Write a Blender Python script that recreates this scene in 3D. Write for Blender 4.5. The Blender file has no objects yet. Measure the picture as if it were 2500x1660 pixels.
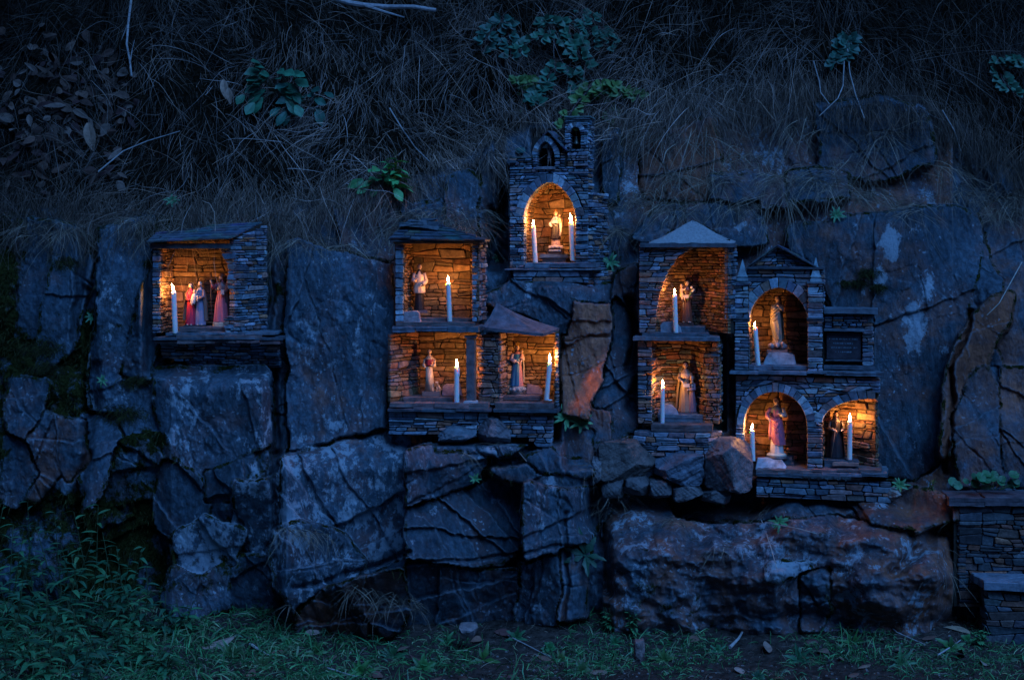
import bpy, math, random
import numpy as np
from mathutils import Vector, Matrix
# ---------------------------------------------------------------- camera, sky, light, exposure
S = bpy.context.scene
F, CX, HZ, CZ = 3360.0, 1250.0, 600.0, 1.57      # focal length and principal point of the lens, eye height
cam = bpy.data.objects.new("camera", bpy.data.cameras.new("camera")); S.collection.objects.link(cam)
cam.location = (0, 0, CZ); cam.rotation_euler = (math.pi/2, 0, 0)
cam.data.sensor_width = 36; cam.data.lens = 36*F/2500; cam.data.shift_y = -230/2500
cam.data.clip_start = .05; cam.data.clip_end = 500
S.camera = cam
wd = bpy.data.worlds.new("World"); S.world = wd; wd.use_nodes = True
nt = wd.node_tree; nt.nodes.clear()
sky = nt.nodes.new("ShaderNodeTexSky"); sky.sky_type = 'NISHITA'; sky.sun_disc = False
sky.sun_elevation = math.radians(3.0); sky.sun_rotation = math.radians(150)
sky.air_density = 1.0; sky.dust_density = .2; sky.ozone_density = 6
mx = nt.nodes.new("ShaderNodeMixRGB"); mx.blend_type = 'MULTIPLY'; mx.inputs[0].default_value = 1
mx.inputs[2].default_value = (.24, .52, 1.0, 1)
bg = nt.nodes.new("ShaderNodeBackground"); bg.inputs[1].default_value = .045
wo = nt.nodes.new("ShaderNodeOutputWorld")
nt.links.new(sky.outputs[0], mx.inputs[1]); nt.links.new(mx.outputs[0], bg.inputs[0]); nt.links.new(bg.outputs[0], wo.inputs[0])
sl = bpy.data.lights.new("dusk_light", 'SUN'); sl.energy = 1.5; sl.angle = math.radians(42); sl.color = (.125, .385, 1.0)
so = bpy.data.objects.new("dusk_light", sl); S.collection.objects.link(so)
so.rotation_euler = Vector((-.38, .72, -.95)).to_track_quat('-Z', 'Y').to_euler()
S.view_settings.view_transform = 'Standard'; S.view_settings.look = 'None'; S.view_settings.exposure = 1.0; S.view_settings.gamma = 1
S.cycles.use_denoising = True
S.cycles.max_bounces = 5; S.cycles.diffuse_bounces = 3; S.cycles.glossy_bounces = 2
S.cycles.sample_clamp_indirect = 4
C = S.collection
R = random.Random(7)
def W(px, py, Y):
    return Vector(((px-CX)/F*Y, Y, CZ+(HZ-py)/F*Y))
# ---------------------------------------------------------------- numpy noise
def _tab(seed): return np.random.RandomState(seed).rand(256, 256)
_tabs = {}
def vn(x, y, seed=0):
    if seed not in _tabs: _tabs[seed] = _tab(seed)
    t = _tabs[seed]; xi = np.floor(x).astype(int); yi = np.floor(y).astype(int)
    fx = x-xi; fy = y-yi; fx = fx*fx*(3-2*fx); fy = fy*fy*(3-2*fy)
    a = t[xi & 255, yi & 255]; b = t[(xi+1) & 255, yi & 255]; c = t[xi & 255, (yi+1) & 255]; d = t[(xi+1) & 255, (yi+1) & 255]
    return (a*(1-fx)+b*fx)*(1-fy)+(c*(1-fx)+d*fx)*fy
def fbm(x, y, o=4, seed=0):
    s = 0; a = .5; n = 0
    for i in range(o):
        s = s+a*vn(x*2**i+17.3*i, y*2**i+9.1*i, seed+i); n += a; a *= .5
    return s/n*2-1
def voro(x, y, seed=0):
    if seed not in _tabs: _tabs[seed] = _tab(seed)
    t = _tabs[seed]; xi = np.floor(x).astype(int); yi = np.floor(y).astype(int)
    f1 = np.full(x.shape, 9.); f2 = np.full(x.shape, 9.); cx = np.zeros(x.shape); cy = np.zeros(x.shape); h = np.zeros(x.shape)
    for i in (-1, 0, 1):
        for j in (-1, 0, 1):
            a = (xi+i) & 255; b = (yi+j) & 255
            dx = xi+i+t[a, b]-x; dy = yi+j+t[b, (a*7+3) & 255]-y
            d = np.sqrt(dx*dx+dy*dy); m = d < f1
            f2 = np.where(m, f1, np.minimum(f2, d)); f1 = np.where(m, d, f1)
            cx = np.where(m, dx, cx); cy = np.where(m, dy, cy); h = np.where(m, t[(a*3+11) & 255, (b*5+7) & 255], h)
    return f1, f2, cx, cy, h
def n1(x, s=0): return float(vn(np.array([x]), np.array([s*1.7+.5]), 50)[0])*2-1
# ---------------------------------------------------------------- object helpers
def prop(o, label=None, cat=None, group=None, kind=None):
    if label: o['label'] = label
    if cat: o['category'] = cat
    if group: o['group'] = group
    if kind: o['kind'] = kind
    return o
def empty(name, loc, label, cat, group=None):
    o = bpy.data.objects.new(name, None); C.objects.link(o); o.location = loc; o.empty_display_size = .05
    return prop(o, label, cat, group)
class MB:
    def __init__(s): s.v = []; s.f = []; s.c = []
    def add(s, vs, fs, col=(1, 1, 1)):
        n = len(s.v); s.v.extend(tuple(v) for v in vs); s.f.extend(tuple(i+n for i in f) for f in fs); s.c.extend([col]*len(fs))
    def box(s, c, sx, sy, sz, col=(1, 1, 1), j=0., yaw=0.):
        vs = []
        ca, sa = math.cos(yaw), math.sin(yaw)
        for z in (-1, 1):
            for x, y in ((-1, -1), (1, -1), (1, 1), (-1, 1)):
                X, Y_, Z = x*sx/2+R.uniform(-j, j), y*sy/2+R.uniform(-j, j), z*sz/2+R.uniform(-j, j)
                vs.append((c[0]+X*ca-Y_*sa, c[1]+X*sa+Y_*ca, c[2]+Z))
        s.add(vs, [(3, 2, 1, 0), (4, 5, 6, 7), (0, 1, 5, 4), (1, 2, 6, 5), (2, 3, 7, 6), (3, 0, 4, 7)], col)
    def tube(s, pts, rads, n=8, col=(1, 1, 1), cap=True):
        pts = [Vector(p) for p in pts]; vs = []; fs = []
        up = Vector((0, 0, 1)); prev = None
        for i, p in enumerate(pts):
            t = (pts[min(i+1, len(pts)-1)]-pts[max(i-1, 0)]).normalized()
            a = t.cross(Vector((0.13, 1, .07))) if prev is None else prev-t*prev.dot(t)
            if a.length < 1e-6: a = t.cross(Vector((1, 0, 0)))
            a.normalize(); prev = a; b = t.cross(a)
            for k in range(n):
                q = 2*math.pi*k/n; vs.append(p+(a*math.cos(q)+b*math.sin(q))*rads[i])
        for i in range(len(pts)-1):
            for k in range(n):
                k2 = (k+1) % n; fs.append((i*n+k, i*n+k2, (i+1)*n+k2, (i+1)*n+k))
        if cap:
            fs.append(tuple(range(n-1, -1, -1))); fs.append(tuple((len(pts)-1)*n+k for k in range(n)))
        s.add(vs, fs, col)
    def ball(s, c, r, col=(1, 1, 1), n=10, m=7, rot=None, fn=None):
        vs = []; fs = []
        for i in range(m+1):
            th = math.pi*i/m
            for k in range(n):
                ph = 2*math.pi*k/n
                d = Vector((math.sin(th)*math.cos(ph), math.sin(th)*math.sin(ph), math.cos(th)))
                q = fn(d) if fn else 1.
                p = Vector((d.x*r[0]*q, d.y*r[1]*q, d.z*r[2]*q))
                if rot: p = rot @ p
                vs.append(Vector(c)+p)
        for i in range(m):
            for k in range(n):
                k2 = (k+1) % n; fs.append((i*n+k, (i+1)*n+k, (i+1)*n+k2, i*n+k2))
        s.add(vs, fs, col)
    def build(s, name, mat, parent=None, smooth=False, origin=None):
        me = bpy.data.meshes.new(name)
        off = parent.matrix_world.translation if parent is not None else None
        o = bpy.data.objects.new(name, me); C.objects.link(o)
        base = Vector(origin) if origin is not None else Vector((0, 0, 0))
        if parent is not None:
            o.parent = parent; base = _abs(parent)
        elif origin is not None: o.location = base
        me.from_pydata([(v[0]-base[0], v[1]-base[1], v[2]-base[2]) for v in s.v], [], s.f)
        ca = me.color_attributes.new("Col", 'FLOAT_COLOR', 'CORNER')
        cols = np.ones((len(me.loops), 4), dtype=np.float32); i = 0
        for f, c in zip(s.f, s.c):
            cols[i:i+len(f), :3] = c; i += len(f)
        ca.data.foreach_set("color", cols.ravel())
        me.materials.append(mat)
        if smooth: me.polygons.foreach_set("use_smooth", [True]*len(me.polygons))
        me.update(); return o
def _abs(o):
    v = Vector(o.location)
    while o.parent is not None: o = o.parent; v += Vector(o.location)
    return v
# ---------------------------------------------------------------- materials
def mat(name, col=None, rough=.8, noise=30., var=.35, bump=.4, bdist=.003, spec=.3, sss=0., attr=True, nd=8, dark=None, voron=0., metal=0.):
    m = bpy.data.materials.new(name); m.use_nodes = True; t = m.node_tree; N = t.nodes; L = t.links
    p = N["Principled BSDF"]; p.inputs["Roughness"].default_value = rough; p.inputs["Specular IOR Level"].default_value = spec
    p.inputs["Metallic"].default_value = metal
    tc = N.new("ShaderNodeTexCoord"); no = N.new("ShaderNodeTexNoise"); no.inputs["Scale"].default_value = noise; no.inputs["Detail"].default_value = nd
    no.inputs["Roughness"].default_value = .65
    L.new(tc.outputs["Object"], no.inputs["Vector"])
    mr = N.new("ShaderNodeMapRange"); mr.inputs[1].default_value = .3; mr.inputs[2].default_value = .7; mr.inputs[3].default_value = 1-var; mr.inputs[4].default_value = 1+var
    L.new(no.outputs[0], mr.inputs[0])
    mul = N.new("ShaderNodeMixRGB"); mul.blend_type = 'MULTIPLY'; mul.inputs[0].default_value = 1
    if attr:
        at = N.new("ShaderNodeAttribute"); at.attribute_name = "Col"
        if col:
            m0 = N.new("ShaderNodeMixRGB"); m0.blend_type = 'MULTIPLY'; m0.inputs[0].default_value = 1
            m0.inputs[2].default_value = (*col, 1); L.new(at.outputs[0], m0.inputs[1]); L.new(m0.outputs[0], mul.inputs[1])
        else: L.new(at.outputs[0], mul.inputs[1])
    else: mul.inputs[1].default_value = (*col, 1)
    L.new(mr.outputs[0], mul.inputs[2]); L.new(mul.outputs[0], p.inputs["Base Color"])
    if bump:
        n2 = N.new("ShaderNodeTexNoise"); n2.inputs["Scale"].default_value = noise*2.3; n2.inputs["Detail"].default_value = 6
        L.new(tc.outputs["Object"], n2.inputs["Vector"])
        b = N.new("ShaderNodeBump"); b.inputs["Strength"].default_value = bump; b.inputs["Distance"].default_value = bdist
        L.new(n2.outputs[0], b.inputs["Height"]); L.new(b.outputs[0], p.inputs["Normal"])
    if sss:
        p.inputs["Subsurface Weight"].default_value = sss; p.inputs["Subsurface Radius"].default_value = (1, .6, .35); p.inputs["Subsurface Scale"].default_value = .02
    return m
M_stone = mat("dry_stone", noise=45, var=.55, bump=.7, bdist=.004, rough=.7)
M_slate = mat("slate_slab", noise=25, var=.6, bump=.6, bdist=.004, rough=.6, spec=.4)
M_mortar = mat("mortar", (.035, .028, .022), attr=False, noise=80, rough=.95)
M_wax = mat("wax", (.84, .80, .76), attr=False, noise=8, var=.05, bump=0, rough=.4, sss=1.)
M_paint = mat("painted_plaster", noise=60, var=.14, bump=.12, bdist=.001, rough=.42, spec=.5)
M_wick = mat("wick", (.02, .015, .01), attr=False)
M_bronze = mat("bronze", (.12, .12, .10), attr=False, rough=.45, metal=.8, noise=50)
M_leaf = mat("leaf", noise=35, var=.35, bump=.2, rough=.5, spec=.4)
M_dry = mat("dry_leaf", noise=40, var=.4, bump=.3, rough=.8)
M_straw = mat("straw", noise=12, var=.5, bump=0, rough=.85, spec=.15)
M_wood = mat("bark", noise=60, var=.4, bump=.6, rough=.85)
def flame_mat():
    m = bpy.data.materials.new("flame"); m.use_nodes = True; t = m.node_tree; t.nodes.clear()
    e = t.nodes.new("ShaderNodeEmission"); o = t.nodes.new("ShaderNodeOutputMaterial")
    e.inputs[0].default_value = (1, .41, .10, 1); e.inputs[1].default_value = FLAME
    t.links.new(e.outputs[0], o.inputs[0]); return m
FLAME = 420.
M_flame = flame_mat()
# ---------------------------------------------------------------- the rock face (structure)
SD = 2500/2361.
def sstep(a, b, x): t = np.clip((x-a)/(b-a), 0, 1); return t*t*(3-2*t)
# slabs: outline (in 2361-wide units), depth offset m, tilt x, tilt y (m per 100 px), rust, lichen, moss
SL = [
 ([(75,510),(128,512),(112,640),(98,765),(45,770),(52,650)], -.03, -.02, .01, .0,.2,.2),
 ([(132,512),(188,528),(205,625),(180,730),(168,800),(120,835),(90,850),(104,720),(120,620)], -.05,.02,.01,.0,.2,.3),
 ([(235,530),(345,505),(366,640),(368,700),(350,850),(372,900),(360,1020),(290,1008),(218,950),(212,860),(232,700)], -.06,.03,.01,.0,.45,.15),
 ([(345,640),(360,590),(366,760),(345,860),(290,860),(320,720)], -.12,-.05,.02,.2,.3,.0),
 ([(376,848),(500,862),(642,838),(628,1015),(540,1050),(506,1108),(455,1092),(376,1010),(366,920)], -.07,.0,.02,.05,.55,.0),
 ([(655,560),(692,545),(800,580),(893,612),(908,720),(890,850),(888,985),(790,1008),(700,1034),(657,1044),(650,900),(654,700)], -.09,-.005,.015,.08,.5,.05),
 ([(602,480),(652,500),(652,700),(650,1040),(642,1400),(620,1400),(640,850),(604,790)], .02,.05,.0,.25,.1,.3),
 ([(200,952),(262,962),(272,1010),(236,1100),(206,1160),(196,1050)], -.08,.04,.0,.0,.3,.0),
 ([(282,1022),(370,1012),(400,1060),(388,1150),(372,1235),(300,1180),(250,1140)], .02,.0,.03,.1,.15,.6),
 ([(378,1070),(440,1092),(492,1132),(482,1180),(430,1222),(378,1232),(366,1150)], -.06,.02,.02,.0,.25,.1),
 ([(482,1092),(552,1070),(568,1110),(530,1142),(490,1146)], -.10,-.04,.03,.0,.2,.1),
 ([(552,1112),(640,1100),(642,1285),(600,1272),(545,1230)], -.07,.02,.02,.0,.7,.1),
 ([(525,1292),(600,1285),(642,1300),(640,1405),(530,1400)], -.06,.0,.01,.0,.3,.2),
 ([(400,1235),(470,1190),(560,1225),(540,1290),(480,1322),(420,1302)], -.08,.0,.04,.0,.9,.2),
 ([(25,870),(105,885),(92,950),(62,1015),(20,1000)], -.10,-.03,-.03,.45,.3,.0),
 ([(108,955),(192,970),(196,1060),(168,1105),(150,1085),(90,1150),(30,1130),(60,1040)], -.08,-.02,.0,.4,.4,.1),
 ([(10,1020),(60,1030),(85,1100),(40,1160),(5,1150)], -.05,.0,.0,.2,.1,.3),
 ([(200,1180),(300,1200),(370,1245),(390,1330),(300,1380),(240,1330)], .0,.0,.0,.1,.2,.6),
 ([(400,1315),(470,1335),(520,1310),(522,1400),(400,1430),(380,1380)], -.02,.0,.02,.05,.4,.3),
 ([(657,1062),(700,1046),(880,1004),(936,1020),(938,1150),(942,1270),(860,1312),(790,1322),(740,1245),(657,1212)], -.08,.01,.02,.12,.75,.0),
 ([(640,1225),(700,1205),(790,1238),(832,1290),(790,1372),(690,1402),(640,1352)], -.20,.02,.05,.05,.6,.25),
 ([(944,1055),(1010,1035),(1080,1020),(1122,1060),(1090,1100),(1062,1122),(962,1172),(944,1160)], -.16,.02,.03,.05,.5,.0),
 ([(946,1178),(1065,1135),(1160,1100),(1200,1110),(1212,1240),(1150,1285),(1070,1296),(1000,1312),(950,1290)], -.12,.03,.0,.2,.25,.1),
 ([(1140,1085),(1220,1075),(1330,1090),(1388,1112),(1330,1130),(1210,1110),(1160,1098)], -.14,.0,-.08,.3,.25,.0),
 ([(1214,1118),(1300,1135),(1388,1120),(1402,1170),(1352,1250),(1252,1284),(1218,1278)], -.15,.02,.03,.1,.5,.0),
 ([(948,1302),(1100,1316),(1188,1312),(1188,1430),(950,1440)], -.12,.0,.02,.25,.25,.1),
 ([(1200,1300),(1296,1290),(1288,1430),(1196,1436)], -.13,.02,.02,.15,.6,.3),
 ([(1304,1280),(1352,1262),(1346,1410),(1298,1420)], -.09,.04,.02,.3,.1,.1),
 ([(700,1410),(760,1355),(925,1318),(942,1400),(900,1460),(800,1480),(700,1450)], -.24,.02,.16,.45,.2,.1),
 ([(1312,682),(1400,676),(1438,668),(1468,700),(1452,770),(1420,850),(1380,962),(1300,962),(1292,850),(1306,750)], -.27,-.035,.01,1.0,.15,.0),
 ([(1128,690),(1190,655),(1308,652),(1425,664),(1418,690),(1310,676),(1296,760),(1210,718),(1150,700)], -.10,.0,-.03,.15,.3,.0),
 ([(1424,640),(1472,620),(1476,720),(1445,810),(1418,815)], -.15,-.04,.0,.5,.15,.1),
 ([(1372,940),(1422,930),(1426,1000),(1400,1030),(1368,1015)], -.12,.0,.0,.5,.1,.0),
 ([(1382,1030),(1500,1022),(1520,1062),(1490,1112),(1420,1132),(1386,1090)], -.16,.0,.05,.35,.1,.0),
 ([(1425,700),(1465,760),(1470,980),(1430,1010),(1420,940),(1375,930),(1400,880)], -.10,.0,.0,.2,.05,.2),
 ([(1010,1000),(1100,985),(1110,1030),(1020,1040)], -.16,.0,.03,.0,.3,.0),
 ([(1105,985),(1170,975),(1210,1010),(1150,1040),(1115,1030)], -.17,.04,.03,.1,.6,.0),
 ([(1215,1050),(1290,1040),(1360,1060),(1350,1085),(1240,1080)], -.10,.0,.0,.3,.1,.3),
 ([(1260,960),(1320,975),(1365,1000),(1362,1050),(1290,1035),(1255,1010)], -.11,.02,.03,.4,.3,.0),
 ([(1482,290),(1560,300),(1640,282),(1655,400),(1622,462),(1492,452)], .00,-.02,.0,.85,.05,.0),
 ([(1885,248),(2010,232),(2130,250),(2150,370),(2040,400),(1900,400)], -.05,.0,-.02,.3,.2,.0),
 ([(1640,412),(1720,405),(1812,420),(1806,470),(1640,478)], -.04,.0,.0,.4,.1,.1),
 ([(1822,402),(1950,404),(1952,450),(1830,458)], -.07,.0,-.02,.35,.2,.0),
 ([(1462,545),(1530,482),(1740,470),(1762,560),(1700,555),(1600,500),(1500,560)], -.04,.0,-.03,.3,.3,.0),
 ([(1395,330),(1425,310),(1432,400),(1420,460),(1400,440)], -.06,.04,.0,.1,.3,.0),
 ([(1825,532),(2000,502),(2200,480),(2260,522),(2252,600),(2232,700),(2182,900),(2170,1045),(2100,1108),(2030,1100),(1990,900),(1890,620),(1832,580)], .0,-.012,.01,.22,.33,.1),
 ([(2266,500),(2361,450),(2420,460),(2420,850),(2320,840),(2290,760),(2330,640),(2300,600)], .04,.0,.0,.5,.1,.1),
 ([(2182,905),(2222,765),(2290,688),(2332,680),(2320,735),(2262,830),(2235,915),(2195,965),(2174,1050)], -.05,.02,.0,.75,.05,.0),
 ([(2195,970),(2262,850),(2302,920),(2312,1112),(2212,1112)], -.02,.03,.02,.3,.25,.0),
 ([(2312,850),(2430,850),(2430,1130),(2318,1115)], .02,.0,.0,.4,.1,.1),
 ([(1040,420),(1080,405),(1108,450),(1100,520),(1060,560),(1020,540)], -.06,.03,-.02,.25,.4,.0),
 ([(760,490),(850,480),(930,485),(930,560),(900,600),(790,560)], .0,.0,-.02,.4,.1,.0),
 ([(930,480),(1015,470),(1020,530),(935,520)], -.02,.0,-.02,.1,.2,.0),
 ([(1110,380),(1135,330),(1140,520),(1118,560)], -.02,.04,.0,.35,.1,.0),
 ([(600,480),(640,440),(700,450),(760,490),(780,560),(690,540),(655,550)], .02,.0,-.03,.1,.2,.2),
 # the low outcrop at lower right: ledge on top, front faces below
 ([(1545,1140),(1760,1128),(2030,1120),(2185,1160),(2215,1195),(2120,1215),(1900,1180),(1740,1195),(1570,1185)], 0,0,0,.55,.25,.0),
# ([(1400,1180),(1540,1150),(1640,1185),(1650,1250),(1560,1290),(1500,1370),(1392,1345),(1385,1260)], 0,0,0,.5,.1,.05),
# ([(1650,1195),(1760,1205),(1770,1270),(1720,1330),(1600,1345),(1520,1370),(1565,1295),(1655,1258)], 0,0,0,.4,.2,.1),
# ([(1765,1205),(1850,1200),(1862,1290),(1780,1300),(1770,1268)], 0,0,0,.1,.4,.2),
# ([(1870,1200),(1990,1205),(2110,1225),(2150,1260),(2100,1370),(1990,1425),(1880,1400),(1862,1320)], 0,0,0,.3,.3,.25),
# ([(2115,1220),(2215,1200),(2212,1268),(2170,1340),(2110,1372),(2155,1262)], 0,0,0,.15,.3,.2),
# ([(1500,1375),(1600,1350),(1730,1335),(1850,1320),(1865,1400),(1800,1425),(1700,1410)], 0,0,0,.3,.2,.1),
 ([(1780,1305),(1860,1300),(1868,1318),(1780,1325)], 0,0,0,.4,.9,.0),
 ([(1860,1330),(1905,1310),(1912,1400),(1890,1445),(1858,1440)], 0,0,0,.5,.1,.1),
]
step = 2.6
gx = np.concatenate([np.linspace(-760, -25, 60), np.arange(-20, 2521, step), np.linspace(2530, 3300, 60)])
gy = np.concatenate([np.linspace(-560, -20, 60), np.arange(-15, 1560, step), np.linspace(1570, 1660, 14)])
PX, PY = np.meshgrid(gx, gy, indexing='ij')
# control points of the large form: x, y, depth
ctl = np.array([(-700,500,6.1),(0,500,6.05),(350,500,6.08),(700,480,6.1),(1000,500,6.2),(1200,400,6.42),(1340,330,6.55),(1500,350,6.5),(1800,300,6.4),(2100,350,6.35),(2450,480,6.3),(3100,500,6.2),
 (0,800,6.0),(300,800,6.0),(500,950,5.98),(800,800,6.02),(1150,700,6.12),(1220,600,6.3),(1400,750,6.12),(1500,650,6.25),(1650,560,6.25),(1850,800,6.1),(2100,650,6.12),(2300,900,6.0),(2480,900,6.0),
 (0,1200,5.92),(300,1250,5.9),(600,1250,5.92),(900,1150,5.95),(1000,1400,5.88),(1300,1150,5.92),(1450,1100,5.95),(1700,1180,5.95),(2000,1150,6.0),(2300,1150,5.92),(2360,1190,5.80),(2480,1190,5.76),(2560,1190,5.76),(2480,1250,5.85),
 (0,1480,5.8),(400,1480,5.85),(800,1480,5.85),(1300,1480,5.88),(1450,1450,5.8),(2300,1480,5.7),(3100,900,6.0),(3100,1400,5.8),(-700,1000,5.9),(-700,1480,5.7)], float)
num = np.zeros(PX.shape); den = np.zeros(PX.shape)
for x, y, d in ctl:
    w = 1/((PX-x)**2+(PY-y)**2+90**2)**1.6; num += w*d; den += w
BASE = num/den
# slope of the bank above the cliff edge
ex = np.array([-700,0,370,640,760,900,1060,1200,1300,1500,1560,1740,1950,2220,2360,2500,3300])
ey = np.array([500,520,540,525,520,480,440,370,330,320,300,255,255,250,330,440,450.])
EDGE = np.interp(PX, ex, ey)+fbm(PX/90, PY/90, 3, 5)*22
up = np.clip(EDGE-PY, 0, None)
BASE = BASE+up*.00105
# the outcrop at lower right bulges out
q = np.interp(PX, [1440, 1500, 1640, 1850, 2100, 2290, 2350], [0, .6, 1, 1.15, 1.2, .8, 0])
topY = np.interp(PX, [1400,1540,1700,2000,2200,2340,2500], [1300,1210,1205,1200,1215,1250,1400.])
topY = topY+fbm(PX/140, PX*0, 3, 55)*30; ledge = .62*sstep(-10, 50, PY-topY)+.38*sstep(30, 130, PY-topY)
under = np.clip((PY-1400)/120, 0, 1)*np.interp(PX, [1500,1850,2000,2300], [.0,.04,.16,.25])
OUT = q*ledge*.40
BASE = BASE-OUT+under*q-np.interp(PX, [640, 700, 1400, 1470], [0, 1, 1, 0])*(sstep(1045, 1150, PY+(PX-1000)*.05)*.13)-np.interp(PX, [380, 420, 640, 680], [0, 1, 1, 0])*sstep(905, 960, PY)*.07
wx = PX+fbm(PX/90, PY/90, 2, 21)*13+fbm(PX/16, PY/16, 2, 22)*3.5
wy = PY+fbm(PX/90, PY/90, 2, 23)*13+fbm(PX/16, PY/16, 2, 24)*3.5
crk = np.clip(fbm(PX/110, PY/110, 3, 25)*2.6+.45, .03, 1.25); TONE = np.ones(PX.shape)
D = BASE.copy(); lab = np.full(PX.shape, -1); EDG = np.zeros(PX.shape)
rust = np.clip(fbm(PX/200, PY/260, 4, 31)*.9+.12, 0, 1)*.5; lich = np.full(PX.shape, .15); moss = np.full(PX.shape, .55)
for i, (pts, off, tx, ty, ru, li, mo) in enumerate(SL):
    P = np.array(pts, float)*SD; x0, y0 = P.min(0)-30; x1, y1 = P.max(0)+30
    ia, ib = np.searchsorted(gx, [x0, x1]); ja, jb = np.searchsorted(gy, [y0, y1])
    X = wx[ia:ib, ja:jb]; Y = wy[ia:ib, ja:jb]
    ins = np.zeros(X.shape, bool); dd = np.full(X.shape, 1e9); n = len(P)
    for k in range(n):
        a = P[k]; b = P[(k+1) % n]
        cnd = ((a[1] > Y) != (b[1] > Y)) & (X < (b[0]-a[0])*(Y-a[1])/(b[1]-a[1]+1e-9)+a[0]); ins ^= cnd
        t = np.clip(((X-a[0])*(b[0]-a[0])+(Y-a[1])*(b[1]-a[1]))/((b-a)**2).sum(), 0, 1)
        dd = np.minimum(dd, np.hypot(X-a[0]-t*(b[0]-a[0]), Y-a[1]-t*(b[1]-a[1])))
    tx = tx+random.Random(i+50).uniform(-1, 1)*(.035 if np.ptp(P[:, 0])*np.ptp(P[:, 1]) < 25000 else .010); ty = ty+random.Random(i+80).uniform(-.2, 1)*(.045 if np.ptp(P[:, 0])*np.ptp(P[:, 1]) < 25000 else .010); sdm = np.where(ins, dd, -dd)+14; ins = sdm > 0; dd = sdm; c = P.mean(0)
    h = off+tx*(X-c[0])/100+ty*(Y-c[1])/100-.03
    cr = crk[ia:ib, ja:jb]; h = h+cr*(.040*np.exp(-dd/3.)+.006*np.exp(-dd/12)); TONE[ia:ib, ja:jb][ins] = 1.5 if ru > .9 else .78+.36*((i*37) % 11)/10  # rustiest slab: colour raised to stand in for candle glow on it
    area = np.ptp(P[:, 0])*np.ptp(P[:, 1]); rs_ = random.Random(i*7+1)
    for _ in range(0 if area < 6000 else (2 if area < 30000 else (8 if c[1] > 1080 else 5))):       # bedding steps and hairline fractures across the slab
        an = rs_.choice((rs_.uniform(-.5, .1), rs_.uniform(1.1, 1.9), rs_.uniform(.5, 1.1))); o_ = rs_.uniform(-.38, .38)*math.sqrt(area); l_ = (Y-c[1])*math.cos(an)-(X-c[0])*math.sin(an)-o_
        l_ = l_+fbm(X/30, Y/30, 2, 700+i)*5; h = h+rs_.uniform(-.022, .022)*(1.9 if c[1] > 1080 else 1)*sstep(-1.6, 1.6, l_)+(rs_.uniform(-.0006, .0006)*l_ if c[1] > 1080 else 0)+.012*np.exp(-(l_/1.6)**2)*cr*rs_.choice((0, 1, 1))
    sub = D[ia:ib, ja:jb]; sub[ins] = (BASE[ia:ib, ja:jb]+h)[ins]
    lab[ia:ib, ja:jb][ins] = i; EDG[ia:ib, ja:jb][ins] = dd[ins]
    rust[ia:ib, ja:jb][ins] = ru; lich[ia:ib, ja:jb][ins] = li; moss[ia:ib, ja:jb][ins] = mo*.8
bgm = lab < 0
# chiselled facets, large to small, laid in world metres; stronger where no slab is
xm = (PX-CX)/F*6; zm = (HZ-PY)/F*6
def facets(scx, scz, rot, seed, tilt, offs):
    a = math.radians(rot); u = (xm*math.cos(a)+zm*math.sin(a))/scx; v = (-xm*math.sin(a)+zm*math.cos(a))/scz
    u = u+fbm(xm*4, zm*4, 2, seed+3)*.35; v = v+fbm(xm*4+9, zm*4, 2, seed+4)*.35
    f1, f2, cx, cy, h = voro(u, v, seed)
    g = (cx*(h-.5)*2+cy*(((h*7.3) % 1)-.5)*2)*tilt+(((h*13.7) % 1)-.5)*offs
    return g, f2-f1
def chisel(scx, scz, rot, seed, warp=.10):
    """continuous faceted relief with sharp creases: distance to scattered points under a five-sided metric that turns from cell to cell"""
    t = _tabs.setdefault(seed, _tab(seed)); a = math.radians(rot); u = (xm*math.cos(a)+zm*math.sin(a))/scx; v = (-xm*math.sin(a)+zm*math.cos(a))/scz
    u = u+fbm(xm*9, zm*9, 2, seed+3)*warp; v = v+fbm(xm*9+5, zm*9, 2, seed+4)*warp
    xi = np.floor(u).astype(int); yi = np.floor(v).astype(int); f1 = np.full(u.shape, 9.); h = np.zeros(u.shape)
    for i in (-1, 0, 1):
        for j in (-1, 0, 1):
            A = (xi+i) & 255; B = (yi+j) & 255; dx = xi+i+t[A, B]-u; dy = yi+j+t[B, (A*7+3) & 255]-v; ph = t[(A*3+11) & 255, (B*5+7) & 255]*6.28
            d = np.zeros(u.shape)
            for k in range(5): an = ph+k*1.2566; d = np.maximum(d, (dx*np.cos(an)+dy*np.sin(an))*(.75+.5*t[(A+k*13) & 255, (B+k*29) & 255]))
            d = d+.25*t[(A*11+5) & 255, (B*13+1) & 255]; m = d < f1; f1 = np.where(m, d, f1); h = np.where(m, ph, h)
    return f1-.45, h/6.28
c1, h1 = chisel(.30, .50, 20, 61); c2, h2 = chisel(.11, .19, 18, 71); c3, h3 = chisel(.040, .07, 22, 81); c4, h4 = chisel(.016, .028, 15, 101)
rough_ = np.interp(fbm(PX/120, PY/120, 3, 91), [-.4, .1, .5], [.10, .4, 1.1])
rk = 1-sstep(-10, 40, EDGE-PY)*.85
inout = q > .3; wo_ = q
D += np.where(bgm, c1*.10+c2*.075+c3*.022, c1*.03+c2*.035*rough_+c3*.014*rough_)*rk*np.where(q > .3, .3, 1)+c4*.0055*(.4+rough_)*np.where(q > .3, .3, 1)
D += (1-rk)*(fbm(xm*5, zm*5, 4, 401)*.10)
D += np.where(bgm & ~inout, -.025*(PX < 700)+(h1-.5)*.05+(h2-.5)*.02, (h2-.5)*.010*(rough_ > .7))
g2 = c2*.03; g1 = c1*.05; rot_ = fbm((xm*.96+zm*.28)*6, (-xm*.28+zm*.96)*2.2, 5, 95)
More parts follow.
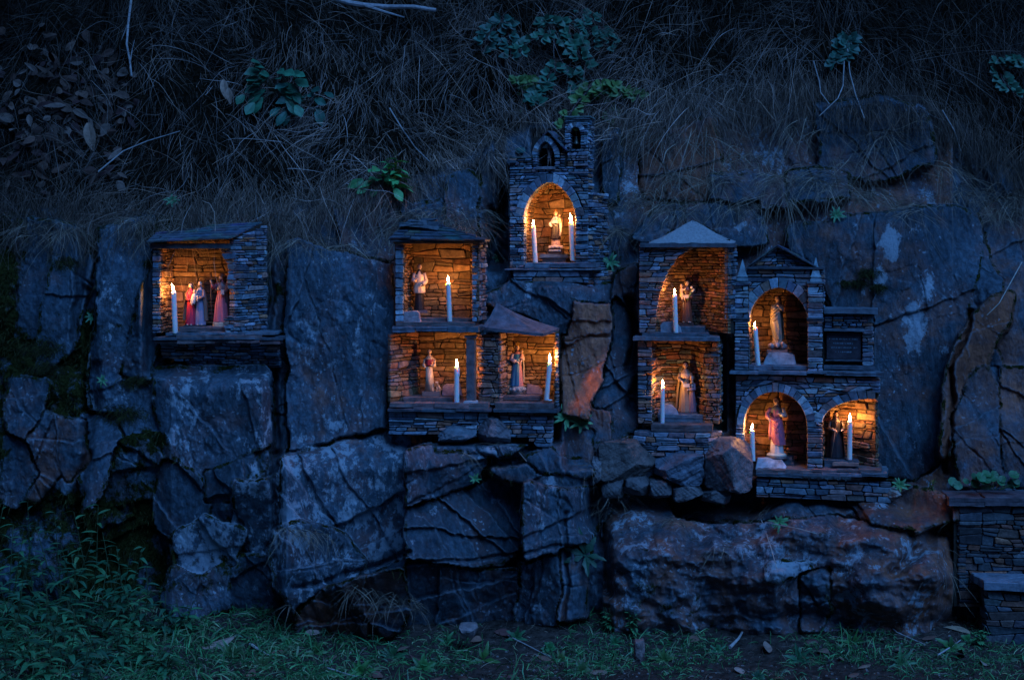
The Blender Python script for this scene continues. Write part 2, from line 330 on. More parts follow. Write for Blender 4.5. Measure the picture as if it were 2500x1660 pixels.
D += rot_*.008+fbm((xm*.97+zm*.24)*34, (-xm*.24+zm*.97)*5, 4, 94)*.005+fbm(xm*60, zm*40, 3, 97)*.0025
c0, h0 = chisel(.62, .34, -12, 141, .16); c5, h5 = chisel(.20, .12, 10, 151, .16); c6, h6 = chisel(.085, .055, -8, 171, .1); c7, h7 = chisel(.032, .022, 6, 181, .1)
of = inout & (PY > topY-8)
D += np.where(of, (c0*.22+c5*.09+c6*.030+c7*.010+.03*np.abs(fbm(xm*5+zm*3, zm*6, 4, 98)))*sstep(-8, 50, PY-topY), 0)
# deep clefts (x1,y1,x2,y2,width,depth)
for x1, y1, x2, y2, w_, dp in ((1222,440,1218,640,20,.45),(1205,520,1200,650,10,.2),(200,560,185,900,11,.07),(215,700,225,1010,12,.07),(235,900,190,1300,12,.05),(560,500,640,640,5,.03),
    (655,560,672,1110,9,.06),(672,1110,672,1440,8,.06),(700,1108,935,1055,5,.05),(1000,1372,1430,1330,4,.03),(720,1440,1000,1350,6,.04),(1450,1180,1480,1440,16,.14),(1545,740,1540,900,10,.14),
    (1560,930,1540,1000,14,.1),(2330,900,2300,1150,7,.07),(2370,760,2330,900,6,.06),(1225,330,1222,450,10,.1),(1380,1540,1390,1250,5,.04),(2180,1400,2290,1300,16,.1)):
    t = np.clip(((wx-x1)*(x2-x1)+(wy-y1)*(y2-y1))/((x2-x1)**2+(y2-y1)**2), 0, 1)
    dd = np.hypot(wx-x1-t*(x2-x1), wy-y1-t*(y2-y1)); D += dp*np.exp(-(dd/w_)**2)
# hollows behind the built shrines (inside their footprints)
def push(x0, x1, y0, y1, Y):
    m = sstep(x0-6, x0+4, PX)*(1-sstep(x1-4, x1+6, PX))*sstep(y0-6, y0+4, PY)*(1-sstep(y1-4, y1+6, PY))
    global D
    D = np.where(m > 0, np.maximum(D, D*(1-m)+Y*m), D)
PUSH = [(385,600,598,840,6.25),(408,655,840,886,6.1),(968,1162,592,1000,6.3),(1190,1350,818,1000,6.25),(960,1180,1000,1050,6.1),(1225,1345,1000,1060,6.1),(1250,1440,400,655,6.75),(1300,1432,320,400,6.75),(1385,1432,290,330,6.75),
 (1265,1462,655,682,6.4),(1566,1770,598,1050,6.4),(1590,1750,1050,1098,6.2),(1822,1985,690,930,6.45),(2000,2128,760,930,6.35),(1804,2136,915,1160,6.45),(1855,2160,1150,1198,6.2)]
for a in PUSH: push(*a)
# seams stay tidy: limit how far the face comes forward in front of the shrines' fronts
def hold(x0, x1, y0, y1, Y):
    global D
    m = sstep(x0-14, x0+10, PX)*(1-sstep(x1-10, x1+14, PX))*sstep(y0-12, y0+10, PY)*(1-sstep(y1-10, y1+12, PY)); T_ = np.maximum(D, Y+g2*.8+g1*.3+rot_*.03); D = D*(1-m)+T_*m
for a in ((355,700,610,915,5.93),(945,1200,600,1080,5.93),(1195,1362,815,1080,5.93),(1215,1475,300,690,6.1),(1540,1800,610,1110,5.9),(1785,2180,690,1215,5.9),(1380,1800,1040,1140,5.8)): hold(*a)
def Yat(px, py):
    i = min(max(int(np.searchsorted(gx, px)), 1), len(gx)-1); j = min(max(int(np.searchsorted(gy, py)), 1), len(gy)-1)
    return float(D[i, j])
def cliff_at(px, py, out=0.):
    return W(px, py, Yat(px, py)-out)
X3 = (PX-CX)/F*D; Z3 = CZ+(HZ-PY)/F*D
co = np.stack([X3, D, Z3], -1).reshape(-1, 3).astype(np.float32)
nx, ny = PX.shape
I = np.arange(nx*ny).reshape(nx, ny)
qd = np.stack([I[:-1, :-1], I[:-1, 1:], I[1:, 1:], I[1:, :-1]], -1).reshape(-1, 4)
me = bpy.data.meshes.new("cliff"); me.vertices.add(len(co)); me.vertices.foreach_set("co", co.ravel())
me.loops.add(qd.size); me.loops.foreach_set("vertex_index", qd.ravel().astype(np.int32))
me.polygons.add(len(qd)); me.polygons.foreach_set("loop_start", np.arange(0, qd.size, 4, dtype=np.int32)); me.polygons.foreach_set("loop_total", np.full(len(qd), 4, dtype=np.int32))
me.update(calc_edges=True); me.validate()
bank = sstep(0, 30, EDGE-PY)
rust = np.where((q > .3) & bgm, .60, rust); lich = np.where((q > .3) & bgm, .55, lich)
rs = np.clip(rust*.8+fbm(xm*2.5, zm*1.6, 4, 111)*.40+.0, 0, 1)
ls = lich.copy()
for lx, ly, sx, sy, amt in ((2175,590,26,48,1.25),(2150,690,30,60,.8),(2235,800,36,80,1.1),(2260,700,30,60,.8),(2100,760,60,120,.45),(2300,860,30,60,.6),(875,1185,45,90,.6),(1180,1110,30,40,.8),(700,1260,30,50,1.),(470,1040,25,50,.5),(620,1180,18,50,1.),(1810,560,25,40,.7),(370,545,25,30,.7),(1350,1180,25,50,.6),
    (1290,710,18,40,.9),(1960,1200,90,30,.5),(2150,1230,70,40,.5),(1880,1380,60,18,.8),(870,600,40,20,.6),(1990,1200,60,30,.4),(720,640,60,30,.3),(820,1040,60,30,.7),(2230,560,40,25,.6),(1870,525,60,18,.5)):
    ls = np.maximum(ls, amt*np.exp(-((PX-lx)/sx)**2-((PY-ly)/sy)**2)*1.3)
ms = np.clip(moss+fbm(xm*5, zm*5, 3, 121)*.5+.25*(PX < 700)-.25, 0, 1)*np.interp(PX, [0, 350, 700, 1400, 2500], [1.25, 1.1, .8, .65, .6])
ms = np.where((EDG > 0) & (EDG < 9), np.maximum(ms, .5), ms)
for nm, arr in (("tone", TONE*(1+fbm(PX/60, PY/90, 4, 131)*.35)), ("rust", rs), ("lichen", ls*(1-bank)), ("moss", ms), ("soil", bank)):
    a = me.attributes.new(nm, 'FLOAT', 'POINT'); a.data.foreach_set("value", arr.reshape(-1).astype(np.float32))
cl = bpy.data.objects.new("cliff", me); C.objects.link(cl); prop(cl, "dark slate rock face with cracks, rust and lichen under a dry grassy bank", kind="structure"); cl['category'] = 'cliff'
def cliff_mat():
    m = bpy.data.materials.new("cliff_rock"); m.use_nodes = True; t = m.node_tree; N = t.nodes; L = t.links; p = N["Principled BSDF"]
    tc = N.new("ShaderNodeTexCoord")
    def noise(s, d=8, r=.6, sc=(1, 1, 1), rot=0):
        mp = N.new("ShaderNodeMapping"); mp.inputs["Scale"].default_value = sc; mp.inputs["Rotation"].default_value = (0, rot, 0); L.new(tc.outputs["Object"], mp.inputs[0])
        n = N.new("ShaderNodeTexNoise"); n.inputs["Scale"].default_value = s; n.inputs["Detail"].default_value = d; n.inputs["Roughness"].default_value = r
        L.new(mp.outputs[0], n.inputs["Vector"]); return n.outputs[0]
    def rng(v, a, b, c=0., d=1.):
        r = N.new("ShaderNodeMapRange"); r.inputs[1].default_value = a; r.inputs[2].default_value = b; r.inputs[3].default_value = c; r.inputs[4].default_value = d; L.new(v, r.inputs[0]); return r.outputs[0]
    def math_(op, a, b):
        r = N.new("ShaderNodeMath"); r.operation = op
        for i, v in enumerate((a, b)):
            if isinstance(v, (int, float)): r.inputs[i].default_value = v
            else: L.new(v, r.inputs[i])
        return r.outputs[0]
    def mixc(f, a, b):
        r = N.new("ShaderNodeMixRGB")
        L.new(f, r.inputs[0])
        for i, v in ((1, a), (2, b)):
            if isinstance(v, tuple): r.inputs[i].default_value = (*v, 1)
            else: L.new(v, r.inputs[i])
        return r.outputs[0]
    def attr(n): a = N.new("ShaderNodeAttribute"); a.attribute_name = n; return a.outputs["Fac"]
    fine = noise(30, 14, .78, (1, 1, .40), .25); mid = noise(8, 10, .68, (1, 1, .35), .3)
    base = mixc(rng(mid, .3, .7), (.010, .030, .046), (.072, .130, .180))
    base = mixc(rng(fine, .42, .72, 0, .9), base, (.15, .205, .25)); base = mixc(rng(noise(45, 12, .75, (1, 1, .5), .2), .58, .40, 0, .75), base, (.022, .028, .034))
    base = mixc(rng(noise(5, 10, .7), .50, .68, 0, .7), base, (.17, .088, .08))
    r = math_('MULTIPLY', rng(math_('ADD', attr("rust"), math_('MULTIPLY', math_('SUBTRACT', noise(9, 9, .65), .5), 1.3)), .25, .7), .9)
    base = mixc(r, base, mixc(rng(fine, .35, .65), (.15, .05, .03), (.46, .155, .07)))
    tn = N.new('ShaderNodeMixRGB'); tn.blend_type = 'MULTIPLY'; tn.inputs[0].default_value = 1; L.new(base, tn.inputs[1]); L.new(attr('tone'), tn.inputs[2]); base = tn.outputs[0]
    lmask = math_('ADD', math_('MULTIPLY', attr("lichen"), .20), math_('ADD', math_('MULTIPLY', noise(26, 12, .75, (1, 1, .6)), .6), math_('MULTIPLY', noise(7, 6, .6, (1, 1, .6)), .4)))
    base = mixc(rng(lmask, .645, .685, 0, .95), base, mixc(rng(fine, .3, .7), (.22, .27, .32), (.42, .48, .52)))
    vr = N.new("ShaderNodeTexVoronoi"); vr.inputs["Scale"].default_value = 38; wp = N.new("ShaderNodeVectorMath"); wp.operation = 'ADD'; nv = N.new("ShaderNodeTexNoise"); nv.inputs["Scale"].default_value = 60; nv.inputs["Detail"].default_value = 4
    sc_ = N.new("ShaderNodeVectorMath"); sc_.operation = 'SCALE'; sc_.inputs["Scale"].default_value = .03; L.new(tc.outputs["Object"], nv.inputs["Vector"]); L.new(nv.outputs["Color"], sc_.inputs[0]); L.new(tc.outputs["Object"], wp.inputs[0]); L.new(sc_.outputs[0], wp.inputs[1]); L.new(wp.outputs[0], vr.inputs["Vector"])
    fl = math_('MULTIPLY', rng(vr.outputs["Distance"], .26, .16, 0, 1), rng(math_('ADD', noise(5, 5, .6), math_('MULTIPLY', attr("lichen"), .16)), .57, .66, 0, .65))
    base = mixc(fl, base, (.34, .41, .47))
    ge = N.new("ShaderNodeNewGeometry"); base = mixc(rng(ge.outputs["Pointiness"], .515, .56, 0, .55), base, (.20, .25, .29))
    mmask = math_('ADD', math_('MULTIPLY', attr("moss"), .5), noise(16, 10, .75))
    base = mixc(rng(mmask, .70, .80), base, mixc(rng(noise(90, 4), .35, .65), (.010, .011, .004), (.040, .042, .012)))
    base = mixc(attr("soil"), base, mixc(rng(noise(60, 6), .35, .65), (.004, .003, .002), (.022, .015, .010)))
    L.new(base, p.inputs["Base Color"]); L.new(rng(attr("soil"), 0, 1, .64, 1), p.inputs["Roughness"]); L.new(rng(math_("ADD", attr("soil"), rng(mmask, .70, .80)), 0, 1, .32, 0), p.inputs["Specular IOR Level"])
    b = N.new("ShaderNodeBump"); b.inputs["Strength"].default_value = .85; b.inputs["Distance"].default_value = .022
    L.new(math_('ADD', noise(26, 14, .76, (1, 1, .5), .25), math_('MULTIPLY', noise(110, 6), .3)), b.inputs["Height"])
    L.new(b.outputs[0], p.inputs["Normal"]); return m
me.materials.append(cliff_mat())
# ---------------------------------------------------------------- ground
gX = np.concatenate([np.linspace(-40, -4.2, 24), np.arange(-4, 4.01, .02), np.linspace(4.2, 40, 24)])
gY = np.concatenate([np.linspace(-40, 3.6, 30), np.arange(3.8, 6.6, .02)])
GX, GY = np.meshgrid(gX, gY, indexing='ij')
def ground_z(x, y):
    x = np.asarray(x, float); y = np.asarray(y, float)
    return fbm(x*1.3, y*1.3, 3, 201)*.035+fbm(x*9, y*9, 3, 202)*.010+np.clip(y-5.35, 0, 1)*.12+np.clip(-x-.9, 0, 2)*.05*np.clip(y-4.3, 0, 1)-.02
def gz(x, y): return float(ground_z(np.array([x]), np.array([y]))[0])
GZ = ground_z(GX, GY)+fbm(GX*40, GY*40, 2, 204)*.004
co = np.stack([GX, GY, GZ], -1).reshape(-1, 3).astype(np.float32); nx, ny = GX.shape; I = np.arange(nx*ny).reshape(nx, ny)
qd = np.stack([I[:-1, :-1], I[1:, :-1], I[1:, 1:], I[:-1, 1:]], -1).reshape(-1, 4)
me = bpy.data.meshes.new("ground"); me.from_pydata(co.tolist(), [], qd.tolist())
g = bpy.data.objects.new("ground", me); C.objects.link(g); prop(g, "bare dark earth with grit at the foot of the rock", kind="structure"); g['category'] = 'ground'
me.materials.append(mat("earth", (.050, .038, .033), attr=False, noise=30, var=.75, bump=1., bdist=.01, rough=.95, nd=12, spec=.03))
# ---------------------------------------------------------------- dry-stone building kit
PAL_OUT = [(.10,.125,.15),(.13,.15,.17),(.075,.095,.12),(.19,.13,.12),(.24,.12,.09),(.27,.12,.07),(.11,.10,.11),(.20,.22,.24),(.085,.08,.085),(.14,.155,.18)]
PAL_BLUE = [(.16,.22,.26),(.12,.17,.21),(.22,.26,.30),(.10,.12,.16),(.15,.15,.18),(.20,.16,.16),(.28,.33,.36)]
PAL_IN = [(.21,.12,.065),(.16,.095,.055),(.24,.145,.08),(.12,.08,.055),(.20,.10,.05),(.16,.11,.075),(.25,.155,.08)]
PAL_RED = [(.26,.12,.08),(.22,.11,.085),(.30,.14,.09),(.18,.12,.12),(.15,.13,.14),(.24,.16,.13)]
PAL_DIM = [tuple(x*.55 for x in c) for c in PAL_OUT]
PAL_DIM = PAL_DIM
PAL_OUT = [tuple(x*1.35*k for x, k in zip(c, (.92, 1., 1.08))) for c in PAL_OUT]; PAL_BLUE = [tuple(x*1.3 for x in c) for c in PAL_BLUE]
class Frame:
    """a shrine's own axes: u right, v up, w towards the visitor; yaw turns its right side nearer"""
    def __init__(s, px, py, Y, yaw=0.):
        s.O = W(px, py, Y); y = math.radians(yaw); s.U = Vector((math.cos(y), -math.sin(y), 0)); s.N = Vector((-math.sin(y), -math.cos(y), 0)); s.yaw = y
    def at(s, u, v, w=0.): return s.O+s.U*u+s.N*w+Vector((0, 0, v))
    def uv(s, px, py, w=0.):
        o = s.O+s.N*w; a = (px-CX)/F
        u = (a*o.y-o.x)/(s.U.x-a*s.U.y); Y = o.y+s.U.y*u
        return u, CZ+(HZ-py)/F*Y-s.O.z
    def pt(s, px, py, w=0.):
        u, v = s.uv(px, py, w); return s.at(u, v, w)
    def poly(s, pts, w=0.): return [s.uv(x, y, w) for x, y in pts]
def lerp(a, b, t): return a+(b-a)*t
def stone(mb, fn, c, depth, col, jit=.003, gap=.0018, rnd=.0032):
    """one rough stone on corners c = bl, br, tr, tl in wall coordinates"""
    cx = sum(p[0] for p in c)/4; cy = sum(p[1] for p in c)/4
    w_ = min(abs(c[1][0]-c[0][0]), abs(c[2][0]-c[3][0])); h_ = min(abs(c[3][1]-c[0][1]), abs(c[2][1]-c[1][1]))
    if h_ < .003 or max(abs(c[1][0]-c[0][0]), abs(c[2][0]-c[3][0])) < .004: return
    out = []
    for i in range(4):
        a = c[i]; b = c[(i+1) % 4]; k = min(rnd, .2*h_, .2*max(w_, .004))
        def sh(p):
            return (p[0]+(gap if p[0] < cx else -gap), p[1]+(gap*.7 if p[1] < cy else -gap*.7))
        a2 = sh(a); b2 = sh(b); L = max(math.hypot(b2[0]-a2[0], b2[1]-a2[1]), 1e-5)
        for t in ((k/L), .5, 1-(k/L)) if i % 2 == 0 else ((k/L), 1-(k/L)):
            out.append((lerp(a2[0], b2[0], t)+R.uniform(-.0008, .0008), lerp(a2[1], b2[1], t)+R.uniform(-.0009, .0009)))
    n = len(out); pr = R.uniform(-jit, jit*1.3); ta = R.uniform(-.05, .05); tb = R.uniform(-.15, .15)
    ring = lambda s_, w, tl: [fn(cx+(x-cx)*s_[0], cy+(y-cy)*s_[1], w+(ta*(x-cx)+tb*(y-cy))*tl) for x, y in out]
    e = .0022
    sx = 1-2*e/max(w_, .008); sy = 1-2*e/max(h_, .008)
    vs = ring((1, 1), -depth, 0)+ring((1, 1), pr-.003, 1)+ring((sx, sy), pr+R.uniform(0, .001), 1); vs.append(fn(cx, cy, pr+R.uniform(-.0005, .002)))
    fs = []
    for k in range(n):
        k2 = (k+1) % n; fs += [(k, k2, n+k2, n+k), (n+k, n+k2, 2*n+k2, 2*n+k), (2*n+k, 2*n+k2, 3*n)]
    mb.add(vs, fs, col)
def tint(pal):
    c = R.choice(pal); k = R.uniform(.5, 1.45); return tuple(min(.6, x*k*R.uniform(.94, 1.06)) for x in c)
def course(mb, fn, b0, b1, iv, pal, depth=.03, hm=(.011, .026), lm=(.03, .10), top=None, bot=None, jit=.0045, wav=.22, seed=None):
    """lay rows of stones from b0 to b1; iv(blo, bhi) -> [((a_lo, a_hi) left, (a_lo, a_hi) right)]"""
    sd = R.random()*99 if seed is None else seed; b = b0; rows = [b0]
    while b < b1-hm[0]*.8:
        b += R.uniform(*hm)*.84; rows.append(min(b, b1))
    rows[-1] = b1
    def bnd(i, a):
        if i == 0 or i == len(rows)-1: r = rows[i]
        else: r = rows[i]+n1(a*9+i*3.7, sd)*(rows[i+1]-rows[i-1])*wav
        if top: r = min(r, top(a))
        if bot: r = max(r, bot(a))
        return r
    for i in range(len(rows)-1):
        lo, hi = rows[i], rows[i+1]; h = hi-lo
        for (l0, l1), (r0, r1) in iv(lo, hi):
            L = max(r0-l0, r1-l1)
            if L < .006: continue
            cuts = [0.]; p = 0.
            while True:
                p += min(max(h*R.uniform(1.3, 5.), lm[0]), lm[1])*R.uniform(.7, 1.3)
                if p > L-lm[0]*.6: break
                cuts.append(p/L)
            cuts.append(1.)
            sk = [0]+[R.uniform(-.28, .28)*h/L for _ in cuts[1:-1]]+[0]
            for k in range(len(cuts)-1):
                a0, a1 = lerp(l0, r0, cuts[k]-sk[k]), lerp(l0, r0, cuts[k+1]-sk[k+1])
                A0, A1 = lerp(l1, r1, cuts[k]+sk[k]), lerp(l1, r1, cuts[k+1]+sk[k+1])
                q = [(a0, bnd(i, a0)), (a1, bnd(i, a1)), (A1, bnd(i+1, A1)), (A0, bnd(i+1, A0))]
                if min(q[3][1]-q[0][1], q[2][1]-q[1][1]) < .0015 and max(q[3][1]-q[0][1], q[2][1]-q[1][1]) < .005: continue
                if h > hm[0]*1.5 and R.random() < .22:
                    t = R.uniform(.35, .65); m0 = (lerp(a0, A0, t), lerp(q[0][1], q[3][1], t)); m1 = (lerp(a1, A1, t), lerp(q[1][1], q[2][1], t))
                    stone(mb, fn, [q[0], q[1], m1, m0], depth, tint(pal), jit); stone(mb, fn, [m0, m1, q[2], q[3]], depth, tint(pal), jit)
                else: stone(mb, fn, q, depth, tint(pal), jit)
def plane(fr, w=0., du=0.):
    return lambda a, b, c: fr.at(a, b, w+c)
def path(pts, v0=0., ext=Vector((0, 0, 1))):
    """wall on a plan polyline (points left to right as seen); a runs along it, b up, outward = seen side"""
    pts = [Vector(p) for p in pts]; seg = [(pts[i+1]-pts[i]).length for i in range(len(pts)-1)]
    def fn(a, b, c):
        s_ = a; i = 0
        while i < len(seg)-1 and s_ > seg[i]: s_ -= seg[i]; i += 1
        d = (pts[i+1]-pts[i]).normalized(); nrm = d.cross(Vector((0, 0, 1))).normalized()
        return pts[i]+d*s_+nrm*c+Vector((0, 0, v0+b))
    fn.L = sum(seg); fn.seg = seg; fn.pts = pts; return fn
def sheet(mb, fn, a0, a1, b0, b1, w, col=(1, 1, 1), na=1, nb=1, th=.0):
    vs = []; fs = []
    for i in range(na+1):
        for j in range(nb+1): vs.append(fn(lerp(a0, a1, i/na), lerp(b0, b1, j/nb), w))
    m = nb+1
    for i in range(na):
        for j in range(nb): fs.append((i*m+j, (i+1)*m+j, (i+1)*m+j+1, i*m+j+1))
    mb.add(vs, fs, col)
def full(a0, a1): return lambda lo, hi: [((a0, a0), (a1, a1))]
class Arch:
    """opening with curved head: centre u, half width, spring and apex heights, p = pointedness"""
    def __init__(s, uc, hw, vs, va, p=2., q=.5, lo=-9, right=None): s.uc, s.hw, s.vs, s.va, s.p, s.q, s.lo, s.right = uc, hw, vs, va, p, q, lo, right
    def half(s, v, T=0.):
        if v < s.lo: return None
        if v <= s.vs: return s.hw+(0 if T == 0 else 0)
        t = (v-s.vs)/(s.va-s.vs+T)
        if t >= 1: return None
        return (s.hw+T)*(1-t**s.p)**s.q
    def curve(s, n, T=0.):
        out = []
        for i in range(n+1):
            th = math.pi*i/n; c, z = math.cos(th), math.sin(th)
            # superellipse point in direction th
            lo_, hi_ = 0., 2.
            for _ in range(30):
                m = (lo_+hi_)/2; x = abs(c)*m; y = z*m
                ok = y < 1 and x < (1-y**s.p)**s.q
                if ok: lo_ = m
                else: hi_ = m
            out.append((s.uc-math.copysign(1, c)*abs(c)*lo_*(s.hw+T), s.vs+z*lo_*(s.va-s.vs+T)))
        return out
def arch_iv(u0, u1, arches, T):
    def iv(lo, hi):
        e = [((u0(lo) if callable(u0) else u0), (u0(hi) if callable(u0) else u0))]; res = []
        cur = e[0]
        for A in arches:
            hl, hh = A.half(lo+1e-4, T if lo >= A.vs else 0), A.half(hi-1e-4, T if hi > A.vs+.004 else 0)
            if hl is None and hh is None: continue
            if hl is None: hl = 0 if lo > A.vs else hh
            if hh is None: hh = 0
            res.append((cur, (A.uc-hl, A.uc-hh)))
            if A.right is not None: cur = None; break
            cur = (A.uc+hl, A.uc+hh)
        if cur is not None: res.append((cur, ((u1(lo), u1(hi)) if callable(u1) else (u1, u1))))
        return [r for r in res if max(r[1][0]-r[0][0], r[1][1]-r[0][1]) > .004]
    return iv
def voussoirs(mb, fn, A, n, T, depth, pal, i0=0, i1=None, jit=.002):
    ci = A.curve(n); co_ = A.curve(n, T); i1 = n if i1 is None else i1
    for i in range(i0, i1):
        k = R.uniform(.85, 1.12) if T > .03 else 1
        q = [ci[i+1], ci[i], None, None]
        o0 = tuple(lerp(ci[i][d], co_[i][d], k) for d in (0, 1)); o1 = tuple(lerp(ci[i+1][d], co_[i+1][d], k) for d in (0, 1))
        pts = [ci[i], ci[i+1], o1, o0]
        c = [sum(p[0] for p in pts)/4, sum(p[1] for p in pts)/4]; vs = []; pr = R.uniform(0, jit*2)+.001
        sq = [(lerp(c[0], p[0], .93), lerp(c[1], p[1], .95)) for p in pts]; si = [(lerp(c[0], p[0], .82), lerp(c[1], p[1], .88)) for p in pts]
        vs = [fn(x, y, -depth) for x, y in sq]+[fn(x, y, pr-.002) for x, y in sq]+[fn(x, y, pr+R.uniform(0, .001)) for x, y in si]
        fs = []
        for a in range(4):
            b = (a+1) % 4; fs += [(a, b, 4+b, 4+a), (4+a, 4+b, 8+b, 8+a)]
        fs.append((8, 9, 10, 11)); mb.add(vs, fs, tint(pal))
def vault(mb, mo, fr, A, w0, depth, bot, pal, seed=0, grow=0., hm=(.014, .024), lm=(.02, .07)):
    """inner skin of a niche: jambs and curved head as one profile swept back; rows follow the profile"""
    cv = [(A.uc-A.hw, bot)]+A.curve(18)+[(A.uc+A.hw, bot)]
    P = [Vector((x, y)) for x, y in cv]; seg = [(P[i+1]-P[i]).length for i in range(len(P)-1)]; L = sum(seg)
    def fn(a, b, c):                                # a = depth inwards, b = along the profile, c = towards the hollow
        s_ = b; i = 0
        while i < len(seg)-1 and s_ > seg[i]: s_ -= seg[i]; i += 1
        d = (P[i+1]-P[i]).normalized(); nrm = Vector((d.y, -d.x)); g = grow*a
        p = P[i]+d*s_+nrm*(c-g)
        return fr.at(p.x, p.y, w0-a)
    course(mb, fn, 0, L, full(0, depth), pal, depth=.012, hm=hm, lm=lm, jit=.0025)
    sheet(mo, fn, -.0, depth+.02, 0, L, -.006, na=1, nb=60)
def backwall(mb, mo, fr, u0, u1, v0, v1, w, pal, hm=(.014, .034), lm=(.03, .08), jit=.003):
    fn = plane(fr, w); course(mb, fn, v0, v1, full(u0, u1), pal, depth=.012, hm=hm, lm=lm, jit=jit); sheet(mo, fn, u0-.004, u1+.004, v0-.004, v1, -.006)
def slab(mb, pts, z1, th, col, rough=.003, under=0., layers=1, fr=None, sub=5):
    """flat stone slab: plan outline (world x, y), top height z1, thickness; broken edges"""
    P = [Vector((p[0], p[1])) for p in pts]; out = []
    for i in range(len(P)):
        a, b = P[i], P[(i+1) % len(P)]; n = max(1, min(sub*3, int((b-a).length/.025)))
        for k in range(n): out.append(a+(b-a)*(k/n)+Vector((R.uniform(-rough, rough), R.uniform(-rough, rough)))*(1 if k else .4))
    c = sum(out, Vector((0, 0)))/len(out); n = len(out); rings = []
    rings.append([(p.x, p.y, z1-th+R.uniform(-.001, .001)) for p in (c+(q-c)*(1-under) for q in out)])
    for l in range(1, layers+1):
        sx = R.uniform(-.004, .004)
        for zz in (0.04, .92):
            rings.append([(p.x+d.x, p.y+d.y, z1-th+th*((l-1+zz)/layers)+R.uniform(-.0008, .0008)) for p in out for d in ((p-c).normalized()*(sx*(1 if l < layers else 0)+R.uniform(-.001, .001)),)])
    rings.append([(p.x, p.y, z1+R.uniform(-.0012, .0012)) for p in (q-(q-c).normalized()*.003 for q in out)])
    rings.append([(p.x, p.y, z1+R.uniform(-.002, .002)) for p in (c+(q-c)*.5 for q in out)])
    vs = [v for r in rings for v in r]+[(c.x, c.y, z1+.001), (c.x, c.y, z1-th)]; fs = []
    for r in range(len(rings)-1):
        for k in range(n): k2 = (k+1) % n; fs.append((r*n+k, r*n+k2, (r+1)*n+k2, (r+1)*n+k))
    m = len(rings)*n
    for k in range(n): k2 = (k+1) % n; fs += [((len(rings)-1)*n+k, (len(rings)-1)*n+k2, m), (k2, k, m+1)]
    a2 = sum(out[i].x*out[(i+1) % n].y-out[(i+1) % n].x*out[i].y for i in range(n))
    if a2 < 0: fs = [tuple(reversed(f)) for f in fs]
    mb.add(vs, fs, col)
def fslab(mb, fr, px0, px1, ptop, pbot, w0, w1, col, at=None, **k):
    """slab given by where its front edge shows (px0..px1, ptop..pbot) when its front lies at w1, reaching back to w0"""
    u0, v1 = fr.uv(px0, ptop, w1); u1, v1b = fr.uv(px1, ptop, w1); v1 = (v1+v1b)/2; _, v0 = fr.uv((px0+px1)/2, pbot, w1)
    q = [fr.at(u0, 0, w1), fr.at(u1, 0, w1), fr.at(u1, 0, w0), fr.at(u0, 0, w0)]
    z1 = fr.O.z+v1; slab(mb, [(p.x, p.y) for p in q], z1, max(v1-v0, .004), col, **k); return z1
def fslabs(mb, fr, px0, px1, ptop, pbot, w0, w1, col, n=4, rough=.004, layers=1):
    """a long ledge laid from several slabs of uneven thickness and tone"""
    cuts = [px0]+sorted(lerp(px0, px1, (i+R.uniform(-.25, .25))/n) for i in range(1, n))+[px1]; h = pbot-ptop
    for a, b in zip(cuts, cuts[1:]):
        k = R.uniform(.75, 1.35); r_ = R.random(); c = tuple(x*k*(1.25 if (i == 0 and r_ < .35) else 1) for i, x in enumerate(col))
        fslab(mb, fr, a, b, ptop+R.uniform(-.4, .6), pbot-R.uniform(0, .35)*h, w0, w1+R.uniform(-.006, .005), c, rough=rough, layers=layers)
def shingles(mb, q, rows, col, th=.005, lap=1.4, seed=0, wm=(.04, .09)):
    """slates on the roof plane q = eave left, eave right, ridge right, ridge left (world)"""
    el, er, rr, rl = [Vector(p) for p in q]; nrm = (er-el).cross(rl-el).normalized()
    if nrm.z < 0: nrm = -nrm
    upv = ((rl+rr)/2-(el+er)/2)
    for r in range(rows):
        t0 = r/rows; t1 = min(1, (r+lap)/rows)
        a0, a1 = el.lerp(rl, t0), er.lerp(rr, t0); b0, b1 = el.lerp(rl, t1), er.lerp(rr, t1)
        L = (a1-a0).length
        if L < .01: continue
        s_ = 0
        while s_ < L-.005:
            w_ = R.uniform(*wm); e = min(L, s_+w_)
            if L-e < wm[0]*.5: e = L
            f0, f1 = s_/L, e/L; dz = R.uniform(0, .0025); dn = R.uniform(-.006, .004); up_ = upv.normalized()
            A = a0.lerp(a1, f0)-up_*(.006+dn); B = a0.lerp(a1, f1)-up_*(.006+dn+R.uniform(-.003, .003)); Cc = b0.lerp(b1, f1); Dd = b0.lerp(b1, f0)
            g_ = (B-A).normalized()*.001; lift = nrm*(th*1.1+dz)
            top = [A+g_+lift, B-g_+lift, Cc-g_+nrm*.002, Dd+g_+nrm*.002]; botm = [p-nrm*th for p in top]
            c = tuple(x*R.uniform(.65, 1.35) for x in col) if R.random() < .6 else col
            mb.add(top+botm, [(0, 1, 2, 3), (7, 6, 5, 4), (0, 4, 5, 1), (1, 5, 6, 2), (2, 6, 7, 3), (3, 7, 4, 0)], c)
            s_ = e
def solid(mb, pts, w, fr, col=(1, 1, 1), back=None):
    vs = [fr.at(u, v, w) for u, v in pts]; mb.add(vs, [tuple(range(len(vs)))], col)
SLT = (.065,.08,.10); SLB = (.10,.13,.16); SLR = (.13,.095,.095)
def place(fr, px, py, w): return fr.pt(px, py, w)
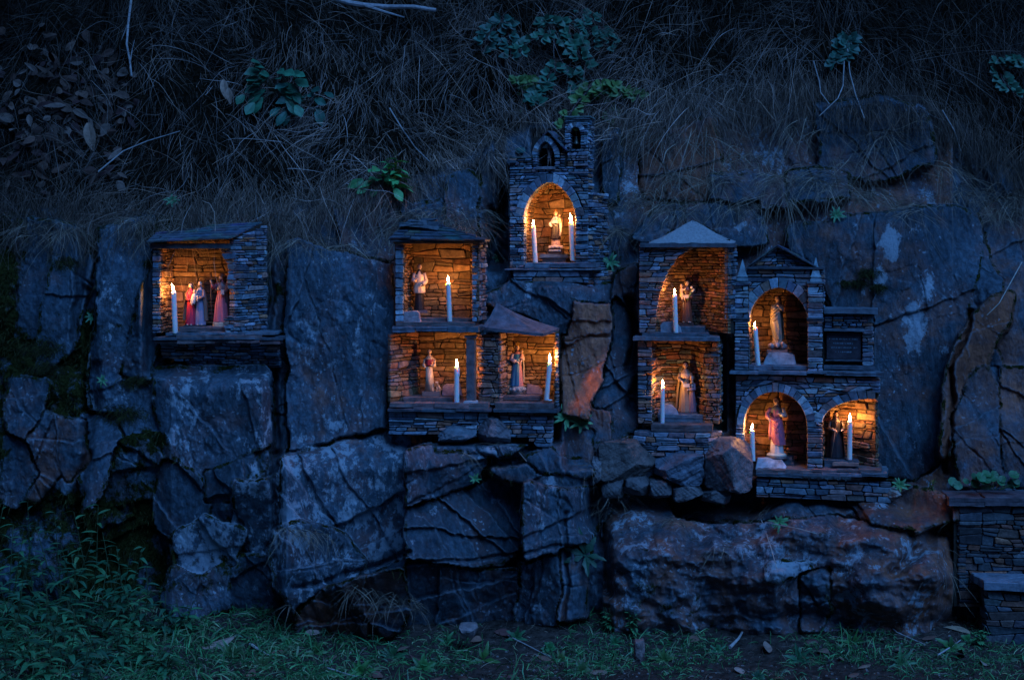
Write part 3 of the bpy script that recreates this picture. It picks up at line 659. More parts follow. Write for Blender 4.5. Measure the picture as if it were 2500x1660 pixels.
# ================================================================ S1: the niche at far left
f1 = Frame(480, 812, 5.86, 0)
s1 = empty("stone_niche", f1.at(0, 0), "leftmost wayside niche of stacked slate with a sloping slate roof, holding two saint statues", "shrine")
mw, mo, ms_, mr = MB(), MB(), MB(), MB()
D1 = .17
uL, vT = f1.uv(393, 606); uR, _ = f1.uv(566, 606); v0 = -.003
uLo, _ = f1.uv(371, 606)
# left pier, inner left wall, back wall
course(mw, plane(f1), v0, vT+.012, full(uLo, uL), PAL_OUT, hm=(.012, .03), lm=(.02, .05)); sheet(mo, plane(f1), uLo, uL, v0, vT+.01, -.008)
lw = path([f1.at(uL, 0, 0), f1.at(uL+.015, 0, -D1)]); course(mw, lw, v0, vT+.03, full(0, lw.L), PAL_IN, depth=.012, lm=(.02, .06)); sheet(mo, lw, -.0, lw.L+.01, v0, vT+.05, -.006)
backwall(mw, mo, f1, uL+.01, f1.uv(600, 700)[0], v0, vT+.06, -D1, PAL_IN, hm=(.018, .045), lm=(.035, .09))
# right wall: its corner is stepped in towards the niche and turns back to the rock
A_, B_ = f1.at(uR+.012, 0, .0), f1.at(uR+.125, 0, -.15)
rw = path([A_, B_]); zt = lambda a: f1.uv(560, 585)[1]+(a/rw.L)*(.082)
course(mw, rw, v0, .6, full(-.004, rw.L), PAL_OUT, hm=(.010, .026), lm=(.02, .07), top=zt, jit=.004)
sheet(mo, rw, 0, rw.L, v0, zt(0), -.008)
mo.add([rw(0, zt(0), -.008), rw(rw.L, zt(0), -.008), rw(rw.L, zt(rw.L), -.008)], [(0, 1, 2)])
cor = lambda v: -.040*max(0., math.sin(min(1., max(0., (v-.16)/(vT-.16)))*math.pi/2))-.012*math.sin(v*40)-(.028 if v < .07 else 0)
course(mw, plane(f1, -.004), v0, vT+.01, lambda lo, hi: [((uR+cor(lo), uR+cor(hi)), (uR+.018, uR+.018))], PAL_OUT, depth=.10, hm=(.014, .03), lm=(.03, .09))
iw = path([f1.at(uR+.0, 0, -.10), f1.at(uR+.03, 0, -D1)]); iw2 = path([f1.at(uR+.03, 0, -D1), f1.at(uR+.004, 0, -.08)])
course(mw, iw2, v0, vT+.04, full(0, iw2.L), PAL_IN, depth=.01)
mw.build("wall", M_stone, s1); mo.build("mortar", M_mortar, s1)
fslabs(ms_, f1, 404, 672, 812, 820, -D1-.01, .008, SLB, 4); fslabs(ms_, f1, 375, 690, 823.5, 831, -.12, .022, SLT, 5); fslabs(ms_, f1, 378, 684, 831, 840, -.12, .014, SLR, 6)
fslab(ms_, f1, 430, 640, 818.5, 826, -.12, .018, SLR, rough=.004)
ms_.build("shelf", M_slate, s1)
mb_ = MB(); mo = MB()
bt = lambda a: f1.uv(480, 905)[1]+.05*max(0, (-a-.02))*6+.02*n1(a*7, 3)+.03*max(0, a-.28)*4
fnb = lambda a, b, c: f1.at(a, b, c-.02+(b+.05)*.75)
course(mb_, fnb, f1.uv(480, 910)[1], f1.uv(480, 838)[1], full(f1.uv(385, 850)[0], f1.uv(676, 850)[0]), PAL_OUT, depth=.05, hm=(.008, .020), lm=(.03, .09), bot=bt, jit=.012)
sheet(mo, fnb, f1.uv(390, 850)[0], f1.uv(670, 850)[0], f1.uv(480, 880)[1], f1.uv(480, 838)[1], -.012)
mb_.build("corbel", M_stone, s1); mo.build("mortar", M_mortar, s1)
# roof: lintel slab, slates rising to the rock
el, er = f1.pt(360, 592, .035), f1.pt(556, 585, .035); rl, rr = f1.pt(396, 556, -.21), f1.pt(640, 543, -.19)
er2 = f1.pt(566, 583, .03)
shingles(mr, (el, er2, rr, rl), 6, (.085,.11,.14), th=.006)
mr.add([el, er2, rr, rl], [(0, 1, 2, 3), (3, 2, 1, 0)], (.05,.05,.05))
fslab(mr, f1, 366, 562, 595, 607, -.06, .012, (.045,.05,.06))
mr.build("roof", M_slate, s1)
m = MB(); zr1 = fslab(m, f1, 438, 580, 798, 809, -D1+.003, -.045, SLR, layers=2); m.build("step", M_slate, s1)
# ================================================================ S2: double-tier niche with slate roof
f2 = Frame(1060, 800, 5.80, 5)
s2 = empty("two_tier_niche", f2.at(0, 0), "two-storey stone niche with dark slate roof and a slate post, left of centre", "shrine")
mw, mo, ms_, mr = MB(), MB(), MB(), MB()
vt = f2.uv(1060, 592)[1]; vs_ = f2.uv(1060, 786)[1]; D2 = .16
a0, a1, b0_, b1_ = [f2.uv(x, 700)[0] for x in (964, 986, 1150, 1164)]
course(mw, plane(f2), vs_, vt, full(a0, a1), PAL_BLUE, hm=(.02, .05), lm=(.03, .06)); sheet(mo, plane(f2), a0, a1, vs_, vt, -.008)
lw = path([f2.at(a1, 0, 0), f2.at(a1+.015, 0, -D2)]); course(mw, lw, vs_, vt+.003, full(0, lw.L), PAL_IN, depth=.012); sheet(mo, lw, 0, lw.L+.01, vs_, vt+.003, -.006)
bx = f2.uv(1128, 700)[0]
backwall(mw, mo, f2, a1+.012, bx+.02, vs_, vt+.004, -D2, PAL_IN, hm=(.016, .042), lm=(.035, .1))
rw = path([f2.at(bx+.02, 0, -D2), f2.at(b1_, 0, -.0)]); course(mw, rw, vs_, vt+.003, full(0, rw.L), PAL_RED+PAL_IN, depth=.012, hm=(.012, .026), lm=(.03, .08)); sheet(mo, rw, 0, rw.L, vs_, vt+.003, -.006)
rw = path([f2.at(b1_, 0, .0), f2.at(b1_+.02, 0, -.2)]); course(mw, rw, vs_, vt, full(0, rw.L), PAL_OUT, depth=.02)
mw.build('upper_wall', M_stone, s2); mo.build('mortar', M_mortar, s2); mw, mo = MB(), MB()
# lower storey
vf = f2.uv(1060, 984)[1]; vc = f2.uv(1060, 818)[1]; c0 = f2.uv(952, 900)[0]; c1 = f2.uv(1012, 900)[0]; c2 = f2.uv(1146, 900)[0]; c3 = f2.uv(1196, 900)[0]
lw = path([f2.at(c0, 0, 0.0), f2.at(c1, 0, -.15)]); course(mw, lw, vf, vc+.004, full(0, lw.L), PAL_RED+PAL_IN[:3], depth=.014, hm=(.014, .032), lm=(.025, .07)); sheet(mo, lw, 0, lw.L, vf, vc, -.007)
fb = f2; backwall(mw, mo, f2, c1-.005, c2+.03, vf, vc+.004, -.15, PAL_IN, hm=(.014, .036), lm=(.03, .09))
rw = path([f2.at(c2+.015, 0, -.15), f2.at(c2+.03, 0, -.045), f2.at(c3+.038, 0, -.012), f2.at(c3+.045, 0, -.05)]); course(mw, rw, vf-.01, vc+.003, full(0, rw.L), PAL_RED, depth=.014, hm=(.012, .03), lm=(.03, .08)); sheet(mo, rw, 0, rw.L, vf-.01, vc, -.007, na=12)
mw.build("wall", M_stone, s2); mo.build("mortar", M_mortar, s2)
fslabs(ms_, f2, 958, 1168, 797, 813, -.19, .03, SLB, 3, layers=2); fslab(ms_, f2, 966, 1160, 787, 796, -.18, .012, SLR, layers=2)
fslab(ms_, f2, 986, 1160, 777, 787, -.17, -.05, SLR, layers=2)
ms_.build("shelf", M_slate, s2); ms_ = MB()
fslabs(ms_, f2, 952, 1192, 984, 998, -.17, .028, SLR, 4, layers=2); fslabs(ms_, f2, 946, 1200, 998, 1006, -.17, .034, SLT, 3); fslab(ms_, f2, 985, 1105, 970, 983, -.155, -.03, SLR, layers=2)
ms_.build("floor_slab", M_slate, s2)
m = MB(); u0, _ = f2.uv(1139, 900, .005); u1, _ = f2.uv(1158, 900, .005)
q = [f2.at(u0, 0, .012), f2.at(u1, 0, .006), f2.at(u1+.006, 0, -.02), f2.at(u0+.004, 0, -.02)]
m2 = MB(); slab(m, [(p.x, p.y) for p in q], f2.O.z+vc-.008, vc-vf-.012, (.07,.085,.10), rough=.0015)
m.build("post", M_slate, s2)
m = MB(); q = [f2.at(u0-.008, 0, .018), f2.at(u1+.012, 0, .014), f2.at(u1+.008, 0, -.02), f2.at(u0-.005, 0, -.02)]; slab(m, [(p.x, p.y) for p in q], f2.O.z+vc, .010, SLT); m.build("post_cap", M_slate, s2)
m = MB(); q = [f2.at(u0-.01, 0, .022), f2.at(u1+.018, 0, .022), f2.at(u1+.012, 0, -.02), f2.at(u0-.005, 0, -.02)]; slab(m, [(p.x, p.y) for p in q], f2.O.z+vf+.012, .018, (.42,.45,.47), rough=.004); m.build("post_footing", M_paint, s2)
mb_ = MB(); mo = MB(); vb0, vb1 = f2.uv(1060, 1062)[1], f2.uv(1060, 1006)[1]; g0, g1 = f2.uv(948, 1030)[0], f2.uv(1192, 1030)[0]
course(mb_, plane(f2, .0), vb0, vb1, full(g0, g1), PAL_BLUE+PAL_OUT, depth=.05, hm=(.012, .034), lm=(.04, .13), bot=lambda a: vb0+.03*max(0, a*3+.1)+.012*n1(a*8, 5), jit=.007); sheet(mo, plane(f2), g0, g1, vb0+.02, vb1, -.012)
mb_.build("plinth", M_stone, s2); mo.build("mortar", M_mortar, s2)
# hip roof of broken slates
el, er = f2.pt(952, 584, .04), f2.pt(1182, 588, .04); rl, rr = f2.pt(996, 540, -.10), f2.pt(1062, 548, -.10); bl, br_ = f2.pt(962, 582, -.2), f2.pt(1186, 586, -.2)
rl = f2.pt(1002, 536, -.1)
shingles(mr, (el, er, rr, rl), 6, (.055,.075,.10), th=.006); shingles(mr, (er, br_, rr, rr), 5, (.055,.07,.09), th=.006); shingles(mr, (bl, el, rl, rl), 4, (.055,.07,.09), th=.006)
mr.add([el, er, rr, rl, br_, bl], [(0, 1, 2, 3), (1, 4, 2), (5, 0, 3), (4, 5, 3, 2), (1, 0, 5, 4)], (.04,.045,.05))
fslab(mr, f2, 952, 1184, 584, 590, -.18, .035, (.05,.06,.075), layers=1)
for k in range(9): p = W(R.uniform(990, 1060), R.uniform(536, 560), f2.O.y+.04); mr.box(p, R.uniform(.03, .07), .05, R.uniform(.006, .014), (.07,.09,.11), j=.006)
mr.build("roof", M_slate, s2)
m = MB(); fslab(m, f2, 960, 1172, 591, 595, -.16, .012, (.2,.13,.09)); m.build("lintel", M_slate, s2)
# ================================================================ S3: small niche beside it
f3 = Frame(1285, 985, 5.77, 8)
s3 = empty("small_niche", f3.at(0, 0), "small low stone niche under a smooth pointed slate roof, right of the slate post", "shrine")
mw, mo, ms_, mr = MB(), MB(), MB(), MB(); vf = 0; vc = f3.uv(1285, 814)[1]; D3 = .14
u = lambda x, w=0.: f3.uv(x, 900, w)[0]
bw = path([f3.at(u(1222), 0, .0), f3.at(u(1232), 0, -D3*.5)]); course(mw, bw, vf, vc, full(0, bw.L), PAL_RED[3:], depth=.012); sheet(mo, bw, 0, bw.L, vf, vc, -.006)
bw = path([f3.at(u(1232), 0, -.06), f3.at(u(1246), 0, -.075), f3.at(u(1244), 0, -D3)]); course(mw, bw, vf, vc, full(0, bw.L), PAL_IN, depth=.012, hm=(.016, .03), lm=(.03, .04)); sheet(mo, bw, 0, bw.L, vf, vc, -.006, na=8)
backwall(mw, mo, f3, u(1240), u(1345)+.02, vf, vc+.01, -D3, PAL_IN, hm=(.014, .040), lm=(.03, .08))
rw = path([f3.at(u(1347), 0, -D3), f3.at(u(1354), 0, 0)]); course(mw, rw, vf, vc+.01, full(0, rw.L), PAL_IN, depth=.012); sheet(mo, rw, 0, rw.L, vf, vc, -.006)
course(mw, plane(f3), vf-.01, vc, full(u(1354), u(1365)), PAL_OUT, hm=(.010, .02)); sheet(mo, plane(f3), u(1354), u(1365), vf, vc, -.008)
mw.build("wall", M_stone, s3); mo.build("mortar", M_mortar, s3)
fslab(ms_, f3, 1206, 1318, 966, 976, -D3, -.035, SLR, layers=2); fslab(ms_, f3, 1208, 1352, 984, 998, -D3, .034, SLR, layers=2, rough=.004); fslab(ms_, f3, 1204, 1362, 999, 1007, -D3, .042, SLT)
ms_.build("floor_slab", M_slate, s3)
mb_ = MB(); mo = MB(); vb0, vb1 = f3.uv(1285, 1092)[1], f3.uv(1285, 1007)[1]
course(mb_, plane(f3), vb0, vb1, lambda lo, hi: [((u(1238)-(hi-vb0)*.25,)*2, (u(1348)+(lo-vb0)*.06,)*2)], PAL_OUT, depth=.05, hm=(.010, .026), lm=(.03, .09), bot=lambda a: vb0+max(0, .05-a)*.3+.008*n1(a*9, 2), jit=.005); sheet(mo, plane(f3), u(1246), u(1346), vb0+.04, vb1, -.012)
mb_.build("plinth", M_stone, s3); mo.build("mortar", M_mortar, s3)
ap = f3.pt(1212, 740, -.13); e0, e1, e2, e3 = f3.pt(1176, 798, .0), f3.pt(1192, 801, .02), f3.pt(1326, 815, .045), f3.pt(1364, 802, -.02); e4 = f3.pt(1366, 800, -.2)
th = Vector((0, 0, -.011)); P_ = [e0, e1, e2, e3, e4]; grid = []; vs = []; fs = []
for t in np.linspace(0, 1, 9):
    for i in range(len(P_)):
        for k in range(6 if i < len(P_)-1 else 1):
            e = P_[i].lerp(P_[min(i+1, len(P_)-1)], k/6); p = e.lerp(ap, float(t)); p.z -= .012*math.sin(math.pi*t)+R.uniform(-.0015, .0015); vs.append(p)
nn = 6*(len(P_)-1)+1
for i in range(8):
    for k in range(nn-1): fs.append((i*nn+k, i*nn+k+1, (i+1)*nn+k+1, (i+1)*nn+k))
mr.add(vs, fs, (.085,.105,.135)); k0 = [vs[i] for i in range(nn)]
mr.add([Vector(v)+Vector((0, 0, .001)) for v in k0]+[Vector(v)+th for v in k0]+[ap-Vector((0, 0, .09))], [(nn+i, nn+i+1, i+1, i) for i in range(nn-1)]+[(nn+i+1, nn+i, 2*nn) for i in range(nn-1)], (.11,.10,.12))
mr.build("roof", M_slate, s3)
# ================================================================ S4: the little chapel
f4 = Frame(1340, 641, 6.12, 13)
s4 = empty("miniature_chapel", f4.at(0, 0), "tall miniature stone chapel with a pointed arch and a bell tower, highest of the shrines", "shrine")
mw, mo, ms_, mr, mt = MB(), MB(), MB(), MB(), MB(); U = lambda x, y=500: f4.uv(x, y)[0]; V = lambda y, x=1340: f4.uv(x, y)[1]
A4 = Arch(U(1342), (U(1403)-U(1281))/2, V(528), V(446), p=1.75, q=.62, lo=-9)
wl, wr = U(1243), U(1437); T = .042
course(mw, plane(f4), -.03, V(408), arch_iv(wl, wr, [A4], T), PAL_BLUE+PAL_OUT[:4], depth=.05, hm=(.009, .024), lm=(.022, .075))
voussoirs(mw, plane(f4), A4, 15, T, .05, PAL_BLUE)
course(mw, plane(f4), V(408), V(386), full(wl, U(1298)), PAL_OUT, depth=.05, hm=(.009, .016))
A4b = Arch(U(1332), (U(1353)-U(1312))/2, V(378), V(346), p=1.6, q=.65)
gb, gr = U(1299), U(1367)
course(mw, plane(f4), V(408), V(378), arch_iv(gb, gr, [A4b], .024), PAL_BLUE, depth=.05, hm=(.009, .016), lm=(.02, .04))
voussoirs(mw, plane(f4), A4b, 15, .027, .05, PAL_BLUE)
course(mw, plane(f4), V(408), V(366), full(gr, U(1380)), PAL_OUT, depth=.05, hm=(.009, .018), top=lambda a: V(374))
# side face towards the right
rw = path([f4.at(wr, 0, 0), f4.at(wr+.055, 0, -.20)]); course(mw, rw, -.03, V(470), full(0, rw.L), PAL_BLUE+PAL_OUT, depth=.02, hm=(.010, .024), lm=(.03, .08), jit=.006); sheet(mo, rw, 0, rw.L, -.03, V(470), -.008)
course(mw, rw, V(470), V(400), full(0, .05), PAL_OUT, depth=.02, hm=(.010, .024), lm=(.03, .05))
# mortar behind the face, leaving the openings
def backing(mo, fr, A, u0, u1, v0, v1, w=-.008):
    cv = [(A.uc-A.hw, v0)]+A.curve(16)+[(A.uc+A.hw, v0)]; g_ = .003
    cv = [(x+(-g_ if x < A.uc else g_), y+(g_ if y > A.vs else 0)) for x, y in cv]
    ou = []
    for x, y in cv:
        t = (x-cv[0][0])/(cv[-1][0]-cv[0][0]); ou.append((x, y))
    n = len(cv); outer = []
    for i, (x, y) in enumerate(cv):
        if i == 0: outer.append((u0, v0))
        elif i == n-1: outer.append((u1, v0))
        else:
            th_ = math.pi*(i-1)/(n-3); outer.append((min(max(A.uc-math.cos(th_)*1.6*(u1-u0)/1.0, u0), u1), min(v1, A.vs+math.sin(th_)*1.6*(v1-A.vs)) if 0 < th_ < math.pi else A.vs))
    vs = [fr.at(x, y, w) for x, y in cv]+[fr.at(x, y, w) for x, y in outer]
    mo.add(vs, [(i, i+1, n+i+1, n+i) for i in range(n-1)])
backing(mo, f4, A4, wl, wr, -.03, V(408)); backing(mo, f4, A4b, gb, gr, V(408), V(335))
sheet(mo, plane(f4), wl, gb, V(408), V(388), -.008); sheet(mo, plane(f4), gr, wr, V(408), V(372), -.008)
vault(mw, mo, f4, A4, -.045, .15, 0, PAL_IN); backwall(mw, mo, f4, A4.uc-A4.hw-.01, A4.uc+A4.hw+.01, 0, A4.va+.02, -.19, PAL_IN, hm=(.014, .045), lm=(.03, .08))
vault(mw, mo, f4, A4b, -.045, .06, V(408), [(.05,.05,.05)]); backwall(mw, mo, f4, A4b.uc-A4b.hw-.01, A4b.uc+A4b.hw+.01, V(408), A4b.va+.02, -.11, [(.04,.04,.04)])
mw.build("wall", M_stone, s4)
# roof slates of the small gable and ledges
g0 = f4.at(U(1340, 320), V(321), .02); g1 = f4.at(U(1382, 366), V(368), .02); g2 = f4.at(U(1382), V(364), -.12); g3 = f4.at(U(1340), V(317), -.12)
shingles(mr, (g1, g2, g3, g0), 5, (.11,.13,.17), th=.005, wm=(.03, .05)); mr.add([g0, g1, g2, g3], [(0, 1, 2, 3), (3, 2, 1, 0)], (.06,.07,.09))
g0 = f4.at(U(1338), V(321), .0); g1 = f4.at(U(1304), V(352), -.02); g2 = f4.at(U(1304), V(350), -.12); g3 = f4.at(U(1338), V(318), -.12)
shingles(mr, (g1, g2, g3, g0), 4, (.08,.09,.10), th=.005, wm=(.03, .05)); mr.add([g0, g1, g2, g3], [(0, 1, 2, 3), (3, 2, 1, 0)], (.06,.07,.09))
sheet(mr, plane(f4), gb+.01, gr-.01, V(360), V(345), -.06)
fslab(mr, f4, 1238, 1258, 391, 398, -.1, .015, SLB); fslab(mr, f4, 1243, 1300, 384, 387, -.1, .002, (.06,.07,.06))
mr.build("roof", M_slate, s4)
# bell tower
A4t = Arch(U(1405, 340), (U(1417)-U(1394))/2, V(325), V(312), p=2, q=.5); tl, tr = U(1378), wr
course(mt, plane(f4, .004), V(372), V(296), arch_iv(tl, tr, [Arch(A4t.uc, A4t.hw, A4t.vs, A4t.va, lo=V(366))], .022), PAL_BLUE, depth=.04, hm=(.009, .016), lm=(.02, .04))
voussoirs(mt, plane(f4, .004), A4t, 11, .023, .04, PAL_BLUE)
course(mt, plane(f4, .004), V(408), V(372), full(U(1384), wr), PAL_BLUE+PAL_OUT, depth=.04, hm=(.009, .018), lm=(.02, .06))
rw = path([f4.at(tr, 0, .004), f4.at(tr+.004, 0, -.12)]); course(mt, rw, V(408), V(290), full(0, rw.L), PAL_BLUE, depth=.02, hm=(.009, .018)); sheet(mo, rw, 0, rw.L, V(408), V(292), -.006)
rw = path([f4.at(tl, 0, -.12), f4.at(tl, 0, .004)]); sheet(mo, rw, 0, rw.L, V(408), V(292), -.002)
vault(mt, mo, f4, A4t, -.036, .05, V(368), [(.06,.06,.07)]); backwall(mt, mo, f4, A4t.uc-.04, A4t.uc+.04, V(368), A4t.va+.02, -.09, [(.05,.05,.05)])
backing(mo, f4, A4t, tl, tr, V(368), V(294), -.004)
mt.build("bell_tower", M_stone, s4); mo.build("mortar", M_mortar, s4)
m = MB(); fslab(m, f4, 1377, 1441, 283, 287, -.13, .016, (.14,.20,.19)); fslab(m, f4, 1380, 1439, 288, 292, -.12, .010, (.13,.16,.18)); fslab(m, f4, 1383, 1438, 293, 296.5, -.12, .006, (.12,.16,.17)); m.build("tower_cap", M_slate, s4)
fslabs(ms_, f4, 1283, 1450, 641.5, 656, -.2, .02, SLB, 3, layers=2); fslabs(ms_, f4, 1232, 1462, 656, 661, -.2, .045, SLB, 4); msl = MB(); fslab(msl, f4, 1308, 1355, 407.5, 414, -.1, .01, (.20,.18,.20)); msl.build('sill', M_slate, s4); msr = MB()
fslab(msr, f4, 1318, 1386, 621, 630, -.185, -.07, SLB, layers=2); fslab(msr, f4, 1322, 1382, 630.5, 641, -.185, -.075, SLR, layers=2); msr.build('riser', M_slate, s4)
ms_.build("step", M_slate, s4)
mb_ = MB(); mo = MB(); course(mb_, plane(f4, .03), V(690), V(661), full(U(1256), U(1440)), PAL_OUT, depth=.06, hm=(.012, .03), lm=(.03, .10), jit=.006); sheet(mo, plane(f4, .03), U(1256), U(1440), V(688), V(661), -.012)
rw = path([f4.at(U(1440), 0, .03), f4.at(U(1440)+.08, 0, -.12)]); course(mb_, rw, V(700), V(661), full(0, rw.L), PAL_OUT, depth=.03); sheet(mo, rw, 0, rw.L, V(700), V(661), -.012)
mb_.build("plinth", M_stone, s4); mo.build("mortar", M_mortar, s4)
# bell hangs in the tower
bp = f4.pt(1407, 352, -.03); m = MB(); prof = [(0, .036), (.003, .036), (.006, .034), (.0075, .028), (.0085, .018), (.0105, .008), (.0135, .002), (.0145, 0), (.0125, 0), (.011, .004)]
vs = []; fs = []
for r_, z in prof:
    for k in range(20): a = 2*math.pi*k/20; vs.append((bp.x+r_*1.05*math.cos(a), bp.y+r_*math.sin(a), bp.z+z))
for i in range(len(prof)-1):
    for k in range(20): fs.append((i*20+k, (i+1)*20+k, (i+1)*20+(k+1) % 20, i*20+(k+1) % 20))
m.add(vs, fs); m.tube([bp+Vector((0, 0, .035)), bp+Vector((0, 0, .05)), bp+Vector((0, 0, .062))], [.003, .003, .003], 6)
bell = empty("bell", bp, "small dull bronze bell hanging in the chapel's bell tower opening", "bell"); m.build("bell_body", M_bronze, bell, smooth=True)
m = MB(); m.ball(bp+Vector((0, 0, -.002)), (.003, .003, .004)); m.tube([bp+Vector((0, 0, .02)), bp], [.0008, .0008], 5); m.build("clapper", M_bronze, bell)
m = MB(); m.box(bp+Vector((0, 0, .064)), .045, .008, .008, (.30,.22,.06), j=.002); m.box(bp+Vector((0, -.004, .062)), .016, .008, .012, (.42,.36,.12), j=.003); m.build("yoke", M_wood, bell)
# ================================================================ S5: two-tier niche with the pale pointed roof
f5 = Frame(1660, 820, 5.84, 8)
s5 = empty("pale_roofed_niche", f5.at(0, 0), "two-storey curved stone niche with a pale mortar pyramid roof, right of centre", "shrine")
mw, mo, ms_, mr = MB(), MB(), MB(), MB(); U = lambda x, w=0.: f5.uv(x, 800, w)[0]; V = lambda y: f5.uv(1660, y)[1]
vsh = V(814); vtp = V(596)
def edge5(v):        # right edge of the left front wall: the half arch
    y = np.interp(v, [V(814), V(760), V(720), V(680), V(650), V(625), V(606), V(596)], [1600, 1604, 1612, 1626, 1640, 1660, 1690, 1740]); return U(float(y))
course(mw, plane(f5), vsh, vtp, lambda lo, hi: [((U(1559),)*2, (edge5(lo), edge5(hi)))], PAL_OUT, depth=.05, hm=(.010, .03), lm=(.03, .11))
n = 12
for i in range(n):
    va, vb = lerp(vsh, vtp, i/n), lerp(vsh, vtp, (i+1)/n); mo.add([f5.at(U(1559), va, -.008), f5.at(edge5(va)-.004, va, -.008), f5.at(edge5(vb)-.004, vb, -.008), f5.at(U(1559), vb, -.008)], [(0, 1, 2, 3)])
# left inner skin follows the half arch back
def skin5(a, b, c): return f5.at(edge5(vsh+b)+a*.30+c, vsh+b, -.045-a)
course(mw, skin5, 0, vtp-vsh, full(0, .07), PAL_IN, depth=.012, hm=(.014, .026), lm=(.03, .07)); sheet(mo, skin5, 0, .08, 0, vtp-vsh, -.007, nb=14)
apse = path([f5.at(U(1606), 0, -.06), f5.at(U(1628), 0, -.15), f5.at(U(1660), 0, -.19), f5.at(U(1700), 0, -.19), f5.at(U(1722), 0, -.16), f5.at(U(1750), 0, -.09), f5.at(U(1768), 0, -.02), f5.at(U(1780), 0, .0)])
tR = lambda a: vtp
course(mw, apse, vsh, vtp+.01, full(0, apse.L), PAL_RED+PAL_IN, depth=.012, hm=(.010, .022), lm=(.025, .08)); sheet(mo, apse, 0, apse.L, vsh, vtp+.02, -.007, na=30)
rw = path([f5.at(U(1780), 0, .0), f5.at(U(1800), 0, -.1)]); course(mw, rw, vsh+.06, vtp, full(0, rw.L), PAL_OUT, depth=.02, jit=.005); sheet(mo, rw, 0, rw.L, vsh, vtp, -.007)
# lower storey
vfl = V(1036); vcl = V(832)
edge6 = lambda v: U(float(np.interp(v, [V(1036), V(900), V(850), V(832)], [1592, 1594, 1592, 1592])))
course(mw, plane(f5, -.004), vfl, vcl, lambda lo, hi: [((U(1556),)*2, (edge6(lo), edge6(hi)))], PAL_OUT+PAL_RED, depth=.05, hm=(.010, .024), lm=(.03, .05)); sheet(mo, plane(f5, -.004), U(1556), U(1590), vfl, vcl, -.008)
ap2 = path([f5.at(U(1594), 0, -.02), f5.at(U(1602), 0, -.10), f5.at(U(1625), 0, -.15), f5.at(U(1680), 0, -.17), f5.at(U(1702), 0, -.12), f5.at(U(1722), 0, -.04), f5.at(U(1756), 0, -.02), f5.at(U(1764), 0, -.14)])
course(mw, ap2, vfl, vcl+.004, full(0, ap2.L), PAL_IN[2:]+PAL_OUT[:4]+PAL_RED, depth=.012, hm=(.010, .024), lm=(.025, .08)); sheet(mo, ap2, 0, ap2.L, vfl, vcl, -.007, na=30)
mw.build("wall", M_stone, s5); mo.build("mortar", M_mortar, s5)
fslab(ms_, f5, 1546, 1758, 822, 832, -.12, .03, SLB, layers=1, rough=.005, sub=8); fslab(ms_, f5, 1568, 1730, 813, 821, -.17, .012, SLT, layers=2)
fslab(ms_, f5, 1618, 1722, 797, 812, -.18, -.055, SLT, layers=1); ms_.build("shelf", M_slate, s5); ms_ = MB()
fslab(ms_, f5, 1590, 1740, 1037, 1053, -.16, .03, SLR, layers=2, rough=.004); fslab(ms_, f5, 1606, 1718, 1012, 1030, -.15, -.05, SLB, layers=2, rough=.002); ms_.build("floor_slab", M_slate, s5)
mb_ = MB(); mo = MB(); pl = path([f5.at(U(1546), 0, .0), f5.at(U(1585), 0, .042), f5.at(U(1724, .045), 0, .045), f5.at(U(1764), 0, -.06)])
course(mb_, pl, V(1112), V(1053), full(0, pl.L), PAL_OUT, depth=.03, hm=(.012, .032), lm=(.035, .12), jit=.005); sheet(mo, pl, 0, pl.L, V(1110), V(1054), -.008, na=30)
q = [f5.at(U(1553), 0, 0), f5.at(U(1588), 0, .036), f5.at(U(1724, .04), 0, .04), f5.at(U(1758), 0, -.05), f5.at(U(1700), 0, -.17), f5.at(U(1580), 0, -.15)]; slab(mb_, [(p.x, p.y) for p in q], f5.O.z+V(1053)+.001, .01, SLT)
mb_.build("plinth", M_stone, s5); mo.build("mortar", M_mortar, s5)
fslab(mr, f5, 1562, 1796, 594, 604, -.2, .022, SLT, layers=1)
ce = [f5.pt(1582, 594, .015), f5.pt(1792, 594, .015), f5.pt(1796, 590, -.22), f5.pt(1590, 590, -.22)]; ap = f5.pt(1691, 538, -.10); m = MB(); vs = []; fs = []; K = 10
for t in np.linspace(0, 1, 13):
    for i in range(4):
        for k in range(K):
            e = ce[i].lerp(ce[(i+1) % 4], k/K); p = e.lerp(ap, float(t)); p.z -= .010*math.sin(math.pi*t)*(1-t); rr_ = .004*(1-t)
            p += Vector((R.uniform(-1, 1), R.uniform(-1, 1), R.uniform(-1, 1)))*(.0016+rr_*.3); vs.append(p)
nn = 4*K
for i in range(12):
    for k in range(nn): k2 = (k+1) % nn; fs.append((i*nn+k, i*nn+k2, (i+1)*nn+k2, (i+1)*nn+k))
m.add(vs, fs, (.30,.31,.32)); m.build("roof", mat("lime_mortar", noise=90, var=.25, bump=.8, bdist=.006, rough=.9), s5, smooth=True)
mr.build("eave_slab", M_slate, s5)
# ================================================================ S6: the big two-storey shrine with three arches
f6 = Frame(1900, 912, 5.86, 14)
s6 = empty("arched_shrine", f6.at(0, 0), "largest stone shrine with a pediment, two small obelisks, three arches and a plaque, far right", "shrine")
mw, mo, ms_, mr = MB(), MB(), MB(), MB(); U = lambda x, y=800, w=0.: f6.uv(x, y, w)[0]; V = lambda y, x=1900, w=0.: f6.uv(x, y, w)[1]
A6 = Arch(U(1900), (U(1970)-U(1829))/2, V(780), V(703), p=1.75, q=.58)
v0 = V(906); v1 = V(657)
course(mw, plane(f6), v0, V(690), arch_iv(U(1822), U(1978), [A6], .045), PAL_OUT+PAL_BLUE, depth=.045, hm=(.010, .03), lm=(.025, .08))
course(mw, plane(f6), V(690), v1, full(U(1822), U(1980)), PAL_OUT+PAL_RED[:2], depth=.045, hm=(.014, .03), lm=(.04, .09))
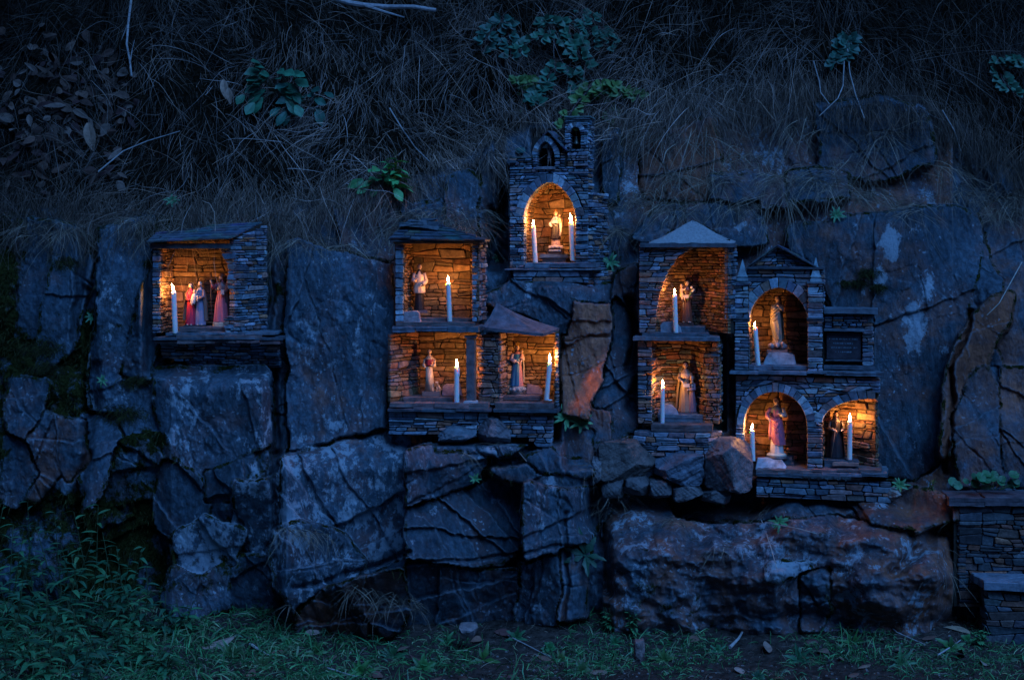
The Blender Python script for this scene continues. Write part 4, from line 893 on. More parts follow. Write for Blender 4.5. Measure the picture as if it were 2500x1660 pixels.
voussoirs(mw, plane(f6), A6, 12, .046, .045, PAL_BLUE+PAL_RED[3:])
backing(mo, f6, A6, U(1822), U(1978), v0, v1)
for a, b in ((1793, 1829), (1971, 2010)):       # pilasters
    course(mw, plane(f6, .016), v0, V(690), full(U(a), U(b)), PAL_BLUE, depth=.05, hm=(.012, .03), lm=(.03, .06)); sheet(mo, plane(f6, .016), U(a), U(b), v0, V(692), -.008)
    rw = path([f6.at(U(b), 0, .016), f6.at(U(b), 0, -.1)]); sheet(mo, rw, 0, rw.L, v0, V(692), -.002)
vault(mw, mo, f6, A6, -.04, .14, V(893), PAL_IN); backwall(mw, mo, f6, A6.uc-A6.hw-.01, A6.uc+A6.hw+.01, V(893), A6.va+.02, -.178, PAL_IN, hm=(.016, .04), lm=(.04, .09))
rw = path([f6.at(U(2010), 0, 0), f6.at(U(2010), 0, -.15)]); course(mw, rw, V(760), V(657), full(0, rw.L), PAL_OUT, depth=.02); sheet(mo, rw, 0, rw.L, V(905), V(657), -.01)
# plaque bay
vq0, vq1 = V(893, 2070), V(768, 2070)
course(mw, plane(f6, -.02), V(803, 2070), vq1, full(U(2012), U(2131)), PAL_OUT[:6], depth=.03, hm=(.010, .018), lm=(.03, .07)); course(mw, plane(f6, -.016), vq0, V(803, 2070), full(U(2104), U(2132)), PAL_BLUE+PAL_OUT, depth=.03, hm=(.014, .03), lm=(.03, .06))
sheet(mo, plane(f6, -.05), U(2010), U(2130), vq0, vq1, 0); rw = path([f6.at(U(2131), 0, -.016), f6.at(U(2131), 0, -.16)]); course(mw, rw, vq0, vq1, full(0, rw.L), PAL_OUT, depth=.02); sheet(mo, rw, 0, rw.L, vq0, vq1, -.01)
# lower storey
vb = V(1150); vt6 = V(918)
A7 = Arch(U(1893), (U(1970)-U(1818))/2, V(1040), V(957), p=2, q=.5); uB0, uB1 = U(2009), U(2140)
A8 = Arch(uB1-.004, uB1-uB0-.004, V(1028), V(968), p=2., q=.5, right=True)
course(mw, plane(f6), vb, vt6, arch_iv(U(1795), U(2150), [A7, A8], .038), PAL_BLUE+PAL_OUT, depth=.045, hm=(.010, .026), lm=(.025, .075))
voussoirs(mw, plane(f6), A7, 19, .038, .045, PAL_BLUE); voussoirs(mw, plane(f6), A8, 20, .038, .045, PAL_BLUE+PAL_RED[3:], 0, 10)
course(mw, plane(f6), V(958, 2100), vt6, full(uB1-.02, U(2150)), PAL_OUT, depth=.04, hm=(.012, .022))
backing(mo, f6, A7, U(1795), (A7.uc+A7.hw+uB0)/2, vb, vt6-.001)
cv8 = [(uB0, vb)]+A8.curve(20)[:11]; n8 = len(cv8); ou8 = [((A7.uc+A7.hw+uB0)/2, vb)]+[(max(x-.06, (A7.uc+A7.hw+uB0)/2), vt6) for x, y in cv8[1:]]
mo.add([f6.at(x, y+.003, -.008) for x, y in cv8]+[f6.at(x, y, -.008) for x, y in ou8], [(i, i+1, n8+i+1, n8+i) for i in range(n8-1)])
vault(mw, mo, f6, A7, -.04, .13, V(1146), PAL_IN); backwall(mw, mo, f6, A7.uc-A7.hw-.01, A7.uc+A7.hw+.01, V(1146), A7.va+.02, -.168, PAL_IN+PAL_RED[:2], hm=(.016, .04), lm=(.04, .09))
lw = path([f6.at(uB0, 0, -.04), f6.at(uB0+.006, 0, -.11)]); course(mw, lw, V(1146), vt6-.01, full(0, lw.L), PAL_IN, depth=.012); sheet(mo, lw, 0, lw.L+.02, V(1146), vt6, -.006)
bw8 = path([f6.at(uB0, 0, -.11), f6.at(U(2066), 0, -.125), f6.at(U(2141), 0, -.035), f6.at(U(2146), 0, -.1)]); course(mw, bw8, V(1146), V(955), full(0, bw8.L), PAL_IN+PAL_RED[:3], depth=.012, hm=(.011, .03), lm=(.03, .09)); sheet(mo, bw8, 0, bw8.L, V(1146), V(950), -.006, na=20)
mo.add([f6.at(U(2005), V(962, 2075), -.03), f6.at(U(2150), V(962, 2075), -.03), f6.at(U(2150), V(960, 2075), -.18), f6.at(U(2005), V(960, 2075), -.18)], [(0, 1, 2, 3)])
mw.build("wall", M_stone, s6); mo.build("mortar", M_mortar, s6)
# mouldings, cornices, slabs
for a, b in ((1789, 1831), (1970, 2012)):
    mr = MB()
    fslab(mr, f6, a, b, 776, 780, -.02, .026, SLT); fslab(mr, f6, a+1, b-1, 780.5, 785, -.02, .021, SLB); mr.build('pilaster_moulding', M_slate, s6); mr = MB(); fslab(mr, f6, a-1, b+1, 688, 693, -.04, .024, SLB); mr.build('pilaster_cap', M_slate, s6)
mr = MB()
fslab(mr, f6, 1822, 2012, 652, 657, -.12, .018, SLT); mr.build('upper_cornice', M_slate, s6); mr = MB(); fslabs(mr, f6, 1828, 1972, 893, 904, -.16, .004, SLB, 2, layers=2)
fslabs(mr, f6, 1782, 2020, 906, 915, -.18, .034, SLB, 4); 
q = [f6.at(U(2012, 912, .03), 0, .03), f6.at(U(2158, 915, .03), 0, .03), f6.at(U(2134), 0, -.10), f6.at(U(2010), 0, -.12)]; slab(mr, [(p.x, p.y) for p in q], f6.O.z+V(905, 2070), .018, SLB, layers=2, rough=.004)
q = [f6.at(U(2012), 0, .004), f6.at(U(2138), 0, .0), f6.at(U(2128), 0, -.10), f6.at(U(2010), 0, -.12)]; slab(mr, [(p.x, p.y) for p in q], f6.O.z+V(893, 2070), .016, SLT, layers=1, rough=.003)
mr.build("cornice", M_slate, s6); mr = MB(); fslab(mr, f6, 2012, 2143, 753, 766, -.13, .008, SLB, rough=.002); mr.build('plaque_bay_slab', M_slate, s6); mr = MB(); fslab(mr, f6, 2012, 2110, 803, 809, -.05, -.004, SLB, rough=.001); mr.build('plaque_lintel', M_slate, s6); ms_ = MB()
fslabs(ms_, f6, 1846, 2152, 1146, 1155, -.17, .03, SLR, 5); fslabs(ms_, f6, 1846, 2168, 1155, 1166, -.17, .042, SLB, 6, layers=2)
fslab(ms_, f6, 1876, 1934, 1117, 1128, -.15, -.07, SLT, layers=2); fslab(ms_, f6, 1880, 1938, 1128.5, 1146, -.15, -.06, SLT, layers=3); fslab(ms_, f6, 2012, 2096, 1124, 1145, -.11, -.02, SLT, layers=3)
msr = MB(); fslab(msr, f6, 1872, 1932, 862, 892, -.15, -.06, SLT, layers=2); msr.build('riser', M_slate, s6)
ms_.build("floor_slab", M_slate, s6)
mb_ = MB(); mo = MB(); course(mb_, plane(f6, .02), V(1214), V(1168), full(U(1846, 1180), U(2176, 1180)), PAL_OUT, depth=.06, hm=(.012, .034), lm=(.04, .12), jit=.007); sheet(mo, plane(f6, .02), U(1846, 1180), U(2174, 1180), V(1212), V(1168), -.012)
mb_.build("plinth", M_stone, s6); mo.build("mortar", M_mortar, s6)
# pediment: stone triangle with raking slates
m = MB(); mo = MB(); ap_u, ap_v = f6.uv(1898, 604); bl_u = U(1834, 655); br_u = U(1984, 655); bv = V(652)
def tri(lo, hi):
    f = lambda v: min(1, max(0, (v-bv)/(ap_v-bv))); return [((lerp(bl_u, ap_u, f(lo)), lerp(bl_u, ap_u, f(hi))), (lerp(br_u, ap_u, f(lo)), lerp(br_u, ap_u, f(hi))))]
course(m, plane(f6, -.012), bv, ap_v-.008, tri, PAL_OUT, depth=.03, hm=(.010, .018), lm=(.03, .06)); mo.add([f6.at(bl_u, bv, -.02), f6.at(br_u, bv, -.02), f6.at(ap_u, ap_v, -.02)], [(0, 1, 2)])
pe = m.build("pediment", M_stone, s6); mo.build("mortar", M_mortar, pe); m = MB()
for su, sgn in ((bl_u-.008, -1), (br_u+.008, 1)):
    q = [f6.at(su, bv+.002, .02), f6.at(su, bv+.002, -.12), f6.at(ap_u, ap_v+.008, -.12), f6.at(ap_u, ap_v+.008, .02)]
    shingles(m, q, 4, (.085,.10,.12), th=.005, wm=(.035, .06)); m.add(q, [(0, 1, 2, 3), (3, 2, 1, 0)], (.05,.06,.07))
m.build("roof", M_slate, s6)
for cx_, bs, tp in ((1813, 686, 634), (1992, 688, 629)):
    m = MB(); c = f6.at(U(cx_, bs), 0, .0); k = c.y/F; zb = f6.O.z+V(bs, cx_); zt_ = f6.O.z+V(tp, cx_); hw = 13*k
    for (h0, h1, wa, wb) in ((0, .12, 1.05, 1.0), (.12, .2, .85, .85), (.2, .27, 1.0, .9), (.27, 1, .82, .04)):
        vs = []
        for t, ww in ((h0, wa), (h1, wb)):
            for x, y in ((-1, -1), (1, -1), (1, 1), (-1, 1)): vs.append((c.x+(x*f6.U.x-y*f6.N.x)*hw*ww, c.y+(x*f6.U.y-y*f6.N.y)*hw*ww, lerp(zb, zt_, t)))
        m.add(vs, [(0, 1, 5, 4), (1, 2, 6, 5), (2, 3, 7, 6), (3, 0, 4, 7), (4, 5, 6, 7)], (.20,.29,.33))
    m.build("obelisk", M_slate, s6)
# plaque with engraved lines (worn past reading)
m = MB(); a, b = U(2018), U(2102); c_, d = V(878, 2060), V(814, 2060); pw = -.032
vs = [f6.at(x, y, w) for w in (pw-.02, pw) for x, y in ((a, c_), (b, c_), (b, d), (a, d))]; m.add(vs, [(4, 5, 6, 7), (0, 1, 5, 4), (1, 2, 6, 5), (2, 3, 7, 6), (3, 0, 4, 7)], (.045,.035,.045)); pq = m.build("plaque", M_slate, s6)
m = MB(); rr2 = random.Random(3)
for line, (x0, x1) in zip((829, 839.5, 850, 860.5), ((2024, 2094), (2034, 2080), (2026, 2092), (2040, 2078))):
    x = x0
    while x < x1:
        if rr2.random() < .16: x += 3.2
        for s_ in range(rr2.choice((1, 2, 2, 3))):
            ux, vy = U(x+s_*1.2), V(line, 2060); hh = rr2.choice((.0042, .0052, .006)); sl_ = rr2.uniform(-.0015, .0015)
            m.add([f6.at(ux, vy-hh/2, pw+.0006), f6.at(ux+.0013, vy-hh/2, pw+.0006), f6.at(ux+.0013+sl_, vy+hh/2, pw+.0006), f6.at(ux+sl_, vy+hh/2, pw+.0006)], [(0, 1, 2, 3)], (.20,.28,.34))
        x += rr2.uniform(3.2, 4.4)
m.build("lettering", M_paint, pq)
m = MB(); fslab(m, f6, 2015, 2106, 879, 882, -.05, -.012, SLT, rough=.001); m.build("plaque_ledge", M_slate, s6)
# ---------------------------------------------------------------- candles
def candle(fr, bx, by, tx, ty, fy, w, label, dia=12.5, drip=False, tw=0.):
    b = fr.pt(bx, by, w); t = fr.pt(tx, ty, w); k = b.y/F; r = dia*k/2; ax = (t-b)
    root = empty("candle", b, label, "candle", "lit white candles in the shrines")
    m = MB(); n = 20; H = ax.length; d = ax.normalized(); vs = []; fs = []
    prof = [(0, 1.0), (.002, 1.03), (.3*H, 1.0), (.6*H, .985), (.85*H, .975), (H-.010, .965), (H-.004, .90), (H-.001, .78), (H-.0015, .6), (H-.0045, .45), (H-.005, .12)]
    ph = R.uniform(0, 6)
    for s_, q in prof:
        for i in range(n):
            a = 2*math.pi*i/n; rr = r*q*(1+.015*math.sin(a*3+ph+s_*30)); z = s_+(.0022*math.sin(a+ph) if s_ > H-.006 else 0)
            vs.append(b+d*z+Vector((rr*math.cos(a), rr*math.sin(a), 0)))
    for j in range(len(prof)-1):
        for i in range(n): fs.append((j*n+i, j*n+(i+1) % n, (j+1)*n+(i+1) % n, (j+1)*n+i))
    fs.append(tuple(range((len(prof)-1)*n, len(prof)*n))); fs.append(tuple(range(n-1, -1, -1)))
    m.add(vs, fs); body = m.build("wax_body", M_wax, root, smooth=True)
    if drip:
        m = MB(); q = b+d*(H*.78)+Vector((r*.95, -r*.3, 0)); m.ball(q, (r*.3, r*.3, r*1.0)); m.ball(q+Vector((0, 0, r*1.4)), (r*.2, r*.2, r*1.2)); m.build("wax_drip", M_wax, body, smooth=True); m = MB(); m.ball(b+Vector((r*1.3, -r*.3, .001)), (r*1.2, r*.9, .003)); m.build("wax_pool", M_wax, body, smooth=True)
    m = MB(); wt = t+d*.004; lean = Vector((tw*.3, 0, 1)).normalized(); m.tube([t-d*.005, t+d*.001, wt+lean*.002], [.0009, .0009, .0007], 6); m.build("wick", M_wick, root)
    f0 = t+d*.003; hgt = (ty-fy)*k-.003; m = MB(); pts = []; rad = []
    for i in range(11):
        q = i/10; pts.append(f0+Vector((tw*hgt*q**1.3, 0, hgt*q))); rad.append(max(.0002, hgt*.165*math.sin(math.pi*min(1, q**.62))**1.0*(1-q*.25)+.0006*(1-q)))
    m.tube(pts, rad, 10); m.build("flame", M_flame, root, smooth=True)
    return root
candle(f1, 428, 814, 424, 711, 693, -.004, "leftmost candle, leaning, beside the three-figure statue in the far left niche", 13, tw=-.35)
candle(f2, 1098, 785, 1094, 690, 673, -.03, "candle right of the white-smocked priest statue in the upper niche by the slate post", 12)
candle(f2, 1115, 989, 1115, 893, 877, -.005, "candle with a wax drip on its side, standing left of the slate post", 12.5, drip=True)
candle(f3, 1334, 977, 1342, 882, 863, .016, "candle leaning right, under the smooth pointed slate roof beside the blue-robed statue", 12, drip=True)
candle(f4, 1307, 641, 1302, 551, 537, -.02, "left one of the chapel's two candles, with the lower flame", 12)
candle(f4, 1398, 637, 1394, 542, 522, -.02, "right one of the chapel's two candles, with the taller flame", 12, tw=-.12, drip=True)
candle(f5, 1650, 813, 1647, 718, 705, -.012, "candle before the friar statue holding a child and lilies under the pale roof", 12)
candle(f5, 1617, 1036, 1618, 942, 927, -.012, "candle in the lowest niche under the pale roof, before a half-round stone", 10.5)
candle(f6, 1851, 893, 1843, 797, 785, -.014, "candle leaning at the left jamb of the arch under the pediment", 12)
candle(f6, 1838, 1125, 1836, 1048, 1033, -.012, "shortest candle, its foot hidden behind a block at the lower left arch", 12, tw=.08)
candle(f6, 2074, 1122, 2075, 1026, 1009, -.035, "rightmost candle, in front of the bearded dark-robed statue", 12)
# ---------------------------------------------------------------- painted plaster figures, modelled at height 1 facing -y
SKIN = (.74,.52,.40)
def loft(mb, rings, col, nf=9, amp=.0, seed=0, n=44, a0=0., a1=2*math.pi, tw=1., top=True, bottom=True, colf=None):
    """rings: (z, cx, cy, rx, ry); folds swell towards the hem"""
    rr = random.Random(seed); p1, p2, p3 = [rr.uniform(0, 6) for _ in range(3)]; closed = a1-a0 > 6.2; m = n if closed else n+1; vs = []; fs = []
    zs = [r[0] for r in rings]; fine = []
    for i in range(len(rings)-1):
        k = max(1, int(abs(rings[i+1][0]-rings[i][0])/.035)+1)
        for j in range(k): t = j/k; fine.append([lerp(rings[i][q], rings[i+1][q], t) for q in range(5)])
    fine.append(list(rings[-1])); z0, z1 = min(zs), max(zs)
    for z, cx, cy, rx, ry in fine:
        h = (z-z0)/max(1e-6, z1-z0); A = amp*(1-h)**.6
        for i in range(m):
            a = a0+(a1-a0)*i/n; f = .55*math.cos(nf*a+p1+tw*z*3)+.3*math.cos((nf*1.7)//1*a+p2-z*4)+.25*math.cos(3*a+p3+z*6)
            s_ = 1+A*f; vs.append((cx+rx*s_*math.cos(a), cy+ry*s_*math.sin(a), z))
    L = len(fine)
    for j in range(L-1):
        for i in range(n if closed else n): i2 = (i+1) % m if closed else i+1; fs.append((j*m+i, j*m+i2, (j+1)*m+i2, (j+1)*m+i))
    if closed and bottom: fs.append(tuple(range(m-1, -1, -1)))
    if closed and top: fs.append(tuple((L-1)*m+i for i in range(m)))
    mb.add(vs, fs, col)
    if not closed:          # give an open mantle some thickness
        mb.add([(v[0]*.97+.0, v[1]*.97, v[2]) for v in vs], [tuple(reversed(f)) for f in fs if len(f) == 4], tuple(c*.8 for c in col))
def xf(mb, H, X, yaw=0.):
    c, s_ = math.cos(yaw), math.sin(yaw)
    mb.v = [(X[0]+(v[0]*c-v[1]*s_)*H, X[1]+(v[0]*s_+v[1]*c)*H, X[2]+v[2]*H) for v in mb.v]; return mb
def robe_rings(w=1., hem=.15, waist=.60, sh=.80, lean=0.):
    return [(0, 0, 0, hem*w, hem*.78*w), (.08, 0, 0, hem*.95*w, hem*.74*w), (.35, lean*.3, 0, hem*.80*w, hem*.62*w), (waist, lean*.6, 0, .082*w, .068*w), (.70, lean*.8, 0, .098*w, .072*w), (sh-.02, lean, 0, .105*w, .066*w), (sh+.02, lean, .002, .075*w, .05*w), (sh+.055, lean, .004, .034, .034), (sh+.09, lean, .0, .030, .030)]
def head(mb, c, s_=1., tilt=0., turn=0., skin=SKIN):
    rot = Matrix.Rotation(turn, 3, 'Z') @ Matrix.Rotation(tilt, 3, 'Y')
    def fn(d):
        q = 1.
        if d.y < -.3: q += .03*math.exp(-((d.z+.1)**2)*20)            # cheeks
        if d.z < -.3: q -= .10*(-d.z-.3)
        return q
    mb.ball(c, (.046*s_, .052*s_, .064*s_), skin, 18, 14, rot, fn); c = Vector(c)
    def at(x, y, z): return c+rot @ Vector((x*s_, y*s_, z*s_))
    mb.ball(at(0, -.056, -.006), (.007*s_, .010*s_, .014*s_), skin, 8, 6, rot)
    mb.ball(at(0, -.050, -.030), (.012*s_, .006*s_, .004*s_), (.45,.16,.13), 8, 5, rot)
    for sx in (-1, 1):
        mb.ball(at(.018*sx, -.047, .006), (.008*s_, .004*s_, .0045*s_), (.05,.03,.02), 8, 5, rot); mb.ball(at(.018*sx, -.046, .018), (.011*s_, .004*s_, .0025*s_), (.12,.07,.04), 6, 4, rot)
        mb.ball(at(.047*sx, .0, -.002), (.006*s_, .010*s_, .014*s_), skin, 6, 5, rot)
def hand(mb, c, d, up, s_=1., curl=.5, col=SKIN, side=1):
    """palm, four unequal bent fingers and a thumb leaving the side of the palm"""
    c = Vector(c); d = Vector(d).normalized(); up = Vector(up); sd = d.cross(up).normalized(); up = sd.cross(d)
    L = .085*s_*.5
    pal = [c, c+d*L*.5, c+d*L]; mb.tube(pal, [.011*s_, .015*s_, .014*s_], 8, col)
    for k, (o, l) in enumerate(((-1.5, .8), (-.5, .98), (.5, 1.), (1.5, .88))):
        p0 = c+d*L*.9+sd*o*.0075*s_; p1 = p0+(d-up*curl*.3).normalized()*L*.36*l; p2 = p1+(d-up*curl).normalized()*L*.3*l; p3 = p2+(d*.6-up*curl*1.6).normalized()*L*.24*l
        mb.tube([p0, p1, p2, p3], [.0052*s_, .0048*s_, .0042*s_, .003*s_], 6, col)
    t0 = c+d*L*.35-sd*side*.013*s_; mb.tube([t0, t0-sd*side*.010*s_+d*L*.25, t0-sd*side*.010*s_+d*L*.55], [.006*s_, .0052*s_, .0038*s_], 6, col)
def arm(ms, mh, sh, el, hd, col, s_=1., wide=1.3, skin=SKIN, curl=.6, up=(0, 0, 1), side=1):
    sh, el, hd = Vector(sh), Vector(el), Vector(hd); wr = hd.lerp(el, .12)
    ms.tube([sh, sh.lerp(el, .4), el, el.lerp(wr, .5), wr], [.036*s_, .034*s_, .031*s_, .030*s_*wide, .026*s_*wide], 12, col)
    mh.tube([el.lerp(wr, .8), wr, hd], [.014*s_, .012*s_, .010*s_], 8, skin); hand(mh, hd, hd-el, up, s_, curl, skin, side)
def crown(mb, c, r, h, col, n=8):
    vs = []; fs = []
    for i in range(n*2):
        a = math.pi*i/n; vs += [(c[0]+r*math.cos(a), c[1]+r*math.sin(a), c[2]), (c[0]+r*1.35*math.cos(a), c[1]+r*1.35*math.sin(a), c[2]+(h if i % 2 else h*.45))]
    m = n*2
    for i in range(m): j = (i+1) % m; fs += [(2*i, 2*j, 2*j+1, 2*i+1), (2*i+1, 2*j+1, 2*j, 2*i)]
    mb.add(vs, fs, col)
    for k in range(4):
        a = math.pi*k/4*2; mb.tube([(c[0]+r*1.2*math.cos(a), c[1]+r*1.2*math.sin(a), c[2]+h*.6), (c[0]+r*.8*math.cos(a), c[1]+r*.8*math.sin(a), c[2]+h*1.2), (c[0], c[1], c[2]+h*1.35)], [r*.12]*3, 5, col)
    mb.ball((c[0], c[1], c[2]+h*1.45), (r*.25,)*3, col, 6, 5)
def scarf(mb, pts, wd, col, th=.012):
    mb.tube(pts, [wd]*len(pts), 8, col)
class Statue:
    def __init__(s, name, fr, px, pyb, w, pyt, label, yaw=0., Hn=1.0):
        s.X = fr.pt(px, pyb, w); s.H = (pyb-pyt)*s.X.y/F/Hn; s.yaw = -fr.yaw+yaw; s.root = empty(name, s.X, label, "statue")
    def part(s, name, fn, mat_=None, smooth=True, parent=None):
        m = MB(); fn(m); return xf(m, s.H, s.X, s.yaw).build(name, mat_ or M_paint, parent or s.root, smooth=smooth)
def plinth(m, r, ry, z0, z1, col, sq=False, bev=.1):
    if sq: m.box((0, 0, (z0+z1)/2), r*2, ry*2, z1-z0, col)
    else: loft(m, [(z0, 0, 0, r, ry), (z0+(z1-z0)*.35, 0, 0, r, ry), (z0+(z1-z0)*.45, 0, 0, r*.92, ry*.92), (z1, 0, 0, r*.9, ry*.9)], col, amp=0)
# 1. three figures: woman, man and child
s = Statue("family_statue", f1, 477, 798, -.085, 686, "three-figure statue of a woman in red, a man and a child beside the leftmost candle")
B = .04
s.part("base", lambda m: m.box((0, 0, B/2), .46, .24, B, (.05,.045,.05), j=.003), smooth=False)
O1, O2 = (-.10, -.01), (.10, .02)
def off(fn, o, z, k): 
    def g(m):
        q = MB(); fn(q); m.add([(v[0]*k+o[0], v[1]*k+o[1], v[2]*k+z) for v in q.v], [], (1,)*3); n = len(m.v)-len(q.v)
        m.f.extend(tuple(i+n for i in f) for f in q.f); m.c.extend(q.c)
    return g
s.part("red_dress", off(lambda m: loft(m, robe_rings(.8), (.55,.03,.07), 9, .13, 1), O1, B, .92))
s.part("cloak", off(lambda m: loft(m, [(.12, -.02, .03, .16, .11), (.5, -.01, .02, .145, .10), (.76, 0, .01, .115, .085), (.86, 0, .02, .06, .06), (.99, 0, .012, .058, .062), (1.01, 0, .0, .03, .04)], (.36,.29,.20), 7, .12, 2, a0=-.35, a1=math.pi+.45, top=False), O1, B, .92))
s.part("head", off(lambda m: head(m, (0, -.005, .925), .95, .0, .2), O1, B, .92))
s.part("hair", off(lambda m: m.ball((0, .014, .935), (.052, .050, .066), (.22,.13,.06), 14, 10), O1, B, .92))
s.part("grey_robe", off(lambda m: loft(m, robe_rings(.85), (.26,.25,.36), 9, .13, 3), O2, B, .96))
s.part("mantle", off(lambda m: loft(m, [(.10, .03, .03, .15, .10), (.5, .02, .02, .14, .10), (.74, 0, .01, .12, .085), (.83, 0, .01, .06, .055)], (.17,.12,.09), 7, .12, 4, a0=-1.0, a1=math.pi+.2, top=False), O2, B, .96))
s.part("head", off(lambda m: head(m, (0, -.01, .93), .95, .12, -.35), O2, B, .96))
s.part("hair", off(lambda m: (m.ball((0, .012, .945), (.052, .052, .062), (.05,.03,.02), 14, 10), m.ball((-.004, -.042, .885), (.026, .020, .026), (.06,.035,.02), 8, 6)), O2, B, .96))
s.part("arms", lambda m: (arm(m, m, (.17, 0, .80), (.20, -.07, .66), (.10, -.12, .63), (.22,.16,.17), .9), arm(m, m, (-.17, -.02, .74), (-.16, -.08, .60), (-.05, -.13, .58), (.42,.04,.07), .8), arm(m, m, (.03, 0, .78), (.03, -.08, .64), (.06, -.12, .60), (.17,.17,.25), .7)))
s.part("child", lambda m: (loft(m, [(.50, -.03, -.12, .05, .04), (.60, -.02, -.12, .055, .045), (.70, .0, -.11, .05, .04), (.735, .0, -.11, .018, .018)], (.66,.62,.56), 6, .1, 5), head(m, (.005, -.115, .775), .62), m.ball((.005, -.105, .79), (.031, .031, .036), (.25,.15,.06), 10, 8), m.tube([(-.03, -.13, .55), (-.05, -.15, .50), (-.03, -.16, .47)], [.016, .013, .009], 8, SKIN), arm(m, m, (.03, -.11, .70), (.06, -.13, .66), (.095, -.13, .67), (.66,.62,.56), .45)))
s.part("feet", lambda m: [m.ball((x, -.105, B+.012), (.022, .034, .013), SKIN, 8, 6) for x in (-.15, -.07, .07, .16)])
# 2. bearded saint with hat and staff
s = Statue("pilgrim_statue", f1, 541, 797, -.09, 664, "bearded pilgrim statue with round hat, staff and rose robe on a cream base", Hn=1.03)
B = .085
s.part("base", lambda m: loft(m, [(0, 0, 0, .165, .13), (B-.01, 0, 0, .165, .13), (B, 0, 0, .155, .12)], (.50,.45,.34), amp=.0), smooth=False)
s.part("robe", off(lambda m: loft(m, robe_rings(1.02, .165), (.52,.15,.20), 8, .12, 11), (0, 0), B, .9))
s.part("cloak", off(lambda m: loft(m, [(.05, .05, .03, .155, .11), (.5, .03, .02, .15, .10), (.76, 0, .01, .13, .085), (.84, 0, .0, .06, .05)], (.07,.045,.05), 7, .1, 12, a0=-1.15, a1=math.pi-.2, top=False), (0, 0), B, .9))
s.part("cape", off(lambda m: loft(m, [(.66, 0, 0, .135, .09), (.76, 0, 0, .12, .08), (.85, 0, 0, .04, .04)], (.13,.11,.13), 6, .06, 13), (0, 0), B, .9))
s.part("head", off(lambda m: head(m, (-.012, -.01, .925), 1., .05, .3, (.42,.28,.21)), (0, 0), B, .9))
s.part("hair", off(lambda m: (m.ball((-.004, .012, .925), (.058, .055, .066), (.05,.03,.025), 14, 10), m.ball((-.02, -.045, .875), (.032, .022, .040), (.05,.03,.025), 10, 8)), (0, 0), B, .9))
s.part("hat", off(lambda m: (loft(m, [(.965, .012, .01, .088, .085), (.972, .012, .01, .092, .088), (.985, .012, .01, .055, .055), (1.02, .012, .01, .042, .042), (1.03, .012, .01, .01, .01)], (.11,.055,.04), amp=0)), (0, 0), B, .9))
s.part("arms", off(lambda m: (arm(m, m, (-.10, 0, .80), (-.16, -.06, .70), (-.19, -.09, .80), (.32,.06,.07), 1.), arm(m, m, (.10, 0, .80), (.13, -.07, .66), (.06, -.12, .62), (.10,.07,.08), 1.)), (0, 0), B, .9))
s.part("book", off(lambda m: m.box((.05, -.14, .63), .07, .03, .10, (.50,.52,.55), j=.006), (0, 0), B, .9), smooth=False)
s.part("staff", off(lambda m: (m.tube([(-.205, -.10, 1.0), (-.20, -.11, .5), (-.17, -.13, .0)], [.008]*3, 8, (.13,.07,.04)), m.ball((-.205, -.10, .86), (.026, .024, .026), (.30,.24,.20), 10, 8)), (0, 0), B, .9))
# 3. priest in white smock
s = Statue("priest_statue", f2, 1024, 757, -.09, 644, "priest statue in white smock over black cassock, below the dark slate roof", yaw=.15)
s.part("cassock", lambda m: loft(m, robe_rings(.9, .125), (.018,.016,.02), 8, .08, 21))
s.part("smock", lambda m: loft(m, [(.36, 0, 0, .118, .098), (.40, 0, 0, .128, .105), (.60, 0, 0, .115, .09), (.74, 0, 0, .108, .078), (.84, 0, 0, .036, .036)], (.62,.47,.36), 11, .07, 22))
s.part("head", lambda m: head(m, (.005, -.008, .925), .95, 0, .25, (.48,.33,.25)))
s.part("hair", lambda m: m.ball((0, .014, .94), (.051, .050, .060), (.09,.055,.035), 14, 10))
s.part("arms", lambda m: (arm(m, m, (-.10, 0, .79), (-.155, -.03, .62), (-.08, -.11, .66), (.52,.36,.30), 1.1, 1.7), arm(m, m, (.10, 0, .79), (.155, -.04, .62), (.05, -.12, .55), (.62,.47,.36), 1.1, 1.7)))
s.part("cross", lambda m: (m.box((.03, -.145, .57), .012, .012, .10, (.18,.20,.26)), m.box((.03, -.147, .585), .05, .012, .012, (.18,.20,.26))), smooth=False)
s.part("base", lambda m: m.box((.02, 0, -.03), .30, .22, .06, (.16,.11,.12), j=.003), smooth=False)
# 4. friar with dog
s = Statue("friar_statue", f2, 1050, 966, -.08, 852, "friar statue in cream robe and maroon cape with a small dog at its side")
B = .10
s.part("base", lambda m: m.box((.035, 0, B/2), .38, .24, B, (.16,.13,.13), j=.005), smooth=False)
s.part("robe", off(lambda m: loft(m, robe_rings(.88, .13), (.46,.34,.25), 10, .05, 31), (-.01, 0), B, .9))
s.part("apron", off(lambda m: (m.box((-.01, -.098, .30), .15, .014, .56, (.50,.38,.28), j=.002), m.box((-.01, -.104, .16), .15, .006, .008, (.25,.16,.12))), (0, 0), B, .9))
s.part("cape", off(lambda m: loft(m, [(.60, 0, 0, .135, .095), (.72, 0, 0, .125, .085), (.80, 0, 0, .07, .06)], (.20,.02,.035), 8, .05, 32), (-.01, 0), B, .9))
s.part("hood", off(lambda m: loft(m, [(.755, 0, 0, .115, .085), (.77, 0, 0, .118, .087), (.83, 0, 0, .06, .055), (.85, 0, 0, .04, .04)], (.42,.31,.22), 8, .02, 33), (-.01, 0), B, .9))
s.part("head", off(lambda m: head(m, (0, -.008, .93), 1., 0, .1, (.50,.34,.25)), (-.01, 0), B, .9))
s.part("hair", off(lambda m: m.ball((0, .016, .93), (.050, .046, .050), (.16,.09,.05), 14, 10), (-.01, 0), B, .9))
